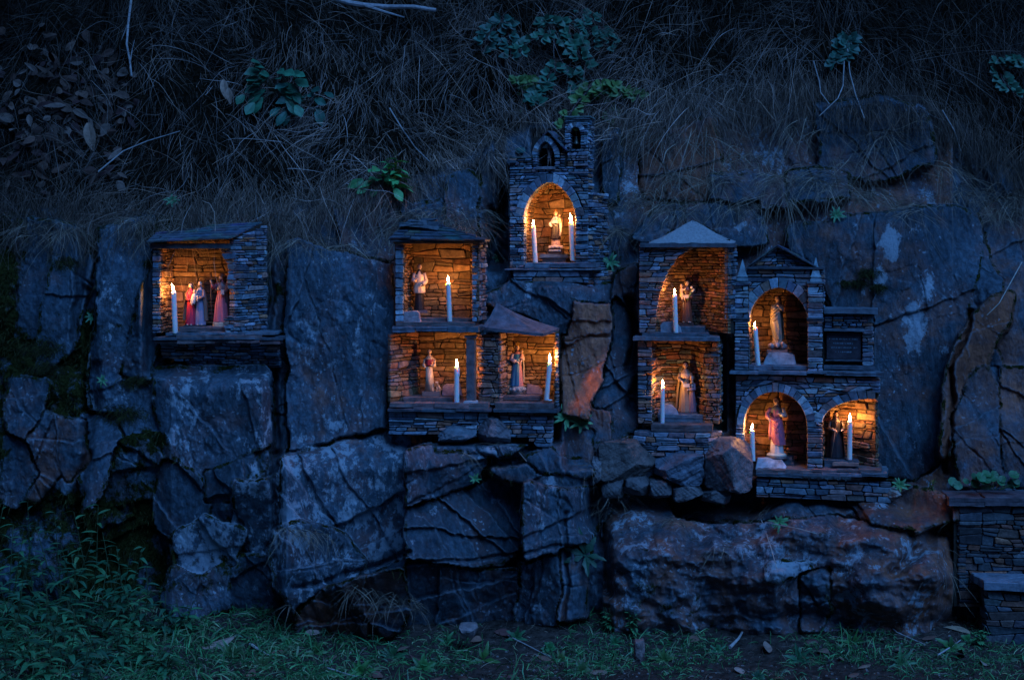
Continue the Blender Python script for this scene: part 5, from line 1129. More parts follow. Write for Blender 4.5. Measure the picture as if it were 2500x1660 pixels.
s.part("arms", off(lambda m: (arm(m, m, (-.11, 0, .76), (-.14, -.05, .62), (-.11, -.11, .60), (.42,.30,.22), .9, 1.5), arm(m, m, (.11, 0, .76), (.14, -.06, .60), (.08, -.12, .62), (.42,.30,.22), .9, 1.5)), (-.01, 0), B, .9))
def dog(m):
    c = (.50,.36,.27)
    m.tube([(.19, .03, .17), (.185, -.01, .19), (.175, -.045, .22)], [.030, .034, .026], 10, c); m.tube([(.175, -.045, .22), (.168, -.06, .265), (.163, -.065, .285)], [.022, .018, .016], 10, c)
    m.ball((.155, -.075, .295), (.030, .034, .024), c, 10, 8); m.tube([(.15, -.09, .292), (.135, -.12, .285)], [.015, .009], 8, c)
    for sx in (-1, 1): m.ball((.155+.026*sx, -.062, .298), (.010, .012, .020), (.36,.24,.17), 8, 6)
    for x in (.155, .20): m.tube([(x, -.045, .20), (x+.002, -.055, .15), (x, -.06, B)], [.013, .010, .010], 8, c); m.ball((x, -.068, B+.008), (.011, .016, .008), c, 6, 5)
    for x in (.165, .21): m.tube([(x, .03, .17), (x+.006, .045, .14), (x, .03, B)], [.018, .012, .010], 8, c)
    m.tube([(.19, .05, .17), (.21, .07, .15), (.23, .06, .16)], [.007, .006, .004], 6, c)
s.part("dog", dog)
# 5. crowned woman in blue
s = Statue("blue_mantle_statue", f3, 1264, 965, -.08, 834, "statue of a crowned woman in a blue mantle on a scrolled base, carrying a child", yaw=.2, Hn=1.03)
s.part("base", lambda m: (loft(m, [(0, 0, 0, .17, .14), (.02, 0, 0, .17, .14), (.025, 0, 0, .155, .13), (.045, 0, 0, .155, .13), (.05, 0, 0, .165, .135), (.065, 0, 0, .165, .135)], (.05,.05,.06), amp=0)))
s.part("scrollwork", lambda m: (loft(m, [(.065, 0, 0, .135, .115), (.16, 0, 0, .13, .11), (.175, 0, 0, .12, .10)], (.22,.25,.27), amp=0), [(m.ball((.135*math.sin(a), -.115*math.cos(a), .118), (.036, .024, .038), (.25,.28,.30), 12, 8), m.ball((.15*math.sin(a), -.135*math.cos(a), .118), (.015, .013, .016), (.13,.15,.18), 8, 6)) for a in (-1.35, -.65, .05, .75, 1.4)]))
Z5 = .17; K5 = .80
s.part("gown", off(lambda m: loft(m, robe_rings(.85, .14), (.50,.22,.22), 10, .14, 41), (.01, 0), Z5, K5))
s.part("mantle", off(lambda m: loft(m, [(.02, -.03, 0, .15, .125), (.3, -.02, -.005, .135, .115), (.55, -.01, -.005, .115, .10), (.70, 0, 0, .115, .09), (.78, .0, .005, .10, .07)], (.02,.13,.27), 7, .10, 42, a0=1.2, a1=math.pi*2-1.15, top=False), (0, 0), Z5, K5))
s.part("veil", off(lambda m: loft(m, [(.10, .06, .03, .10, .08), (.55, .05, .03, .11, .08), (.80, 0, .015, .10, .065), (.88, 0, .02, .055, .05), (.99, 0, .01, .056, .06), (1.0, 0, 0, .02, .02)], (.42,.38,.30), 7, .10, 43, a0=-.6, a1=math.pi+.3, top=False), (0, 0), Z5, K5))
s.part("head", off(lambda m: head(m, (0, -.008, .925), .95, -.1, .3), (0, 0), Z5, K5))
s.part("hair", off(lambda m: m.ball((0, .01, .935), (.050, .048, .058), (.16,.09,.04), 14, 10), (0, 0), Z5, K5))
s.part("crown", off(lambda m: crown(m, (0, 0, .98), .040, .055, (.55,.32,.06)), (0, 0), Z5, K5))
s.part("arms", off(lambda m: (arm(m, m, (-.11, 0, .78), (-.16, -.04, .64), (-.04, -.12, .60), (.32,.27,.33), 1.1, 1.6), arm(m, m, (.11, 0, .78), (.14, -.06, .64), (.09, -.11, .68), (.50,.45,.40), 1., 1.4)), (0, 0), Z5, K5))
s.part("child", off(lambda m: (loft(m, [(.62, .10, -.08, .045, .04), (.72, .10, -.08, .05, .04), (.80, .10, -.07, .016, .016)], (.55,.30,.25), 6, .08, 44), head(m, (.10, -.075, .845), .6), m.ball((.10, -.065, .86), (.03, .03, .035), (.20,.11,.05), 10, 8), crown(m, (.10, -.07, .885), .022, .028, (.55,.32,.06)), m.tube([(.09, -.10, .64), (.07, -.13, .58), (.075, -.135, .53)], [.018, .014, .010], 8, SKIN)), (0, 0), Z5, K5))
# 6. chapel: crowned woman in cream with brown dress
s = Statue("crowned_statue", f4, 1357, 620, -.11, 508, "crowned statue in cream mantle standing between the two candles of the chapel")
s.part("base", lambda m: (m.box((0, 0, .055), .32, .22, .11, (.03,.02,.025), j=.002), m.box((0, 0, .008), .36, .25, .016, (.04,.03,.03))), smooth=False)
lb = s.part("label_strip", lambda m: (m.box((0, -.113, .070), .24, .006, .034, (.62,.60,.58)), m.ball((-.12, -.113, .070), (.016, .003, .017), (.62,.60,.58), 8, 6), m.ball((.12, -.113, .070), (.016, .003, .017), (.62,.60,.58), 8, 6)))
rr3 = random.Random(9)
s.part("lettering", lambda m: [m.box((-.105+.0105*k, -.1168, .070+rr3.uniform(-.001, .001)), .004, .001, rr3.uniform(.010, .018), (.03,.04,.10)) for k in range(21) if k not in (6, 13)], smooth=False, parent=lb)
s.part("cloud", lambda m: [m.ball((.12*math.sin(a), -.08*math.cos(a), .145+.012*math.cos(a*3)), (.050, .042, .038), (.60,.47,.42), 12, 8) for a in (-1.6, -1.1, -.5, 0, .5, 1.1, 1.6, 2.6, 3.6)])
Z6 = .15; K6 = .775
s.part("gown", off(lambda m: loft(m, robe_rings(.85, .145), (.55,.36,.30), 10, .15, 51), (.0, 0), Z6, K6))
s.part("scapular", off(lambda m: loft(m, [(.22, -.01, -.01, .145, .115), (.45, 0, -.005, .115, .10), (.62, 0, 0, .09, .08), (.70, 0, -.002, .092, .078)], (.022,.013,.02), 9, .14, 52), (0, 0), Z6, K6))
s.part("mantle", off(lambda m: (loft(m, [(.66, 0, -.01, .165, .11), (.72, 0, 0, .14, .10), (.80, 0, 0, .10, .075), (.86, 0, 0, .045, .045)], (.76,.64,.68), 9, .10, 53), m.tube([(.13, -.05, .70), (.15, -.06, .50), (.13, -.06, .30)], [.045, .032, .024], 10, (.76,.64,.68)), m.tube([(-.14, -.05, .68), (-.15, -.07, .62), (-.10, -.08, .57)], [.045, .04, .028], 10, (.76,.64,.68))), (0, 0), Z6, K6))
s.part("head", off(lambda m: head(m, (0, -.012, .935), .98, 0, 0), (0, 0), Z6, K6))
s.part("veil", off(lambda m: loft(m, [(.80, 0, .01, .085, .06), (.88, 0, .012, .060, .056), (.97, 0, .008, .056, .06), (1.003, 0, 0, .03, .035)], (.64,.50,.34), 7, .05, 54, a0=-.75, a1=math.pi+.75, top=False), (0, 0), Z6, K6))
s.part("crown", off(lambda m: crown(m, (0, 0, .99), .044, .05, (.50,.20,.04)), (0, 0), Z6, K6))
s.part("child", off(lambda m: (loft(m, [(.68, .12, -.07, .055, .045), (.78, .11, -.06, .045, .04), (.83, .11, -.06, .016, .016)], (.66,.50,.38), 6, .08, 55), head(m, (.11, -.065, .875), .62), m.ball((.11, -.055, .888), (.031, .031, .036), (.28,.15,.05), 10, 8), arm(m, m, (.07, -.08, .80), (.04, -.12, .78), (.0, -.13, .76), (.66,.50,.38), .45)), (0, 0), Z6, K6))
s.part("hands", off(lambda m: (hand(m, (-.02, -.12, .62), (1, -.2, -.2), (0, 0, 1), 1.1), hand(m, (.17, -.08, .70), (-.6, -.5, .1), (0, 0, 1), 1.1)), (0, 0), Z6, K6))
# 7. thin figure in the chapel's upper opening
s = Statue("martyr_figurine", f4, 1341, 407, -.035, 357, "tiny bare-limbed figurine in the small arch above the chapel's main arch")
def body(m):
    c = (.40,.28,.24)
    for sx in (-1, 1): m.tube([(.045*sx, 0, .50), (.05*sx+.01, -.01, .27), (.05*sx+.03*sx, 0, .04)], [.052, .036, .022], 8, c); m.ball((.08*sx, -.03, .02), (.025, .05, .02), c, 8, 5)
    m.tube([(0, 0, .47), (0, 0, .56), (.0, 0, .66), (0, 0, .76), (0, 0, .82), (.005, 0, .86)], [.07, .062, .078, .088, .05, .028], 10, c)
    m.tube([(-.08, 0, .78), (-.13, .02, .88), (-.06, .03, 1.0)], [.028, .024, .018], 8, c); hand(m, (-.06, .03, 1.0), (.5, 0, .8), (0, -1, 0), 1.1, col=c)
    m.tube([(.08, 0, .78), (.13, .03, .66), (.07, .06, .55)], [.028, .024, .018], 8, c); hand(m, (.07, .06, .55), (-.5, 0, -.8), (0, -1, 0), 1.1, col=c)
    head(m, (.01, -.01, .92), 1.05, .2, .2, c)
s.part("body", body); s.part("loincloth", lambda m: loft(m, [(.38, 0, 0, .09, .075), (.44, 0, 0, .085, .07), (.52, 0, 0, .075, .065)], (.42,.30,.30), 6, .1, 61)); s.part("hair", lambda m: m.ball((.012, .012, .935), (.052, .052, .06), (.05,.03,.02), 10, 8))
s.part("tree_stump", lambda m: m.tube([(-.06, .08, 0), (-.08, .08, .5), (-.05, .08, 1.1)], [.04, .03, .025], 8, (.10,.06,.04))); s.part("base", lambda m: m.box((.0, 0, -.01), .30, .26, .04, (.12,.14,.15), j=.01), smooth=False)
# 8. friar with child and lilies
s = Statue("lily_friar_statue", f5, 1676, 795, -.115, 684, "brown-robed friar statue holding a child, a book and white lilies")
B = .07
s.part("base", lambda m: m.box((0, 0, B/2), .32, .24, B, (.07,.04,.035), j=.003), smooth=False)
s.part("habit", off(lambda m: loft(m, robe_rings(.95, .15), (.10,.045,.03), 9, .10, 71), (0, 0), B, .93))
s.part("hood", off(lambda m: loft(m, [(.74, 0, 0, .115, .085), (.80, 0, 0, .095, .07), (.87, 0, .005, .045, .045)], (.085,.04,.03), 8, .05, 72), (0, 0), B, .93))
s.part("head", off(lambda m: head(m, (.01, -.02, .92), 1., .1, -.35, (.55,.35,.22)), (0, 0), B, .93))
s.part("hair", off(lambda m: m.tube([(.01+.05*math.cos(a), -.012+.048*math.sin(a), .945-.012*math.sin(a)) for a in [math.pi*2*k/12 for k in range(13)]], [.013]*13, 8, (.30,.18,.08)), (0, 0), B, .93))
s.part("arms", off(lambda m: (arm(m, m, (-.11, 0, .78), (-.15, -.05, .63), (-.09, -.12, .62), (.10,.045,.03), 1.1, 1.5), arm(m, m, (.11, 0, .78), (.15, -.05, .62), (.06, -.12, .60), (.10,.045,.03), 1.1, 1.6)), (0, 0), B, .93))
s.part("cord", off(lambda m: m.tube([(-.07, -.085, .58), (-.075, -.095, .45), (-.08, -.11, .30)], [.006]*3, 6, (.45,.38,.26)), (0, 0), B, .93))
s.part("book", off(lambda m: m.box((.0, -.135, .615), .10, .045, .075, (.50,.40,.38), j=.004), (0, 0), B, .93), smooth=False)
s.part("child", off(lambda m: (m.tube([(-.11, -.11, .66), (-.12, -.10, .73), (-.12, -.10, .79), (-.115, -.10, .82)], [.040, .038, .036, .014], 10, (.50,.34,.20)), head(m, (-.12, -.105, .865), .66, 0, .2, (.60,.40,.26)), m.ball((-.12, -.095, .88), (.033, .033, .038), (.35,.20,.08), 10, 8), loft(m, [(.60, -.11, -.11, .05, .045), (.68, -.11, -.11, .046, .04)], (.42,.36,.18), 6, .1, 73), m.tube([(-.09, -.13, .63), (-.05, -.16, .60), (-.045, -.165, .53)], [.018, .014, .010], 8, SKIN), m.tube([(-.12, -.13, .62), (-.10, -.16, .58), (-.10, -.165, .52)], [.018, .014, .010], 8, SKIN), arm(m, m, (-.09, -.10, .79), (-.06, -.12, .77), (-.025, -.13, .80), SKIN, .42)), (0, 0), B, .93))
def lilies(m):
    for dx, dz, l in ((.11, .80, 1), (.15, .74, 1), (.135, .72, .8)):
        p0 = Vector((.02, -.15, .50)); p1 = Vector((dx, -.13, dz)); m.tube([p0, p0.lerp(p1, .5), p1], [.005, .005, .006], 6, (.10,.16,.05)); m.tube([p1, p1+(p1-p0).normalized()*.035], [.006, .024], 8, (.75,.70,.68), cap=False)
        for a in range(6): q = p1+(p1-p0).normalized()*.035; m.ball(q+Vector((.018*math.cos(a), .01*math.sin(a), .018*math.sin(a))), (.012, .006, .010), (.75,.70,.68), 6, 4)
    for k in range(5): p = Vector((.04+.015*k, -.15, .57+.03*k)); m.ball(p, (.02, .004, .035), (.10,.15,.05), 8, 5, Matrix.Rotation(.5, 3, 'Y'))
s.part("lilies", off(lilies, (0, 0), B, .93)); s.part("feet", off(lambda m: (m.ball((.07, -.14, .015), (.045, .04, .014), (.45,.32,.28), 8, 6), m.ball((-.07, -.13, .015), (.028, .04, .014), (.40,.26,.18), 8, 6)), (0, 0), B, .93))
# 9. woman teaching a girl to read
s = Statue("reading_statue", f5, 1677, 1012, -.10, 882, "statue of a veiled woman in brown showing a book to a girl")
B = .045
s.part("base", lambda m: m.box((.02, 0, B/2), .36, .26, B, (.10,.09,.11), j=.004), smooth=False)
s.part("dress", off(lambda m: loft(m, robe_rings(.92, .15), (.26,.19,.14), 10, .12, 81), (-.03, 0), B, .95))
s.part("bodice", off(lambda m: loft(m, [(.67, 0, -.004, .088, .070), (.72, 0, -.006, .10, .078), (.77, 0, -.004, .095, .07)], (.55,.40,.30), 14, .05, 82), (-.03, 0), B, .95))
s.part("veil", off(lambda m: loft(m, [(.08, -.03, .03, .16, .12), (.45, -.02, .02, .145, .11), (.74, 0, .01, .12, .085), (.85, 0, .02, .065, .06), (.985, 0, .01, .060, .064), (1.01, 0, 0, .02, .03)], (.17,.115,.07), 8, .12, 83, a0=-.5, a1=math.pi+.6, top=False), (-.03, 0), B, .95))
s.part("head", off(lambda m: head(m, (0, -.01, .92), .98, 0, .1, (.50,.33,.25)), (-.03, 0), B, .95))
s.part("arms", off(lambda m: (arm(m, m, (-.13, 0, .77), (-.17, -.05, .66), (-.10, -.13, .62), (.22,.15,.10), .95, 1.4), arm(m, m, (.07, 0, .77), (.10, -.06, .62), (.10, -.09, .56), (.22,.15,.10), .95, 1.3)), (0, 0), B, .95))
s.part("book", off(lambda m: xf2(m), (0, 0), B, .95) if False else off(lambda m: m.box((-.005, -.15, .54), .11, .02, .06, (.52,.52,.58), j=.008), (0, 0), B, .95), smooth=False)
s.part("girl", off(lambda m: (loft(m, [(0, .10, -.04, .085, .075), (.30, .10, -.04, .065, .06), (.42, .10, -.04, .052, .05), (.56, .10, -.04, .066, .05), (.60, .10, -.04, .03, .03), (.63, .10, -.04, .022, .022)], (.19,.13,.17), 9, .12, 84), head(m, (.095, -.05, .675), .85, 0, -.4, (.52,.33,.26)), m.ball((.11, -.035, .685), (.046, .046, .052), (.15,.08,.05), 12, 8), arm(m, m, (.14, -.04, .57), (.15, -.09, .46), (.05, -.14, .46), (.22,.15,.20), .8, 1.3)), (0, 0), B, .95))
# 10. haloed woman under the pediment
s = Statue("haloed_statue", f6, 1898, 859, -.09, 716, "statue of a woman in a draped mantle with a ring of stars behind her head", Hn=1.0)
s.part("base", lambda m: m.box((0, 0, .02), .34, .24, .04, (.26,.15,.13), j=.002), smooth=False)
s.part("cherub_cloud", lambda m: ([m.ball((.11*math.sin(a), -.08*math.cos(a), .10+.02*math.cos(a*5)), (.055, .045, .05), (.26,.22,.24), 12, 8) for a in (-2.4, -1.6, -.9, 0, .9, 1.6, 2.4, 3.1)], [head(m, (x, -.115, z), .55, 0, 0, (.52,.34,.28)) for x, z in ((-.11, .12), (0, .105), (.09, .15))]))
Za = .13; Ka = .84
s.part("gown", off(lambda m: loft(m, robe_rings(.72, .13), (.42,.32,.24), 9, .14, 91), (0, 0), Za, Ka))
s.part("mantle", off(lambda m: loft(m, [(.10, .02, 0, .10, .09), (.25, .01, -.005, .125, .105), (.45, -.01, -.01, .13, .11), (.62, -.02, -.005, .125, .10), (.74, -.01, 0, .12, .085), (.82, 0, 0, .055, .05)], (.27,.24,.20), 7, .16, 92, a0=.2, a1=math.pi*2-1.0, tw=5, top=False), (0, 0), Za, Ka))
s.part("sash", off(lambda m: (m.tube([(-.13, -.06, .60), (-.06, -.11, .66), (.03, -.11, .73), (.09, -.07, .78)], [.030, .026, .022, .02], 10, (.46,.33,.16)), m.tube([(-.13, -.05, .54), (-.06, -.12, .58), (.02, -.125, .64)], [.022, .020, .012], 10, (.38,.28,.15)), m.tube([(-.12, -.06, .48), (-.05, -.125, .50), (.01, -.13, .54)], [.018, .016, .010], 10, (.30,.23,.15))), (0, 0), Za, Ka))
s.part("head", off(lambda m: head(m, (0, -.02, .92), .98, -.25, .35, (.55,.38,.26)), (0, 0), Za, Ka))
s.part("hair", off(lambda m: (m.ball((.012, .008, .93), (.052, .052, .064), (.08,.05,.03), 14, 10), m.tube([(.045, .01, .92), (.06, .01, .83), (.07, .02, .72)], [.025, .028, .018], 8, (.08,.05,.03))), (0, 0), Za, Ka))
s.part("hands", off(lambda m: (arm(m, m, (-.09, 0, .80), (-.11, -.06, .68), (-.012, -.11, .77), (.45,.34,.20), .8, 1.5), arm(m, m, (.09, 0, .80), (.11, -.06, .68), (.028, -.11, .77), (.27,.22,.19), .8, 1.5)), (0, 0), Za, Ka))
def halo(m):
    c = Vector((0, .02, .93)); pts = [c+Vector((.105*math.cos(a), 0, .105*math.sin(a))) for a in [math.pi*2*k/28 for k in range(29)]]; m.tube(pts, [.004]*29, 6, (.40,.26,.08))
    for k in range(14): a = math.pi*2*k/14; m.ball(c+Vector((.125*math.cos(a), 0, .125*math.sin(a))), (.010, .005, .010), (.45,.30,.10), 6, 5)
s.part("halo", off(halo, (0, 0), Za, Ka))
# 11. woman in purple mantle
s = Statue("purple_mantle_statue", f6, 1896, 1117, -.085, 967, "statue of a long-haired woman in a pink and purple mantle on a round base", Hn=1.0)
s.part("base", lambda m: (loft(m, [(-.005, .01, 0, .19, .15), (.015, .01, 0, .19, .15), (.02, .01, 0, .175, .14), (.03, .01, 0, .175, .14)], (.07,.07,.08), amp=0), loft(m, [(.03, 0, 0, .165, .135), (.055, 0, 0, .16, .13), (.08, 0, 0, .13, .105)], (.50,.52,.44), 5, .03, 99)))
Zb = .07; Kb = .93
s.part("gown", off(lambda m: loft(m, robe_rings(.86, .135), (.66,.62,.60), 9, .15, 101), (0, 0), Zb, Kb))
s.part("bodice", off(lambda m: loft(m, [(.56, 0, 0, .088, .075), (.68, 0, 0, .10, .078), (.76, 0, 0, .10, .07), (.82, 0, 0, .06, .05)], (.27,.10,.20), 8, .04, 102), (0, 0), Zb, Kb))
s.part("mantle", off(lambda m: (loft(m, [(.16, .04, -.002, .115, .098), (.30, .01, -.005, .125, .105), (.45, 0, -.005, .115, .10), (.58, 0, 0, .102, .09), (.62, 0, 0, .09, .08)], (.36,.13,.22), 7, .13, 103, tw=6, bottom=False), m.tube([(-.10, -.05, .60), (-.02, -.10, .57), (.06, -.08, .62)], [.020, .022, .018], 8, (.40,.14,.22)), m.tube([(-.09, -.07, .54), (.0, -.115, .46), (.07, -.09, .58)], [.012, .014, .010], 8, (.42,.15,.22)), m.tube([(-.08, -.08, .50), (.02, -.12, .38), (.09, -.08, .52)], [.010, .012, .010], 8, (.40,.14,.24)), m.tube([(-.10, -.04, .56), (-.115, -.06, .40), (-.12, -.05, .24)], [.022, .026, .014], 8, (.46,.18,.22))), (0, 0), Zb, Kb))
s.part("shawl", off(lambda m: loft(m, [(.70, .0, .0, .115, .075), (.78, 0, 0, .10, .068), (.84, 0, 0, .04, .04)], (.10,.12,.13), 8, .05, 104), (0, 0), Zb, Kb))
s.part("head", off(lambda m: head(m, (-.01, -.015, .915), .98, -.15, -.3, (.52,.35,.26)), (0, 0), Zb, Kb))
s.part("hair", off(lambda m: (m.ball((.004, .010, .935), (.054, .052, .064), (.045,.03,.025), 14, 10), m.tube([(.045, .005, .91), (.055, .0, .83), (.06, .0, .76)], [.024, .024, .016], 8, (.045,.03,.025)), m.tube([(-.045, .015, .91), (-.05, .01, .83)], [.018, .014], 8, (.045,.03,.025))), (0, 0), Zb, Kb))
s.part("arms", off(lambda m: (arm(m, m, (-.10, 0, .79), (-.17, -.04, .68), (-.13, -.11, .62), (.36,.13,.18), 1., 1.4), arm(m, m, (.10, 0, .79), (.16, -.04, .66), (.07, -.11, .70), (.50,.50,.50), 1., 1.4)), (0, 0), Zb, Kb))
# 12. bearded monk
s = Statue("bearded_monk_statue", f6, 2041, 1117, -.07, 1002, "bearded monk statue in a dark hooded cloak with a staff, beside the rightmost candle", yaw=.1)
s.part("base", lambda m: m.box((0, 0, -.03), .40, .24, .06, (.08,.06,.06), j=.008), smooth=False)
s.part("habit", lambda m: loft(m, robe_rings(1., .165), (.022,.020,.026), 8, .06, 111))
s.part("cloak", lambda m: loft(m, [(.03, 0, .02, .20, .14), (.5, 0, .015, .165, .115), (.74, 0, .005, .135, .09), (.83, 0, .01, .07, .06), (.93, 0, .01, .064, .066), (1.0, .01, .01, .03, .04)], (.045,.03,.028), 7, .05, 112, a0=-.55, a1=math.pi+.55, top=False))
s.part("head", lambda m: head(m, (0, -.012, .91), .95, 0, .1, (.20,.12,.09)))
s.part("beard", lambda m: m.tube([(0, -.045, .885), (0, -.065, .80), (.0, -.085, .68), (0, -.09, .62)], [.030, .036, .022, .006], 10, (.10,.07,.06)))
s.part("arms", lambda m: (arm(m, m, (-.11, 0, .78), (-.15, -.05, .62), (-.05, -.12, .60), (.04,.028,.026), 1., 1.5), arm(m, m, (.11, 0, .78), (.16, -.05, .62), (.12, -.13, .61), (.04,.028,.026), 1., 1.5)))
s.part("cuffs", lambda m: (m.tube([(-.10, -.10, .60), (-.03, -.13, .60)], [.021, .021], 10, (.50,.38,.32)), m.tube([(.10, -.12, .60), (.165, -.10, .615)], [.022, .022], 10, (.58,.48,.42))))
s.part("staff", lambda m: m.tube([(-.02, -.15, .66), (-.07, -.17, .30), (-.12, -.17, 0)], [.006]*3, 6, (.26,.16,.10)))
# ---------------------------------------------------------------- loose stones set in the niches
def cut_stone(name, fr, outline, w, th, col, label, lean=.0, mt=None, lie=None):
    """a flat stone standing on edge: outline in picture units on plane w, thickness th"""
    m = MB(); P = fr.poly(outline, w); b = min(v for _, v in P); n = len(P); c = (sum(p[0] for p in P)/n, sum(p[1] for p in P)/n)
    def at(u, v, k): return fr.at(u, v, w-k-(v-b)*lean)
    ins = [(lerp(c[0], p[0], .93), lerp(c[1], p[1], .93)) for p in P]
    vs = [at(u, v, th) for u, v in P]+[at(u, v, .004) for u, v in P]+[at(u, v, 0) for u, v in ins]; fs = []
    for i in range(n): j = (i+1) % n; fs += [(i, j, n+j, n+i), (n+i, n+j, 2*n+j, 2*n+i)]
    fs += [tuple(2*n+i for i in range(n)), tuple(n-1-i for i in range(n))]; m.add(vs, fs, col)
    o = m.build(name, mt or M_slate, None, origin=fr.at(c[0], b, w)); prop(o, label, "stone"); return o
cut_stone("engraved_stone", f6, [(1862, 891), (1868, 875), (1876, 861), (1898, 858), (1922, 862), (1938, 867), (1944, 891)], -.045, .02, (.30,.33,.37), "grey trapezoid stone tablet propped under the haloed statue", .25)
cut_stone("engraved_stone", f6, [(1844, 1146), (1848, 1121), (1903, 1120), (1924, 1146)], -.01, .015, (.34,.37,.42), "pale grey stone tablet leaning at the foot of the purple-mantled statue", .9)
cut_stone("pink_stone", f2, [(984, 790), (983, 764), (986, 761), (1016, 759), (1022, 763), (1027, 788)], .0, .03, (.34,.25,.26), "rough pink block standing at the feet of the white-smocked priest statue", .1, M_stone)
cut_stone("purple_stone", f2, [(1078, 966), (1080, 944), (1088, 938), (1122, 939), (1127, 966)], -.09, .03, (.22,.17,.22), "purple-grey slab behind the candle with the wax drip", .1)
cut_stone("purple_stone", f3, [(1284, 962), (1285, 946), (1286, 938), (1312, 943), (1322, 952), (1325, 963)], -.09, .03, (.17,.13,.17), "purple slab lying against the back of the small niche beside the blue-mantled statue", .3)
cut_stone("grey_stone", f5, [(1612, 812), (1611, 794), (1617, 787), (1648, 785), (1662, 800), (1664, 812)], -.03, .03, (.22,.24,.28), "grey block behind the candle before the lily-bearing friar", .15)
cut_stone("half_round_stone", f5, [(1603, 1019), (1606, 1004), (1614, 993), (1626, 987), (1640, 989), (1652, 1001), (1659, 1018)], -.055, .025, (.25,.26,.31), "half-round grey stone propped behind the lowest candle under the pale roof", .2)
m = MB(); q = [f6.pt(2032, 1139, -.02), f6.pt(2094, 1131, -.03), f6.pt(2094, 1122, -.10), f6.pt(2040, 1124, -.10)]; zt6 = f6.pt(2060, 1124, -.06).z
slab(m, [(p.x, p.y) for p in (f6.at(f6.uv(2033, 1135)[0], 0, .004), f6.at(f6.uv(2095, 1130)[0], 0, -.006), f6.at(f6.uv(2098, 1122)[0], 0, -.09), f6.at(f6.uv(2040, 1122)[0], 0, -.08))], zt6, .014, (.30,.15,.12), rough=.003)
prop(m.build("red_slab", M_slate, None, origin=(q[0].x, q[0].y, zt6-.014)), "flat reddish slab under the rightmost candle", "stone")
# ---------------------------------------------------------------- loose blocks and walls around
def block(name, px0, px1, py0, py1, Y, dep, col, label, seed, cat="rock", flat=.0, yaw=0.):
    """weathered block: a subdivided box broken by planes and noise"""
    rr = random.Random(seed); c = W((px0+px1)/2, (py0+py1)/2, Y); sx = (px1-px0)/F*Y/2; sz = (py1-py0)/F*Y/2; sy = dep/2; m = MB(); n = 22; vs = []; idx = {}; fs = []
    planes = [(Vector((rr.uniform(-1, 1), rr.uniform(-1, 0), rr.uniform(-1, 1))).normalized(), rr.uniform(.82, 1.1)) for _ in range(7)]
    def P(a, b, f):
        v = {0: (a, -1, b), 1: (a, 1, b), 2: (-1, a, b), 3: (1, a, b), 4: (a, b, 1), 5: (a, b, -1)}[f]; return Vector(v)
    for f in range(6):
        for i in range(n):
            for j in range(n):
                q = []
                for di, dj in ((0, 0), (1, 0), (1, 1), (0, 1)):
                    v = P(-1+2*(i+di)/n, -1+2*(j+dj)/n, f); key = tuple(round(x, 4) for x in v)
                    if key not in idx:
                        w = v.copy(); l4 = (abs(v.x)**7+abs(v.y)**7+abs(v.z)**7)**(1/7); w /= l4
                        for nn, dd in planes:
                            e = w.dot(nn)-dd
                            if e > 0: w -= nn*e
                        w *= 1+.03*n1(v.x*3+v.y*2+seed, 3)+.035*n1(v.z*4-v.x*2+v.y*3, seed)+.02*n1(v.x*9+v.z*7, seed+2)+.012*n1(v.z*17-v.x*13, seed+4)
                        x, y = w.x*sx, w.y*sy; idx[key] = len(vs); vs.append((c.x+x*math.cos(yaw)-y*math.sin(yaw), c.y+sy+x*math.sin(yaw)+y*math.cos(yaw), c.z+w.z*sz))
                    q.append(idx[key])
                if f in (1, 2, 4): q = q[::-1]
                fs.append(tuple(q))
    m.add(vs, fs, col); o = m.build(name, M_rock, None, origin=(c.x, c.y+sy, c.z-sz)); prop(o, label, cat); return o
M_rock = mat("loose_rock", noise=22, var=.6, bump=.9, bdist=.012, rough=.65, nd=12)
block("stone_block", 1732, 1850, 1084, 1205, 5.68, .26, (.13,.115,.12), "squarish boulder with a warm lit top, left of the largest shrine's base", 4, yaw=-.15)
block("stone_block", 1604, 1722, 1112, 1190, 5.72, .22, (.10,.12,.15), "blue-grey block wedged under the pale-roofed niche", 8)
block("stone_block", 1462, 1606, 1082, 1182, 5.74, .22, (.10,.085,.08), "brown-grey block left of the blue-grey one below the pale-roofed niche", 15)
block("stone_block", 1068, 1164, 1040, 1088, 5.74, .2, (.11,.135,.16), "flat blue-grey block under the two-storey niche's plinth", 21)
block("stone_block", 1166, 1246, 1024, 1092, 5.72, .2, (.15,.13,.14), "pointed pale-edged block between the two plinths left of centre", 23)
for k, (a, b, c_, d_, t_) in enumerate(((1470,1530,1165,1222,"purplish"),(1526,1590,1168,1215,"bluish"),(1588,1650,1176,1224,"grey"),(1646,1722,1180,1228,"brown"),(1720,1790,1196,1236,"dark"),(1440,1480,1120,1190,"mossy"))):
    block("rubble_stone", a, b, c_, d_, 5.74, .16, tuple(x*(.7+.12*k) for x in (.12, .115, .12)), "%s rubble stone packed under the row of blocks, %s" % (t_, ("second from left", "third from left", "fourth from left", "fifth from left", "rightmost", "leftmost")[k]), 50+k*3, "rock")
block("small_rock", 2168, 2206, 1198, 1216, 5.70, .1, (.30,.27,.24), "small pale rock beside a weed at the foot of the right slab", 33)
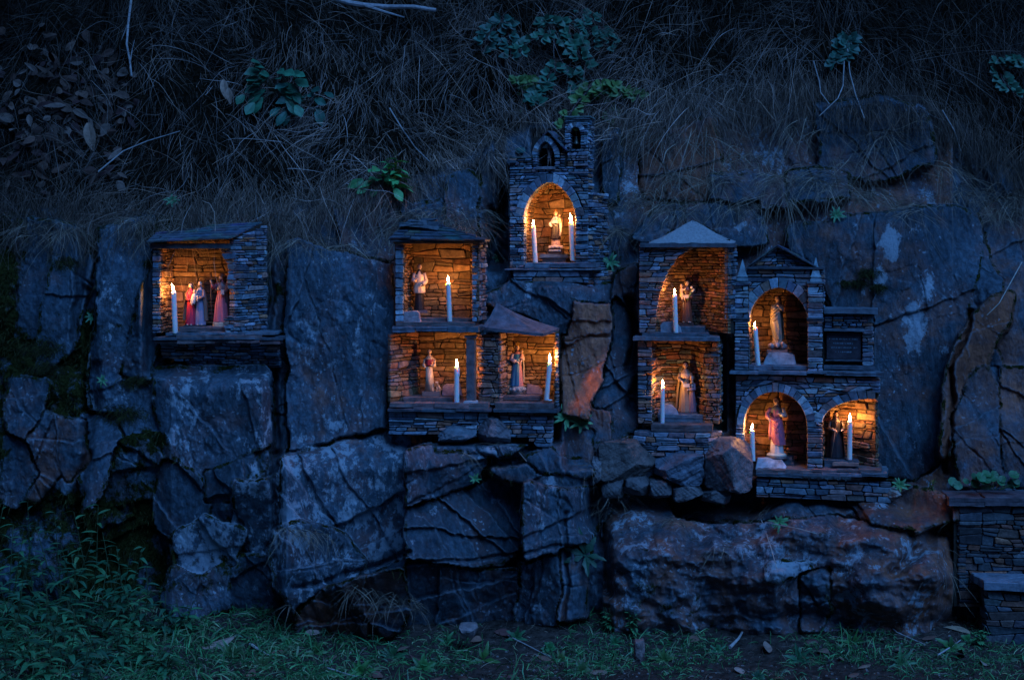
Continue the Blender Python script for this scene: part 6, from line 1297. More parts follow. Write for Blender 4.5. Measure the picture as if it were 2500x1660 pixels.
# low retaining wall and bench at far right
fw = Frame(2420, 1340, 5.62, 6); wallr = empty("retaining_wall", fw.at(0, 0), "low dry-stone retaining wall with a slate coping at the right edge", "wall")
m, mo = MB(), MB(); UU = lambda x: fw.uv(x, 1290)[0]; VV = lambda y: fw.uv(2420, y)[1]
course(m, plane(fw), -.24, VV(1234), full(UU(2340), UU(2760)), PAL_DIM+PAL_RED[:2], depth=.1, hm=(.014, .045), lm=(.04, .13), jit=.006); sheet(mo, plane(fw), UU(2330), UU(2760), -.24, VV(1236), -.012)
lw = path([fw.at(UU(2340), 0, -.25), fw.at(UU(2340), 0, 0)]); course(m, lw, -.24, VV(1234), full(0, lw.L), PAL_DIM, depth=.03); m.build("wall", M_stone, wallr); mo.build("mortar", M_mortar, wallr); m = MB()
for a, b in ((2318, 2404), (2406, 2560), (2562, 2760)): fslab(m, fw, a, b, 1215, 1235, -.14, .03, (.09,.07,.08) if a < 2500 else SLT, layers=2, rough=.005)
m.build("coping", M_slate, wallr)
fbn = Frame(2420, 1552, 5.50, 12); bench = empty("stone_bench", fbn.at(0, 0), "low stone bench with a thick bluish slate seat at the lower right corner", "bench")
m, mo = MB(), MB(); UU = lambda x: fbn.uv(x, 1480)[0]; VV = lambda y: fbn.uv(2420, y)[1]
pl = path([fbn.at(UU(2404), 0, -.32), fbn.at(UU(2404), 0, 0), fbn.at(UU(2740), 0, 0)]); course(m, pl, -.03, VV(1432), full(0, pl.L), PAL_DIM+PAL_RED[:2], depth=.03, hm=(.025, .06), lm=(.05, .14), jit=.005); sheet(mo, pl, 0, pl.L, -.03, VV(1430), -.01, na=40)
m.build("masonry", M_stone, bench); mo.build("mortar", M_mortar, bench); m = MB()
zt_ = fbn.O.z+VV(1416); Q = [fbn.at(UU(2400), 0, .03), fbn.at(UU(2750), 0, .03), fbn.at(UU(2750), 0, -.36), fbn.at(UU(2398), 0, -.36), fbn.at(UU(2368), 0, -.20)]
slab(m, [(p.x, p.y) for p in Q], zt_, .032, (.15,.18,.22), rough=.004, layers=1); m.build("seat", M_slate, bench)
# ---------------------------------------------------------------- grasses, leaves and weeds
RS = np.random.RandomState(11)
def ribbons(name, root, d, ln, wd, droop, curl, col, mat_, K=5, kind='stuff', label=None, cat=None, face=None):
    """root (n,3), d (n,3) unit, ln, wd (n): curved tapering blades"""
    n = len(root); t = np.linspace(0, 1, K+1)[None, :, None]; rnd = RS.randn(n, 3); rnd2 = RS.randn(n, 3)
    L = ln[:, None, None]
    P = root[:, None, :]+d[:, None, :]*L*t+np.array([0, 0, -1.])[None, None, :]*L*droop[:, None, None]*t**2+rnd[:, None, :]*L*curl*t**2*(1-.3*t)+rnd2[:, None, :]*L*curl*.6*np.sin(t*7)*.3
    T = np.gradient(P, axis=1); vw = np.array([0, 1., .15])+RS.randn(n, 3)*.45; side = np.cross(T, vw[:, None, :]); side /= np.linalg.norm(side, axis=2, keepdims=True)+1e-9
    taper = (1-.85*t**1.5)*np.minimum(1, .5+t*3)
    hw = wd[:, None, None]*.5*taper; V = np.stack([P-side*hw, P+side*hw], 2).reshape(-1, 3)
    base = (np.arange(n)*(K+1)*2)[:, None]+(np.arange(K)*2)[None, :]; Q = np.stack([base, base+1, base+3, base+2], -1).reshape(-1, 4)
    me = bpy.data.meshes.new(name); me.vertices.add(len(V)); me.vertices.foreach_set("co", V.astype(np.float32).ravel()); me.loops.add(Q.size); me.loops.foreach_set("vertex_index", Q.astype(np.int32).ravel())
    me.polygons.add(len(Q)); me.polygons.foreach_set("loop_start", np.arange(0, Q.size, 4, dtype=np.int32)); me.polygons.foreach_set("loop_total", np.full(len(Q), 4, dtype=np.int32)); me.update(calc_edges=True)
    ca = me.color_attributes.new("Col", 'FLOAT_COLOR', 'POINT'); cc = np.ones((n, (K+1)*2, 4), np.float32); cc[:, :, :3] = col[:, None, :]; ca.data.foreach_set("color", cc.ravel())
    me.materials.append(mat_); o = bpy.data.objects.new(name, me); C.objects.link(o); prop(o, label, cat, kind=kind); return o
def cliff_pts(px, py, out=0.):
    i = np.clip(np.searchsorted(gx, px), 1, len(gx)-1); j = np.clip(np.searchsorted(gy, py), 1, len(gy)-1); Y = D[i, j]-out
    return np.stack([(px-CX)/F*Y, Y, CZ+(HZ-py)/F*Y], -1)
def edge_at(px): return np.interp(px, ex, ey)
def unit(v): return v/(np.linalg.norm(v, axis=1, keepdims=True)+1e-9)
def bank_pts(n, below=25, x0=-300, x1=2800, y0=-260):
    px = RS.uniform(x0, x1, n*3); py = RS.uniform(y0, 560, n*3); k = py < edge_at(px)+fbm(px/50, px*0, 3, 301)*40+below; px, py = px[k][:n], py[k][:n]; return px, py
SHR = [(350,700,555,910),(945,1200,545,1080),(1190,1370,745,1090),(1238,1475,285,690),(1545,1800,545,1110),(1785,2180,610,1215)]
def clear(px, py, m=0):
    k = np.ones(len(px), bool)
    for a, b, c, d_ in SHR: k &= ~((px > a-m) & (px < b+m) & (py > c-m) & (py < d_+m))
    return k
# dry grass matted over the bank: tangled understorey, long straw, and a hanging fringe
def straw(n, below, lmin, lmax, wmin, wmax, dirz, spread, bright, out, name, K=5, clump=3., seed=0, curl=.22):
    px, py = bank_pts(n, below); k = clear(px, py, 6); px, py = px[k], py[k]
    cl_ = fbm(px/130, py/110, 3, 310+seed); keep = RS.rand(len(px)) < np.interp(cl_, [-.45, .25], [.35, 1.]); px, py, cl_ = px[keep], py[keep], cl_[keep]; n = len(px)
    root = cliff_pts(px, py, RS.uniform(-.01, out, n)); ang = fbm(px/160, py/160, 2, 320+seed)*2.2+RS.randn(n)*spread
    d = np.stack([np.sin(ang), -np.abs(RS.randn(n))*.35-.05, -np.cos(ang)*dirz], -1); d = unit(d)
    ln = RS.uniform(lmin, lmax, n)*np.interp(cl_, [-.4, .4], [.7, 1.2]); wd = RS.uniform(wmin, wmax, n)
    b = RS.uniform(bright[0], bright[1], n)**1.0*np.interp(cl_, [-.5, .5], [.55, 1.3])*np.interp(px, [0, 250, 700, 1700, 2400], [.24, .55, 1.0, .92, .36])*np.interp(py, [0, 230], [.5, 1.]); tone = RS.rand(n)[:, None]  # painted vignette: straw colour falls off towards the sides and the top
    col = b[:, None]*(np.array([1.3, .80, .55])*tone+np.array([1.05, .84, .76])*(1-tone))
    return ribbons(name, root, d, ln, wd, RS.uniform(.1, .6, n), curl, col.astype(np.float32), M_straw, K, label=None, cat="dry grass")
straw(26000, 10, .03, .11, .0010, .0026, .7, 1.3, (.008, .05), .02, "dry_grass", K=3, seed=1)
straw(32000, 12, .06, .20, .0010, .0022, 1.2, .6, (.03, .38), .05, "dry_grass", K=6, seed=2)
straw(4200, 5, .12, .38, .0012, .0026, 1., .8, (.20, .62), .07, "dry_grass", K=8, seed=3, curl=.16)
# the fringe that hangs over the rock edge
px = RS.uniform(-200, 2700, 15000); py = edge_at(px)+RS.randn(15000)*30-34+fbm(px/50, px*0, 3, 301)*30; k = clear(px, py, 8); px, py = px[k], py[k]; n = len(px)
d = unit(np.stack([RS.randn(n)*.45, -np.abs(RS.randn(n))*.3-.05, -np.ones(n)], -1)); b = RS.uniform(.02, .27, n)*np.interp(px, [0, 300, 800, 1700, 2400], [.4, .7, 1., .9, .5])  # fringe colour carries the same painted darkening towards both sides
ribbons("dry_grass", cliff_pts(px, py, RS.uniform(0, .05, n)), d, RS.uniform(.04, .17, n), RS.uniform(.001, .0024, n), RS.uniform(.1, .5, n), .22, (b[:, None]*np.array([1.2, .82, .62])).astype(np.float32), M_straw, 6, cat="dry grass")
# sparse grass over the upper right rocks and tufts on ledges
def tufts(spots, name, per, lmin, lmax, cols, wd=(.001, .0025), up=.3, spread=1., out=.0, K=5, label=None, cat=None, kind='stuff', droop=(.3, 1.)):
    r, dd, ll, ww, cc = [], [], [], [], []
    for px, py, rad in spots:
        n = max(2, int(per*rad/30)); x = px+RS.randn(n)*rad*.45; y = py+RS.randn(n)*rad*.18; r.append(cliff_pts(x, y, out)); a = RS.randn(n)*spread
        dd.append(unit(np.stack([np.sin(a), -np.abs(RS.randn(n))*.5-.1, np.cos(a)*up+RS.randn(n)*.2], -1))); ll.append(RS.uniform(lmin, lmax, n)); ww.append(RS.uniform(*wd, n))
        c = np.array([cols[i] for i in RS.randint(0, len(cols), n)])*RS.uniform(.5, 1.4, n)[:, None]; cc.append(c)
    r, dd, ll, ww, cc = map(np.concatenate, (r, dd, ll, ww, cc)); return ribbons(name, r, dd, ll, ww, RS.uniform(*droop, len(ll)), .2, cc.astype(np.float32), M_straw, K, kind=kind, label=label, cat=cat)
STR = [(.30,.22,.16), (.22,.17,.13), (.38,.30,.22), (.12,.09,.07)]
tufts([(1900,430,60),(2000,440,60),(2100,470,70),(2220,500,60),(1750,440,60),(1650,430,50),(1560,480,60),(1650,500,70),(1800,500,50),(2350,470,60),(2440,520,60),(700,575,60),(780,590,50),(850,600,50),(960,560,50),(1130,540,50),(1080,520,60),(1000,530,40),
    (520,560,70),(420,560,60),(600,545,50),(330,530,60),(1500,560,40),(1480,500,40),(1150,560,30),(60,560,60),(180,550,60),(2470,480,60),(1180,520,30)], "dry_grass", 70, .05, .20, STR, up=-.1, spread=1.5, cat="dry grass")
tufts([(1700,330,90),(1950,300,90),(2150,330,80),(1800,380,80),(2050,400,70),(1600,330,60),(2300,400,70),(1900,480,60)], "dry_grass", 30, .10, .34, STR, up=-.5, spread=1.2, cat="dry grass", K=7)
tufts([(700,1290,22),(740,1295,25),(780,1305,25),(1000,1470,40),(950,1455,40),(880,1440,40),(1700,1250,50),(1770,1330,40),(1860,1240,40),(1650,1270,40),(1500,1200,40),(1900,1210,60),(1480,1240,30),(1240,1080,20),(1450,1140,30),(2340,1290,40),(2350,1340,50),(2345,1390,50),(2370,1440,40),(690,1480,30),(760,1300,25),(1130,1110,25)], "dry_grass", 40, .04, .13, STR, up=.05, spread=1.6, cat="dry grass")
# moss: short dark fuzz where the rock is mossy
n = 200000; px = RS.uniform(0, 2500, n); py = RS.uniform(480, 1480, n); i = np.searchsorted(gx, px); j = np.searchsorted(gy, py)
k = (ms[np.clip(i, 0, len(gx)-1), np.clip(j, 0, len(gy)-1)] > RS.uniform(.38, 1.3, n)) & (fbm(px/22, py/22, 3, 330) > -.08) & clear(px, py, 12) & (py > edge_at(px)); px, py = px[k][:26000], py[k][:26000]; n = len(px)
d = unit(np.stack([RS.randn(n)*.8, -np.ones(n), RS.randn(n)*.7-.2], -1)); c = np.array([[.045,.045,.014]])*RS.uniform(.25, 1.6, n)[:, None]*np.array([1, 1, 1.])
ribbons("moss", cliff_pts(px, py), d, RS.uniform(.010, .028, n), RS.uniform(.0015, .0035, n), RS.uniform(.2, .9, n), .4, c.astype(np.float32), M_straw, 3, cat="moss")
tufts([(395,545,60),(370,560,40),(430,535,50),(160,640,40),(100,850,60),(120,900,50),(330,930,40),(300,1010,60),(420,640,22),(372,640,22),(2120,665,26),(2095,690,22),(2145,700,20),(2060,690,14),(1150,640,20)], "moss", 420, .012, .035, [(.055,.055,.015),(.03,.03,.01),(.02,.018,.01)], wd=(.0015, .003), up=.1, spread=1.6, cat="moss", K=3)
# ground cover grass
def ground_blades(n, name, x0, x1, y0, y1, lmin, lmax, cols, thr, wd, seed, up=1., cat="grass"):
    x = RS.uniform(x0, x1, n); y = RS.uniform(y0, y1, n); f = fbm(x*3, y*3, 3, 340+seed); k = f > thr+RS.randn(n)*.12; x, y = x[k], y[k]; n = len(x)
    r = np.stack([x, y, ground_z(x, y)], -1); d = unit(np.stack([RS.randn(n)*.7, RS.randn(n)*.5-.25, np.full(n, up)*RS.uniform(.5, 1.2, n)], -1))
    c = np.array([cols[i] for i in RS.randint(0, len(cols), n)])*RS.uniform(.5, 1.35, n)[:, None]
    return ribbons(name, r, d, RS.uniform(lmin, lmax, n), RS.uniform(*wd, n), RS.uniform(.3, 1., n), .2, c.astype(np.float32), M_leafg, 4, cat=cat)
M_leafg = mat("grass_blade", noise=10, var=.3, bump=0, rough=.5, spec=.4)
GR = [(.06,.23,.075), (.11,.33,.11), (.035,.15,.05), (.20,.28,.13)]
ground_blades(44000, "grass", -2.6, 2.6, 4.2, 5.95, .02, .07, GR, .06, (.002, .005), 1)
ground_blades(7000, "grass", -2.6, 2.6, 4.3, 6.0, .06, .16, GR, .22, (.003, .007), 2)
ground_blades(9000, "grass", -2.6, -.5, 4.2, 5.9, .04, .13, GR, -.25, (.003, .007), 3)
ground_blades(12000, "dry_grass", -2.6, 2.6, 4.2, 6.0, .03, .11, STR, -.3, (.001, .0025), 4, up=.25, cat="dry grass")
# grit
n = 9000; m = MB()
for _ in range(2600):
    x, y = RS.uniform(-2.4, 2.4), RS.uniform(4.3, 5.8)
    if vn(np.array([x*2.1]), np.array([y*2.1]), 360)[0] < .45: continue
    g_ = R.uniform(.1, .5); s_ = R.uniform(.002, .007); m.ball((x, y, gz(x, y)+s_*.2), (s_, s_*R.uniform(.6, 1.2), s_*.7), (g_*.5, g_*.45, g_*.42), 5, 3)
prop(m.build("gravel", M_stone), None, "gravel", kind='stuff')
# leaves
def leaf(mb, p, d, up, L, Wd, col, bend=.25, fold=.25, lobes=0, K=5):
    p = Vector(p); d = Vector(d).normalized(); up = Vector(up); sd = d.cross(up)
    if sd.length < 1e-4: sd = d.cross(Vector((.3, .2, 1)))
    sd.normalize(); up = sd.cross(d).normalized(); vs = []; fs = []
    for i in range(K+1):
        t = i/K; w = Wd*.5*math.sin(math.pi*min(1, (t*.94+.03))**.8)**.85
        if lobes: w *= 1+.28*math.sin(t*lobes*math.pi*2)
        c = p+d*L*t-up*L*bend*t*t
        vs += [c-sd*w+up*w*fold, c, c+sd*w+up*w*fold]
    for i in range(K): a = i*3; fs += [(a, a+1, a+4, a+3), (a+1, a+2, a+5, a+4)]
    k = R.uniform(.7, 1.3); mb.add(vs, fs, tuple(x*k for x in col))
def rv(s=1.): return Vector((R.uniform(-s, s), R.uniform(-s, s), R.uniform(-s, s)))
def plant(name, px, py, out, label, cat, kind, n, L, Wd, col, group=None, size=.1, at=None, mat_=None):
    """kind: rosette, upright, spray, round"""
    p = at if at is not None else cliff_at(px, py, out); root = empty(name, p, label, cat, group); ml, mst = MB(), MB(); up0 = Vector((0, -.35, 1))
    if kind == 'rosette':
        for i in range(n):
            a = 2*math.pi*i/n+R.uniform(-.3, .3); d = Vector((math.cos(a), -.55+.25*math.sin(a), math.sin(a)*.8+.25)).normalized(); q = p+d*L*.15
            mst.tube([p, q], [.0018, .0013], 5, tuple(x*1.2 for x in col)); leaf(ml, q, d, Vector((0, -1, .6))+rv(.3), L*R.uniform(.7, 1.2), Wd*R.uniform(.8, 1.2), col, R.uniform(.2, .6), .25, 3)
    elif kind == 'hang':
        for i in range(n):
            a = R.uniform(-2.6, 2.6); d = Vector((math.sin(a), -.5, math.cos(a)*.6)).normalized(); q = p+d*size*R.uniform(.2, 1); q.z -= .0
            mst.tube([p, p.lerp(q, .5)+rv(.006), q], [.002, .0016, .0012], 5, (.10,.09,.05)); leaf(ml, q, (d+Vector((0, -.2, -.7))).normalized(), Vector((0, -1, .4))+rv(.3), L*R.uniform(.6, 1.15), Wd*R.uniform(.8, 1.2), col, R.uniform(.1, .5), .2, 4)
    elif kind == 'upright':
        for s_ in range(max(1, n//10)):
            tip = p+Vector((R.uniform(-.35, .35)*size, -R.uniform(.05, .3)*size, size*R.uniform(.75, 1.1))); mid = p.lerp(tip, .5)+rv(.05*size); mst.tube([p+rv(.01), mid, tip], [.003, .0022, .0012], 6, (.06,.09,.04))
            for i in range(n if n < 20 else n//max(1, n//10)):
                t = .12+.88*i/(n if n < 20 else 12); t = min(t, 1); q = p.lerp(mid, t*2) if t < .5 else mid.lerp(tip, t*2-1); a = i*2.4+R.uniform(-.4, .4); d = Vector((math.cos(a), math.sin(a)*.8-.25, .35)); k = 1.15-.6*t
                leaf(ml, q, d, Vector((0, 0, 1))+rv(.25), L*k*R.uniform(.8, 1.1), Wd*k, col, R.uniform(.2, .7), .22)
    elif kind == 'spray':
        for s_ in range(n):
            d0 = Vector((R.uniform(-1, 1), -.3, R.uniform(-1.2, .6))).normalized(); pts = [p+rv(.03)]; l = size*R.uniform(.7, 1.7)
            for i in range(1, 7): pts.append(pts[-1]+d0*l/6+Vector((0, -.002, -.010*i*size*2))+rv(.01))
            mst.tube(pts, [.0022]*4+[.0016]*3, 5, (.10,.05,.05))
            for i in range(1, 7):
                for sd in (-1, 1):
                    if R.random() < .25: continue
                    d = Vector((sd*.9, -.5, R.uniform(-.5, .4))); b = pts[i]
                    st = b+d.normalized()*L*.35; mst.tube([b, st], [.001, .0008], 4, (.10,.07,.05))
                    for a in (0, -.9, .9): leaf(ml, st, Matrix.Rotation(a, 3, 'Y') @ d, Vector((0, -1, .6))+rv(.35), L*(1 if a == 0 else .75)*R.uniform(.8, 1.15), Wd*(1 if a == 0 else .8), col, R.uniform(0, .4), .2)
    elif kind == 'round':
        for i in range(n):
            q = p+Vector((R.uniform(-1, 1)*size, R.uniform(-.6, .3)*size*.6, R.uniform(.15, .7)*size)); mst.tube([p+Vector(((q.x-p.x)*.4, 0, 0)), q], [.0016, .0012], 5, (.07,.12,.05)); nr = (Vector((0, -1, .9))+rv(.35)).normalized(); r_ = L*R.uniform(.6, 1.1)
            t1 = nr.cross(Vector((1, 0, .1))).normalized(); t2 = nr.cross(t1); vs = [q]+[q+(t1*math.cos(a)+t2*math.sin(a))*r_*(1+.06*math.sin(a*7))+nr*(.12*r_+.05*r_*math.sin(a*7)) for a in [2*math.pi*k/16 for k in range(16)]]
            k = R.uniform(.75, 1.25); ml.add(vs, [(0, 1+j, 1+(j+1) % 16) for j in range(16)], tuple(x*k for x in col))
    ml.build("leaves", mat_ or M_leaf, root); mst.build("stem", M_leaf, root); return root
G1, G2, G3 = (.05,.18,.075), (.07,.22,.08), (.08,.18,.05)
plant("hanging_weed", 668, 225, .03, "big-leaved green plant hanging in the dry grass above the left niche", "plant", 'hang', 34, .085, .042, (.04,.17,.09), size=.17)
plant("hanging_weed", 745, 255, .03, "darker drooping leaves just right of the big hanging plant", "plant", 'hang', 16, .075, .035, (.035,.13,.09), size=.13)
plant("nettle_clump", 968, 470, .04, "upright green nettle clump above the dark slate hip roof", "plant", 'upright', 40, .075, .040, (.09,.36,.11), size=.17)
plant("nettle_clump", 930, 450, .03, "low green leaves left of the upright nettle clump", "plant", 'hang', 14, .065, .035, (.08,.30,.10), size=.09)
for i, (x, y, n, sz, lb) in enumerate(((1372,165,4,.16,"bramble spray hanging over the chapel's bell tower"),(1445,215,5,.17,"bramble spray with yellowish leaves right of the bell tower top"),(1385,70,5,.20,"bramble spray at the top edge above the bell tower"),(1235,50,4,.16,"bramble spray at the top edge left of the chapel"),
    (1420,20,4,.16,"bramble leaves at the top edge right of centre"),(1310,190,3,.14,"small bramble spray left of the bell tower"),(2440,160,4,.14,"bramble spray at the upper right edge"),(2060,100,2,.09,"small leafy sprig in the dry grass at upper right"))):
    plant("bramble", x, y, .04, lb, "bramble", 'spray', max(2, n-1), .045, .036, [(.035,.13,.08),(.09,.17,.045),(.035,.12,.07),(.03,.10,.07)][i % 4], "brambles on the bank", size=sz)
plant("broad_leaf_plant", 1305, 318, .0, "broad round teal leaves behind the chapel's gable", "plant", 'round', 4, .032, .03, (.03,.10,.09), size=.05)
plant("broad_leaf_plant", 1262, 372, .0, "single rounded leaf left of the chapel's gable", "plant", 'round', 2, .030, .03, (.03,.10,.09), size=.02)
plant("broad_leaf_plant", 1425, 440, .04, "small leafy sprig right of the chapel wall", "plant", 'upright', 9, .04, .02, G1, size=.1)
for x, y, o, n, L, c, lb in ((225,775,.02,9,.03,G1,"small green seedling in the cleft left of the niche"),(2042,525,.02,10,.035,G1,"leafy rosette above the largest shrine"),(1382,1020,.02,10,.05,G2,"narrow-leaved rosette under the rust-coloured slab"),(1418,1032,.03,8,.045,G2,"second rosette right of it under the rust-coloured slab"),
    (1428,1355,.03,7,.085,(.02,.07,.04),"dark broad-leaved rosette in the cleft beside the low outcrop"),(1756,1215,.06,9,.045,G1,"leafy rosette below the squarish boulder"),(1770,1045,.05,8,.07,(.02,.06,.035),"dark plant between the pale-roofed niche and the largest shrine"),(2196,1185,.05,9,.035,G2,"small weed on the ledge right of the largest shrine"),
    (1490,640,.02,8,.04,G1,"leafy sprig between the chapel and the pale-roofed niche"),(1485,660,.02,6,.035,G1,"smaller sprig just below the chapel's right foot"),(1160,1170,.03,7,.022,G2,"tiny star-shaped weed on the middle rocks"),(1900,1275,.03,9,.035,G2,"weed in the face of the low outcrop"),(1590,1185,.03,7,.05,G1,"grassy weed under the blue-grey block"),
    (250,930,.02,7,.025,G1,"tiny seedling on the mossy left rocks"),(1215,632,.0,6,.03,G1,"small leaves in the dark cleft left of the chapel"),(420,490,.03,8,.03,G1,"little leafy weed in the grass above the left niche")):
    plant("rock_weed", x, y, o, lb, "weed", 'rosette', n, L, L*.35, c)
plant("rock_weed", 2270, 1200, .04, "feathery yellow-green weed left of the coping", "weed", 'upright', 30, .018, .009, (.07,.13,.03), size=.06)
plant("pennywort", 2420, 1195, .12, "round-leaved plants behind the coping at the right edge", "plant", 'round', 18, .021, .03, (.025,.12,.04), size=.10)
plant("pennywort", 2330, 1192, .05, "small group of round leaves left of the coping plants", "plant", 'round', 6, .02, .02, (.03,.13,.05), size=.05)
# tall weeds at lower left: individuals, each with its own height
wk = 0
for (px, Y, hgt) in [(18,5.5,.42),(60,5.3,.36),(95,5.55,.40),(140,5.4,.38),(170,5.6,.36),(205,5.5,.46),(225,5.65,.52),(260,5.45,.34),(290,5.6,.36),(320,5.35,.24),(350,5.55,.26),(30,5.1,.32),(75,5.0,.28),(120,5.15,.30),(165,5.05,.26),(215,5.2,.28),(255,5.1,.22),(300,5.15,.20),(345,5.2,.18),(395,5.5,.18),(-20,5.3,.4),(-30,5.6,.5),(40,5.7,.50),(400,5.1,.13),(110,4.85,.2),(200,4.85,.18),(20,4.85,.22),(450,5.55,.13),(150,5.75,.42),(280,5.75,.32)]:
    x = (px-CX)/F*Y; p = Vector((x, Y, gz(x, Y)))
    tall = hgt > .35
    look = ("tall" if tall else "low") ; wk += 1
    plant("tall_weed", 0, 0, 0, "leafy green weed in the thicket at the lower left corner", "weed", 'upright', 26 if tall else 20, .085 if tall else .07, .024, [(.03,.125,.055),(.042,.165,.065),(.026,.105,.055)][wk % 3], "leafy weeds in the lower left thicket", size=hgt, at=p)
# small rosettes in the grass along the foot
rosp = [(560,5.3),(640,5.15),(700,5.4),(770,5.3),(850,5.5),(880,5.1),(960,5.35),(1030,5.2),(1090,5.5),(1340,5.45),(1370,5.35),(1420,5.2),(1500,5.5),(1620,5.3),(1750,5.4),(1850,5.1),(1950,5.3),(2080,5.45),(2200,5.2),(2320,5.4),(2400,5.2),(2460,5.3),(2360,5.5),(1180,5.3),(1260,5.55),(1560,5.6),(1240,4.95),(1050,4.95)]
for px, Y in rosp:
    x = (px-CX)/F*Y; plant("ground_rosette", 0, 0, 0, "broad-leaved rosette in the grass at the foot of the rock", "weed", 'rosette', R.randint(5, 14), R.uniform(.022, .055), R.uniform(.010, .024), tuple(x*R.uniform(.45, .8) for x in R.choice([G1, G2, G3])), "rosettes along the foot of the rock", at=Vector((x, Y, gz(x, Y)+.004)))
for px, Y, h in ((1545,5.55,.16),(1490,5.6,.10),(2390,5.45,.10)):
    x = (px-CX)/F*Y; plant("fern_sprig", 0, 0, 0, {1545: "upright feathery weed before the low outcrop", 1490: "shorter feathery weed left of the upright one", 2390: "feathery weed at the bench's left foot"}[px], "weed", 'upright', 40, .03, .012, G2, size=h, at=Vector((x, Y, gz(x, Y))))
# fallen leaves
BR = [(.20,.10,.07), (.26,.15,.11), (.16,.08,.06), (.30,.20,.16), (.12,.05,.045)]
def dead_leaf(px, py, L, Wd, label, group=None, ang=None, Y=None, col=None, up=None):
    Yg = 1.57*F/(py-HZ); x = (px-CX)/F*Yg
    for _ in range(4): Yg = (CZ-gz(x, Yg)-.012)*F/(py-HZ); x = (px-CX)/F*Yg
    p = Vector((x, Yg, gz(x, Yg)+.012)); a = R.uniform(0, 6.28) if ang is None else ang; m = MB(); d = Vector((math.cos(a), math.sin(a)*.8, R.uniform(-.05, .35)))
    leaf(m, p-d*L*.4, d, up or Vector((R.uniform(-.4, .4), -.5, 1)), L, Wd, col or R.choice(BR), R.uniform(-.3, .4), R.uniform(-.5, .5), 0, 7); o = m.build("fallen_leaf", M_dry, None, origin=p); prop(o, label, "leaf", group)
dead_leaf(525, 1573, .13, .05, "large curled tan leaf lying in the grass at lower left", ang=.5, col=(.34,.22,.17)); dead_leaf(2345, 1535, .10, .03, "long tan leaf left of the bench", ang=2.6, col=(.34,.24,.16))
for (x, y) in [(700,1530),(755,1545),(815,1600),(985,1580),(1045,1500),(1160,1560),(1235,1540),(1020,1610),(1070,1655),(1135,1650),(1395,1520),(1250,1645),(1510,1530),(1640,1560),(1700,1555),(2010,1590),(2060,1600),(2160,1560),(2205,1590),(2110,1625),(1990,1560),(2260,1560),(2350,1590),(900,1640),(620,1640),(1800,1630),(1330,1600),(1470,1640),(2400,1620),(1900,1650),(1600,1500),(2080,1650),(1880,1590),(670,1590)]:
    dead_leaf(x+R.uniform(-8, 8), y+R.uniform(-6, 6), R.uniform(.04, .085), R.uniform(.02, .042), "small brown leaf fallen on the ground before the rock", "brown leaves fallen on the ground")
# leaf pile caught in the bank at the upper left, two hanging leaves
m = MB()
for _ in range(230):
    px, py = R.gauss(150, 105), R.gauss(265, 110)
    if not (0 < px < 330 and 60 < py < 470): continue
    p = cliff_at(px, py, R.uniform(.0, .045)); leaf(m, p, Vector((R.uniform(-1, 1), R.uniform(-.6, .1), R.uniform(-1, .4))), Vector((R.uniform(-.5, .5), -1, R.uniform(-.3, .8))), R.uniform(.025, .10), R.uniform(.015, .045), tuple(x*.42 for x in R.choice(BR)), R.uniform(-.3, .5), R.uniform(-.4, .5), 0)
prop(m.build("leaf_litter", M_dry), None, "dead leaves", kind='stuff')
for px, py, L, dz, lb in ((545,195,.09,-1,"large pale dead leaf hanging in the grass left of the hanging plant"),(557,215,.075,-1,"folded dead leaf just below the large pale one"),(215,300,.13,-.8,"largest dead leaf in the pile at the upper left")):
    m = MB(); p = cliff_at(px, py, .09); leaf(m, p, Vector((.15, -.1, dz)), Vector((0, -1, .2)), L, L*.42, (.34,.22,.16), .15, .35, 0, 7); prop(m.build("hanging_dead_leaf", M_dry, None, origin=p), lb, "leaf")
# dead branch and twigs
def stick(name, pts, r0, r1, col, label, cat="twig", forks=(), grp=None):
    root = pts[0]; m = MB(); n = len(pts); m.tube([p+rv(r0*.6) for p in pts], [lerp(r0, r1, i/(n-1)) for i in range(n)], 8, col)
    for i, d, l in forks: m.tube([pts[i], pts[i]+Vector(d).normalized()*l*.5+rv(.004), pts[i]+Vector(d).normalized()*l], [r0*.6, r0*.45, r0*.2], 6, col)
    prop(m.build(name, M_wood, None, origin=root), label, cat, grp)
cp = lambda x, y, o=.06: cliff_at(x, y, o)
stick("dead_branch", [cp(815, -4, .1), cp(850, 8, .1), cp(890, 14, .1), cp(950, 20, .1), cp(1010, 20, .1), cp(1068, 27, .1)], .014, .010, (.33,.30,.30), "bare pale branch lying across the top edge of the bank", "branch", ((2, (1, 0, -.3), .2),))
stick("dry_stem", [cp(318, 2), cp(312, 60), cp(310, 110), cp(318, 150), cp(322, 185)], .006, .004, (.32,.29,.28), "bent pale stem hanging at the upper left", forks=((1, (-.4, 0, -1), .08), (3, (.2, 0, 1), .1)))
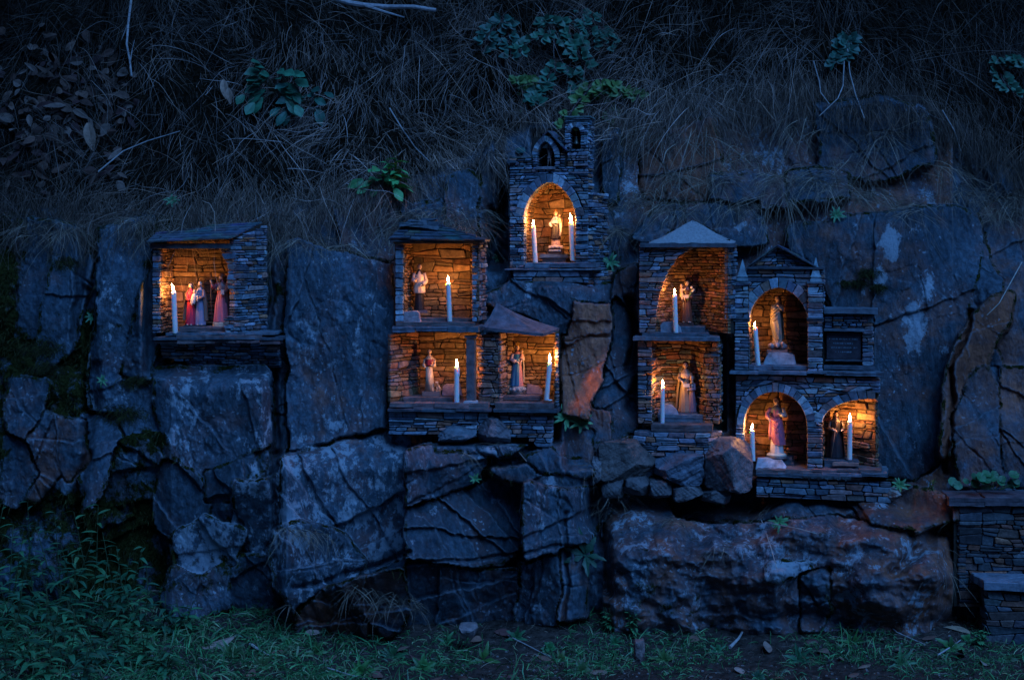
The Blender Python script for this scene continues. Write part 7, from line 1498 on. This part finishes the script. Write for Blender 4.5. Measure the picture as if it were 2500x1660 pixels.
for k, (pts, lb) in enumerate((([(2068,120),(2075,180),(2090,230),(2110,290)], "pale forked stem hanging at the upper right"), ([(1985,150),(2000,200),(2003,225),(2025,255)], "crooked thin stem left of the forked one at the upper right"), ([(2300,270),(2330,320),(2345,370)], "short pale stem at the right above the slab"), ([(2060,150),(2058,210),(2045,240),(2000,285)], "thin stem leaning left below the forked one"),
    ([(1350,1800/6),(1330,330),(1312,352)], "thin twig lying against the chapel's gable"), ([(950,265),(985,320),(1015,360),(1050,395)], "thick straw stem left of centre in the dry grass"), ([(240,420),(300,370),(360,345),(440,320)], "long straw crossing the leaf pile at upper left"))):
    stick("dry_stem", [cp(x, y, .07) for x, y in pts], .0035, .002, (.36,.32,.30), lb)
def gp(px, py, h=.01):
    Yg = (CZ-.0)*F/(py-HZ); x = (px-CX)/F*Yg
    for _ in range(4): Yg = (CZ-gz(x, Yg)-h)*F/(py-HZ); x = (px-CX)/F*Yg
    return Vector((x, Yg, gz(x, Yg)+h))
for pts, r_, lb in (([(610,1575),(640,1590),(668,1604)], .006, "short broken pale twig in the grass at lower left"), ([(2150,1515),(2190,1545),(2255,1573)], .004, "curved pale twig on the ground left of the bench"), ([(1780,1580),(1800,1560),(1818,1535)], .007, "pale rotten stick at the foot of the low outcrop"), ([(2290,1600),(2330,1570),(2345,1562)], .0035, "thin hooked twig at the lower right"), ([(1240,1550),(1300,1580),(1345,1605)], .0025, "long straw on the ground at bottom centre"), ([(800,1630),(850,1645),(890,1655)], .003, "thin straw on the ground at bottom left of centre")):
    stick("twig", [gp(x, y) for x, y in pts], r_, r_*.5, (.42,.38,.36), lb)
for pts, lb in (([(1860,1270),(1880,1330),(1898,1395)], "long straw hanging down the face of the low outcrop"), ([(1870,1275),(1950,1290),(1995,1303)], "straw lying across the low outcrop"), ([(1195,1015),(1240,1070),(1285,1125)], "long straw over the rocks below the small niche"), ([(2495,640),(2440,740),(2410,770)], "thin arching stem before the right rocks")):
    stick("dry_stem", [cp(x, y, .06) for x, y in pts], .0022, .0014, (.42,.38,.33), lb)
block("upright_stone", 1550, 1576, 1568, 1622, 4.95, .06, (.20,.15,.14), "small cone-shaped brown stone standing in the grass at bottom centre", 41)
block("pale_stone", 1120, 1165, 1530, 1560, 5.35, .08, (.22,.19,.19), "small pale stone half buried at the foot of the middle rocks", 43)
bpy.context.view_layer.update()
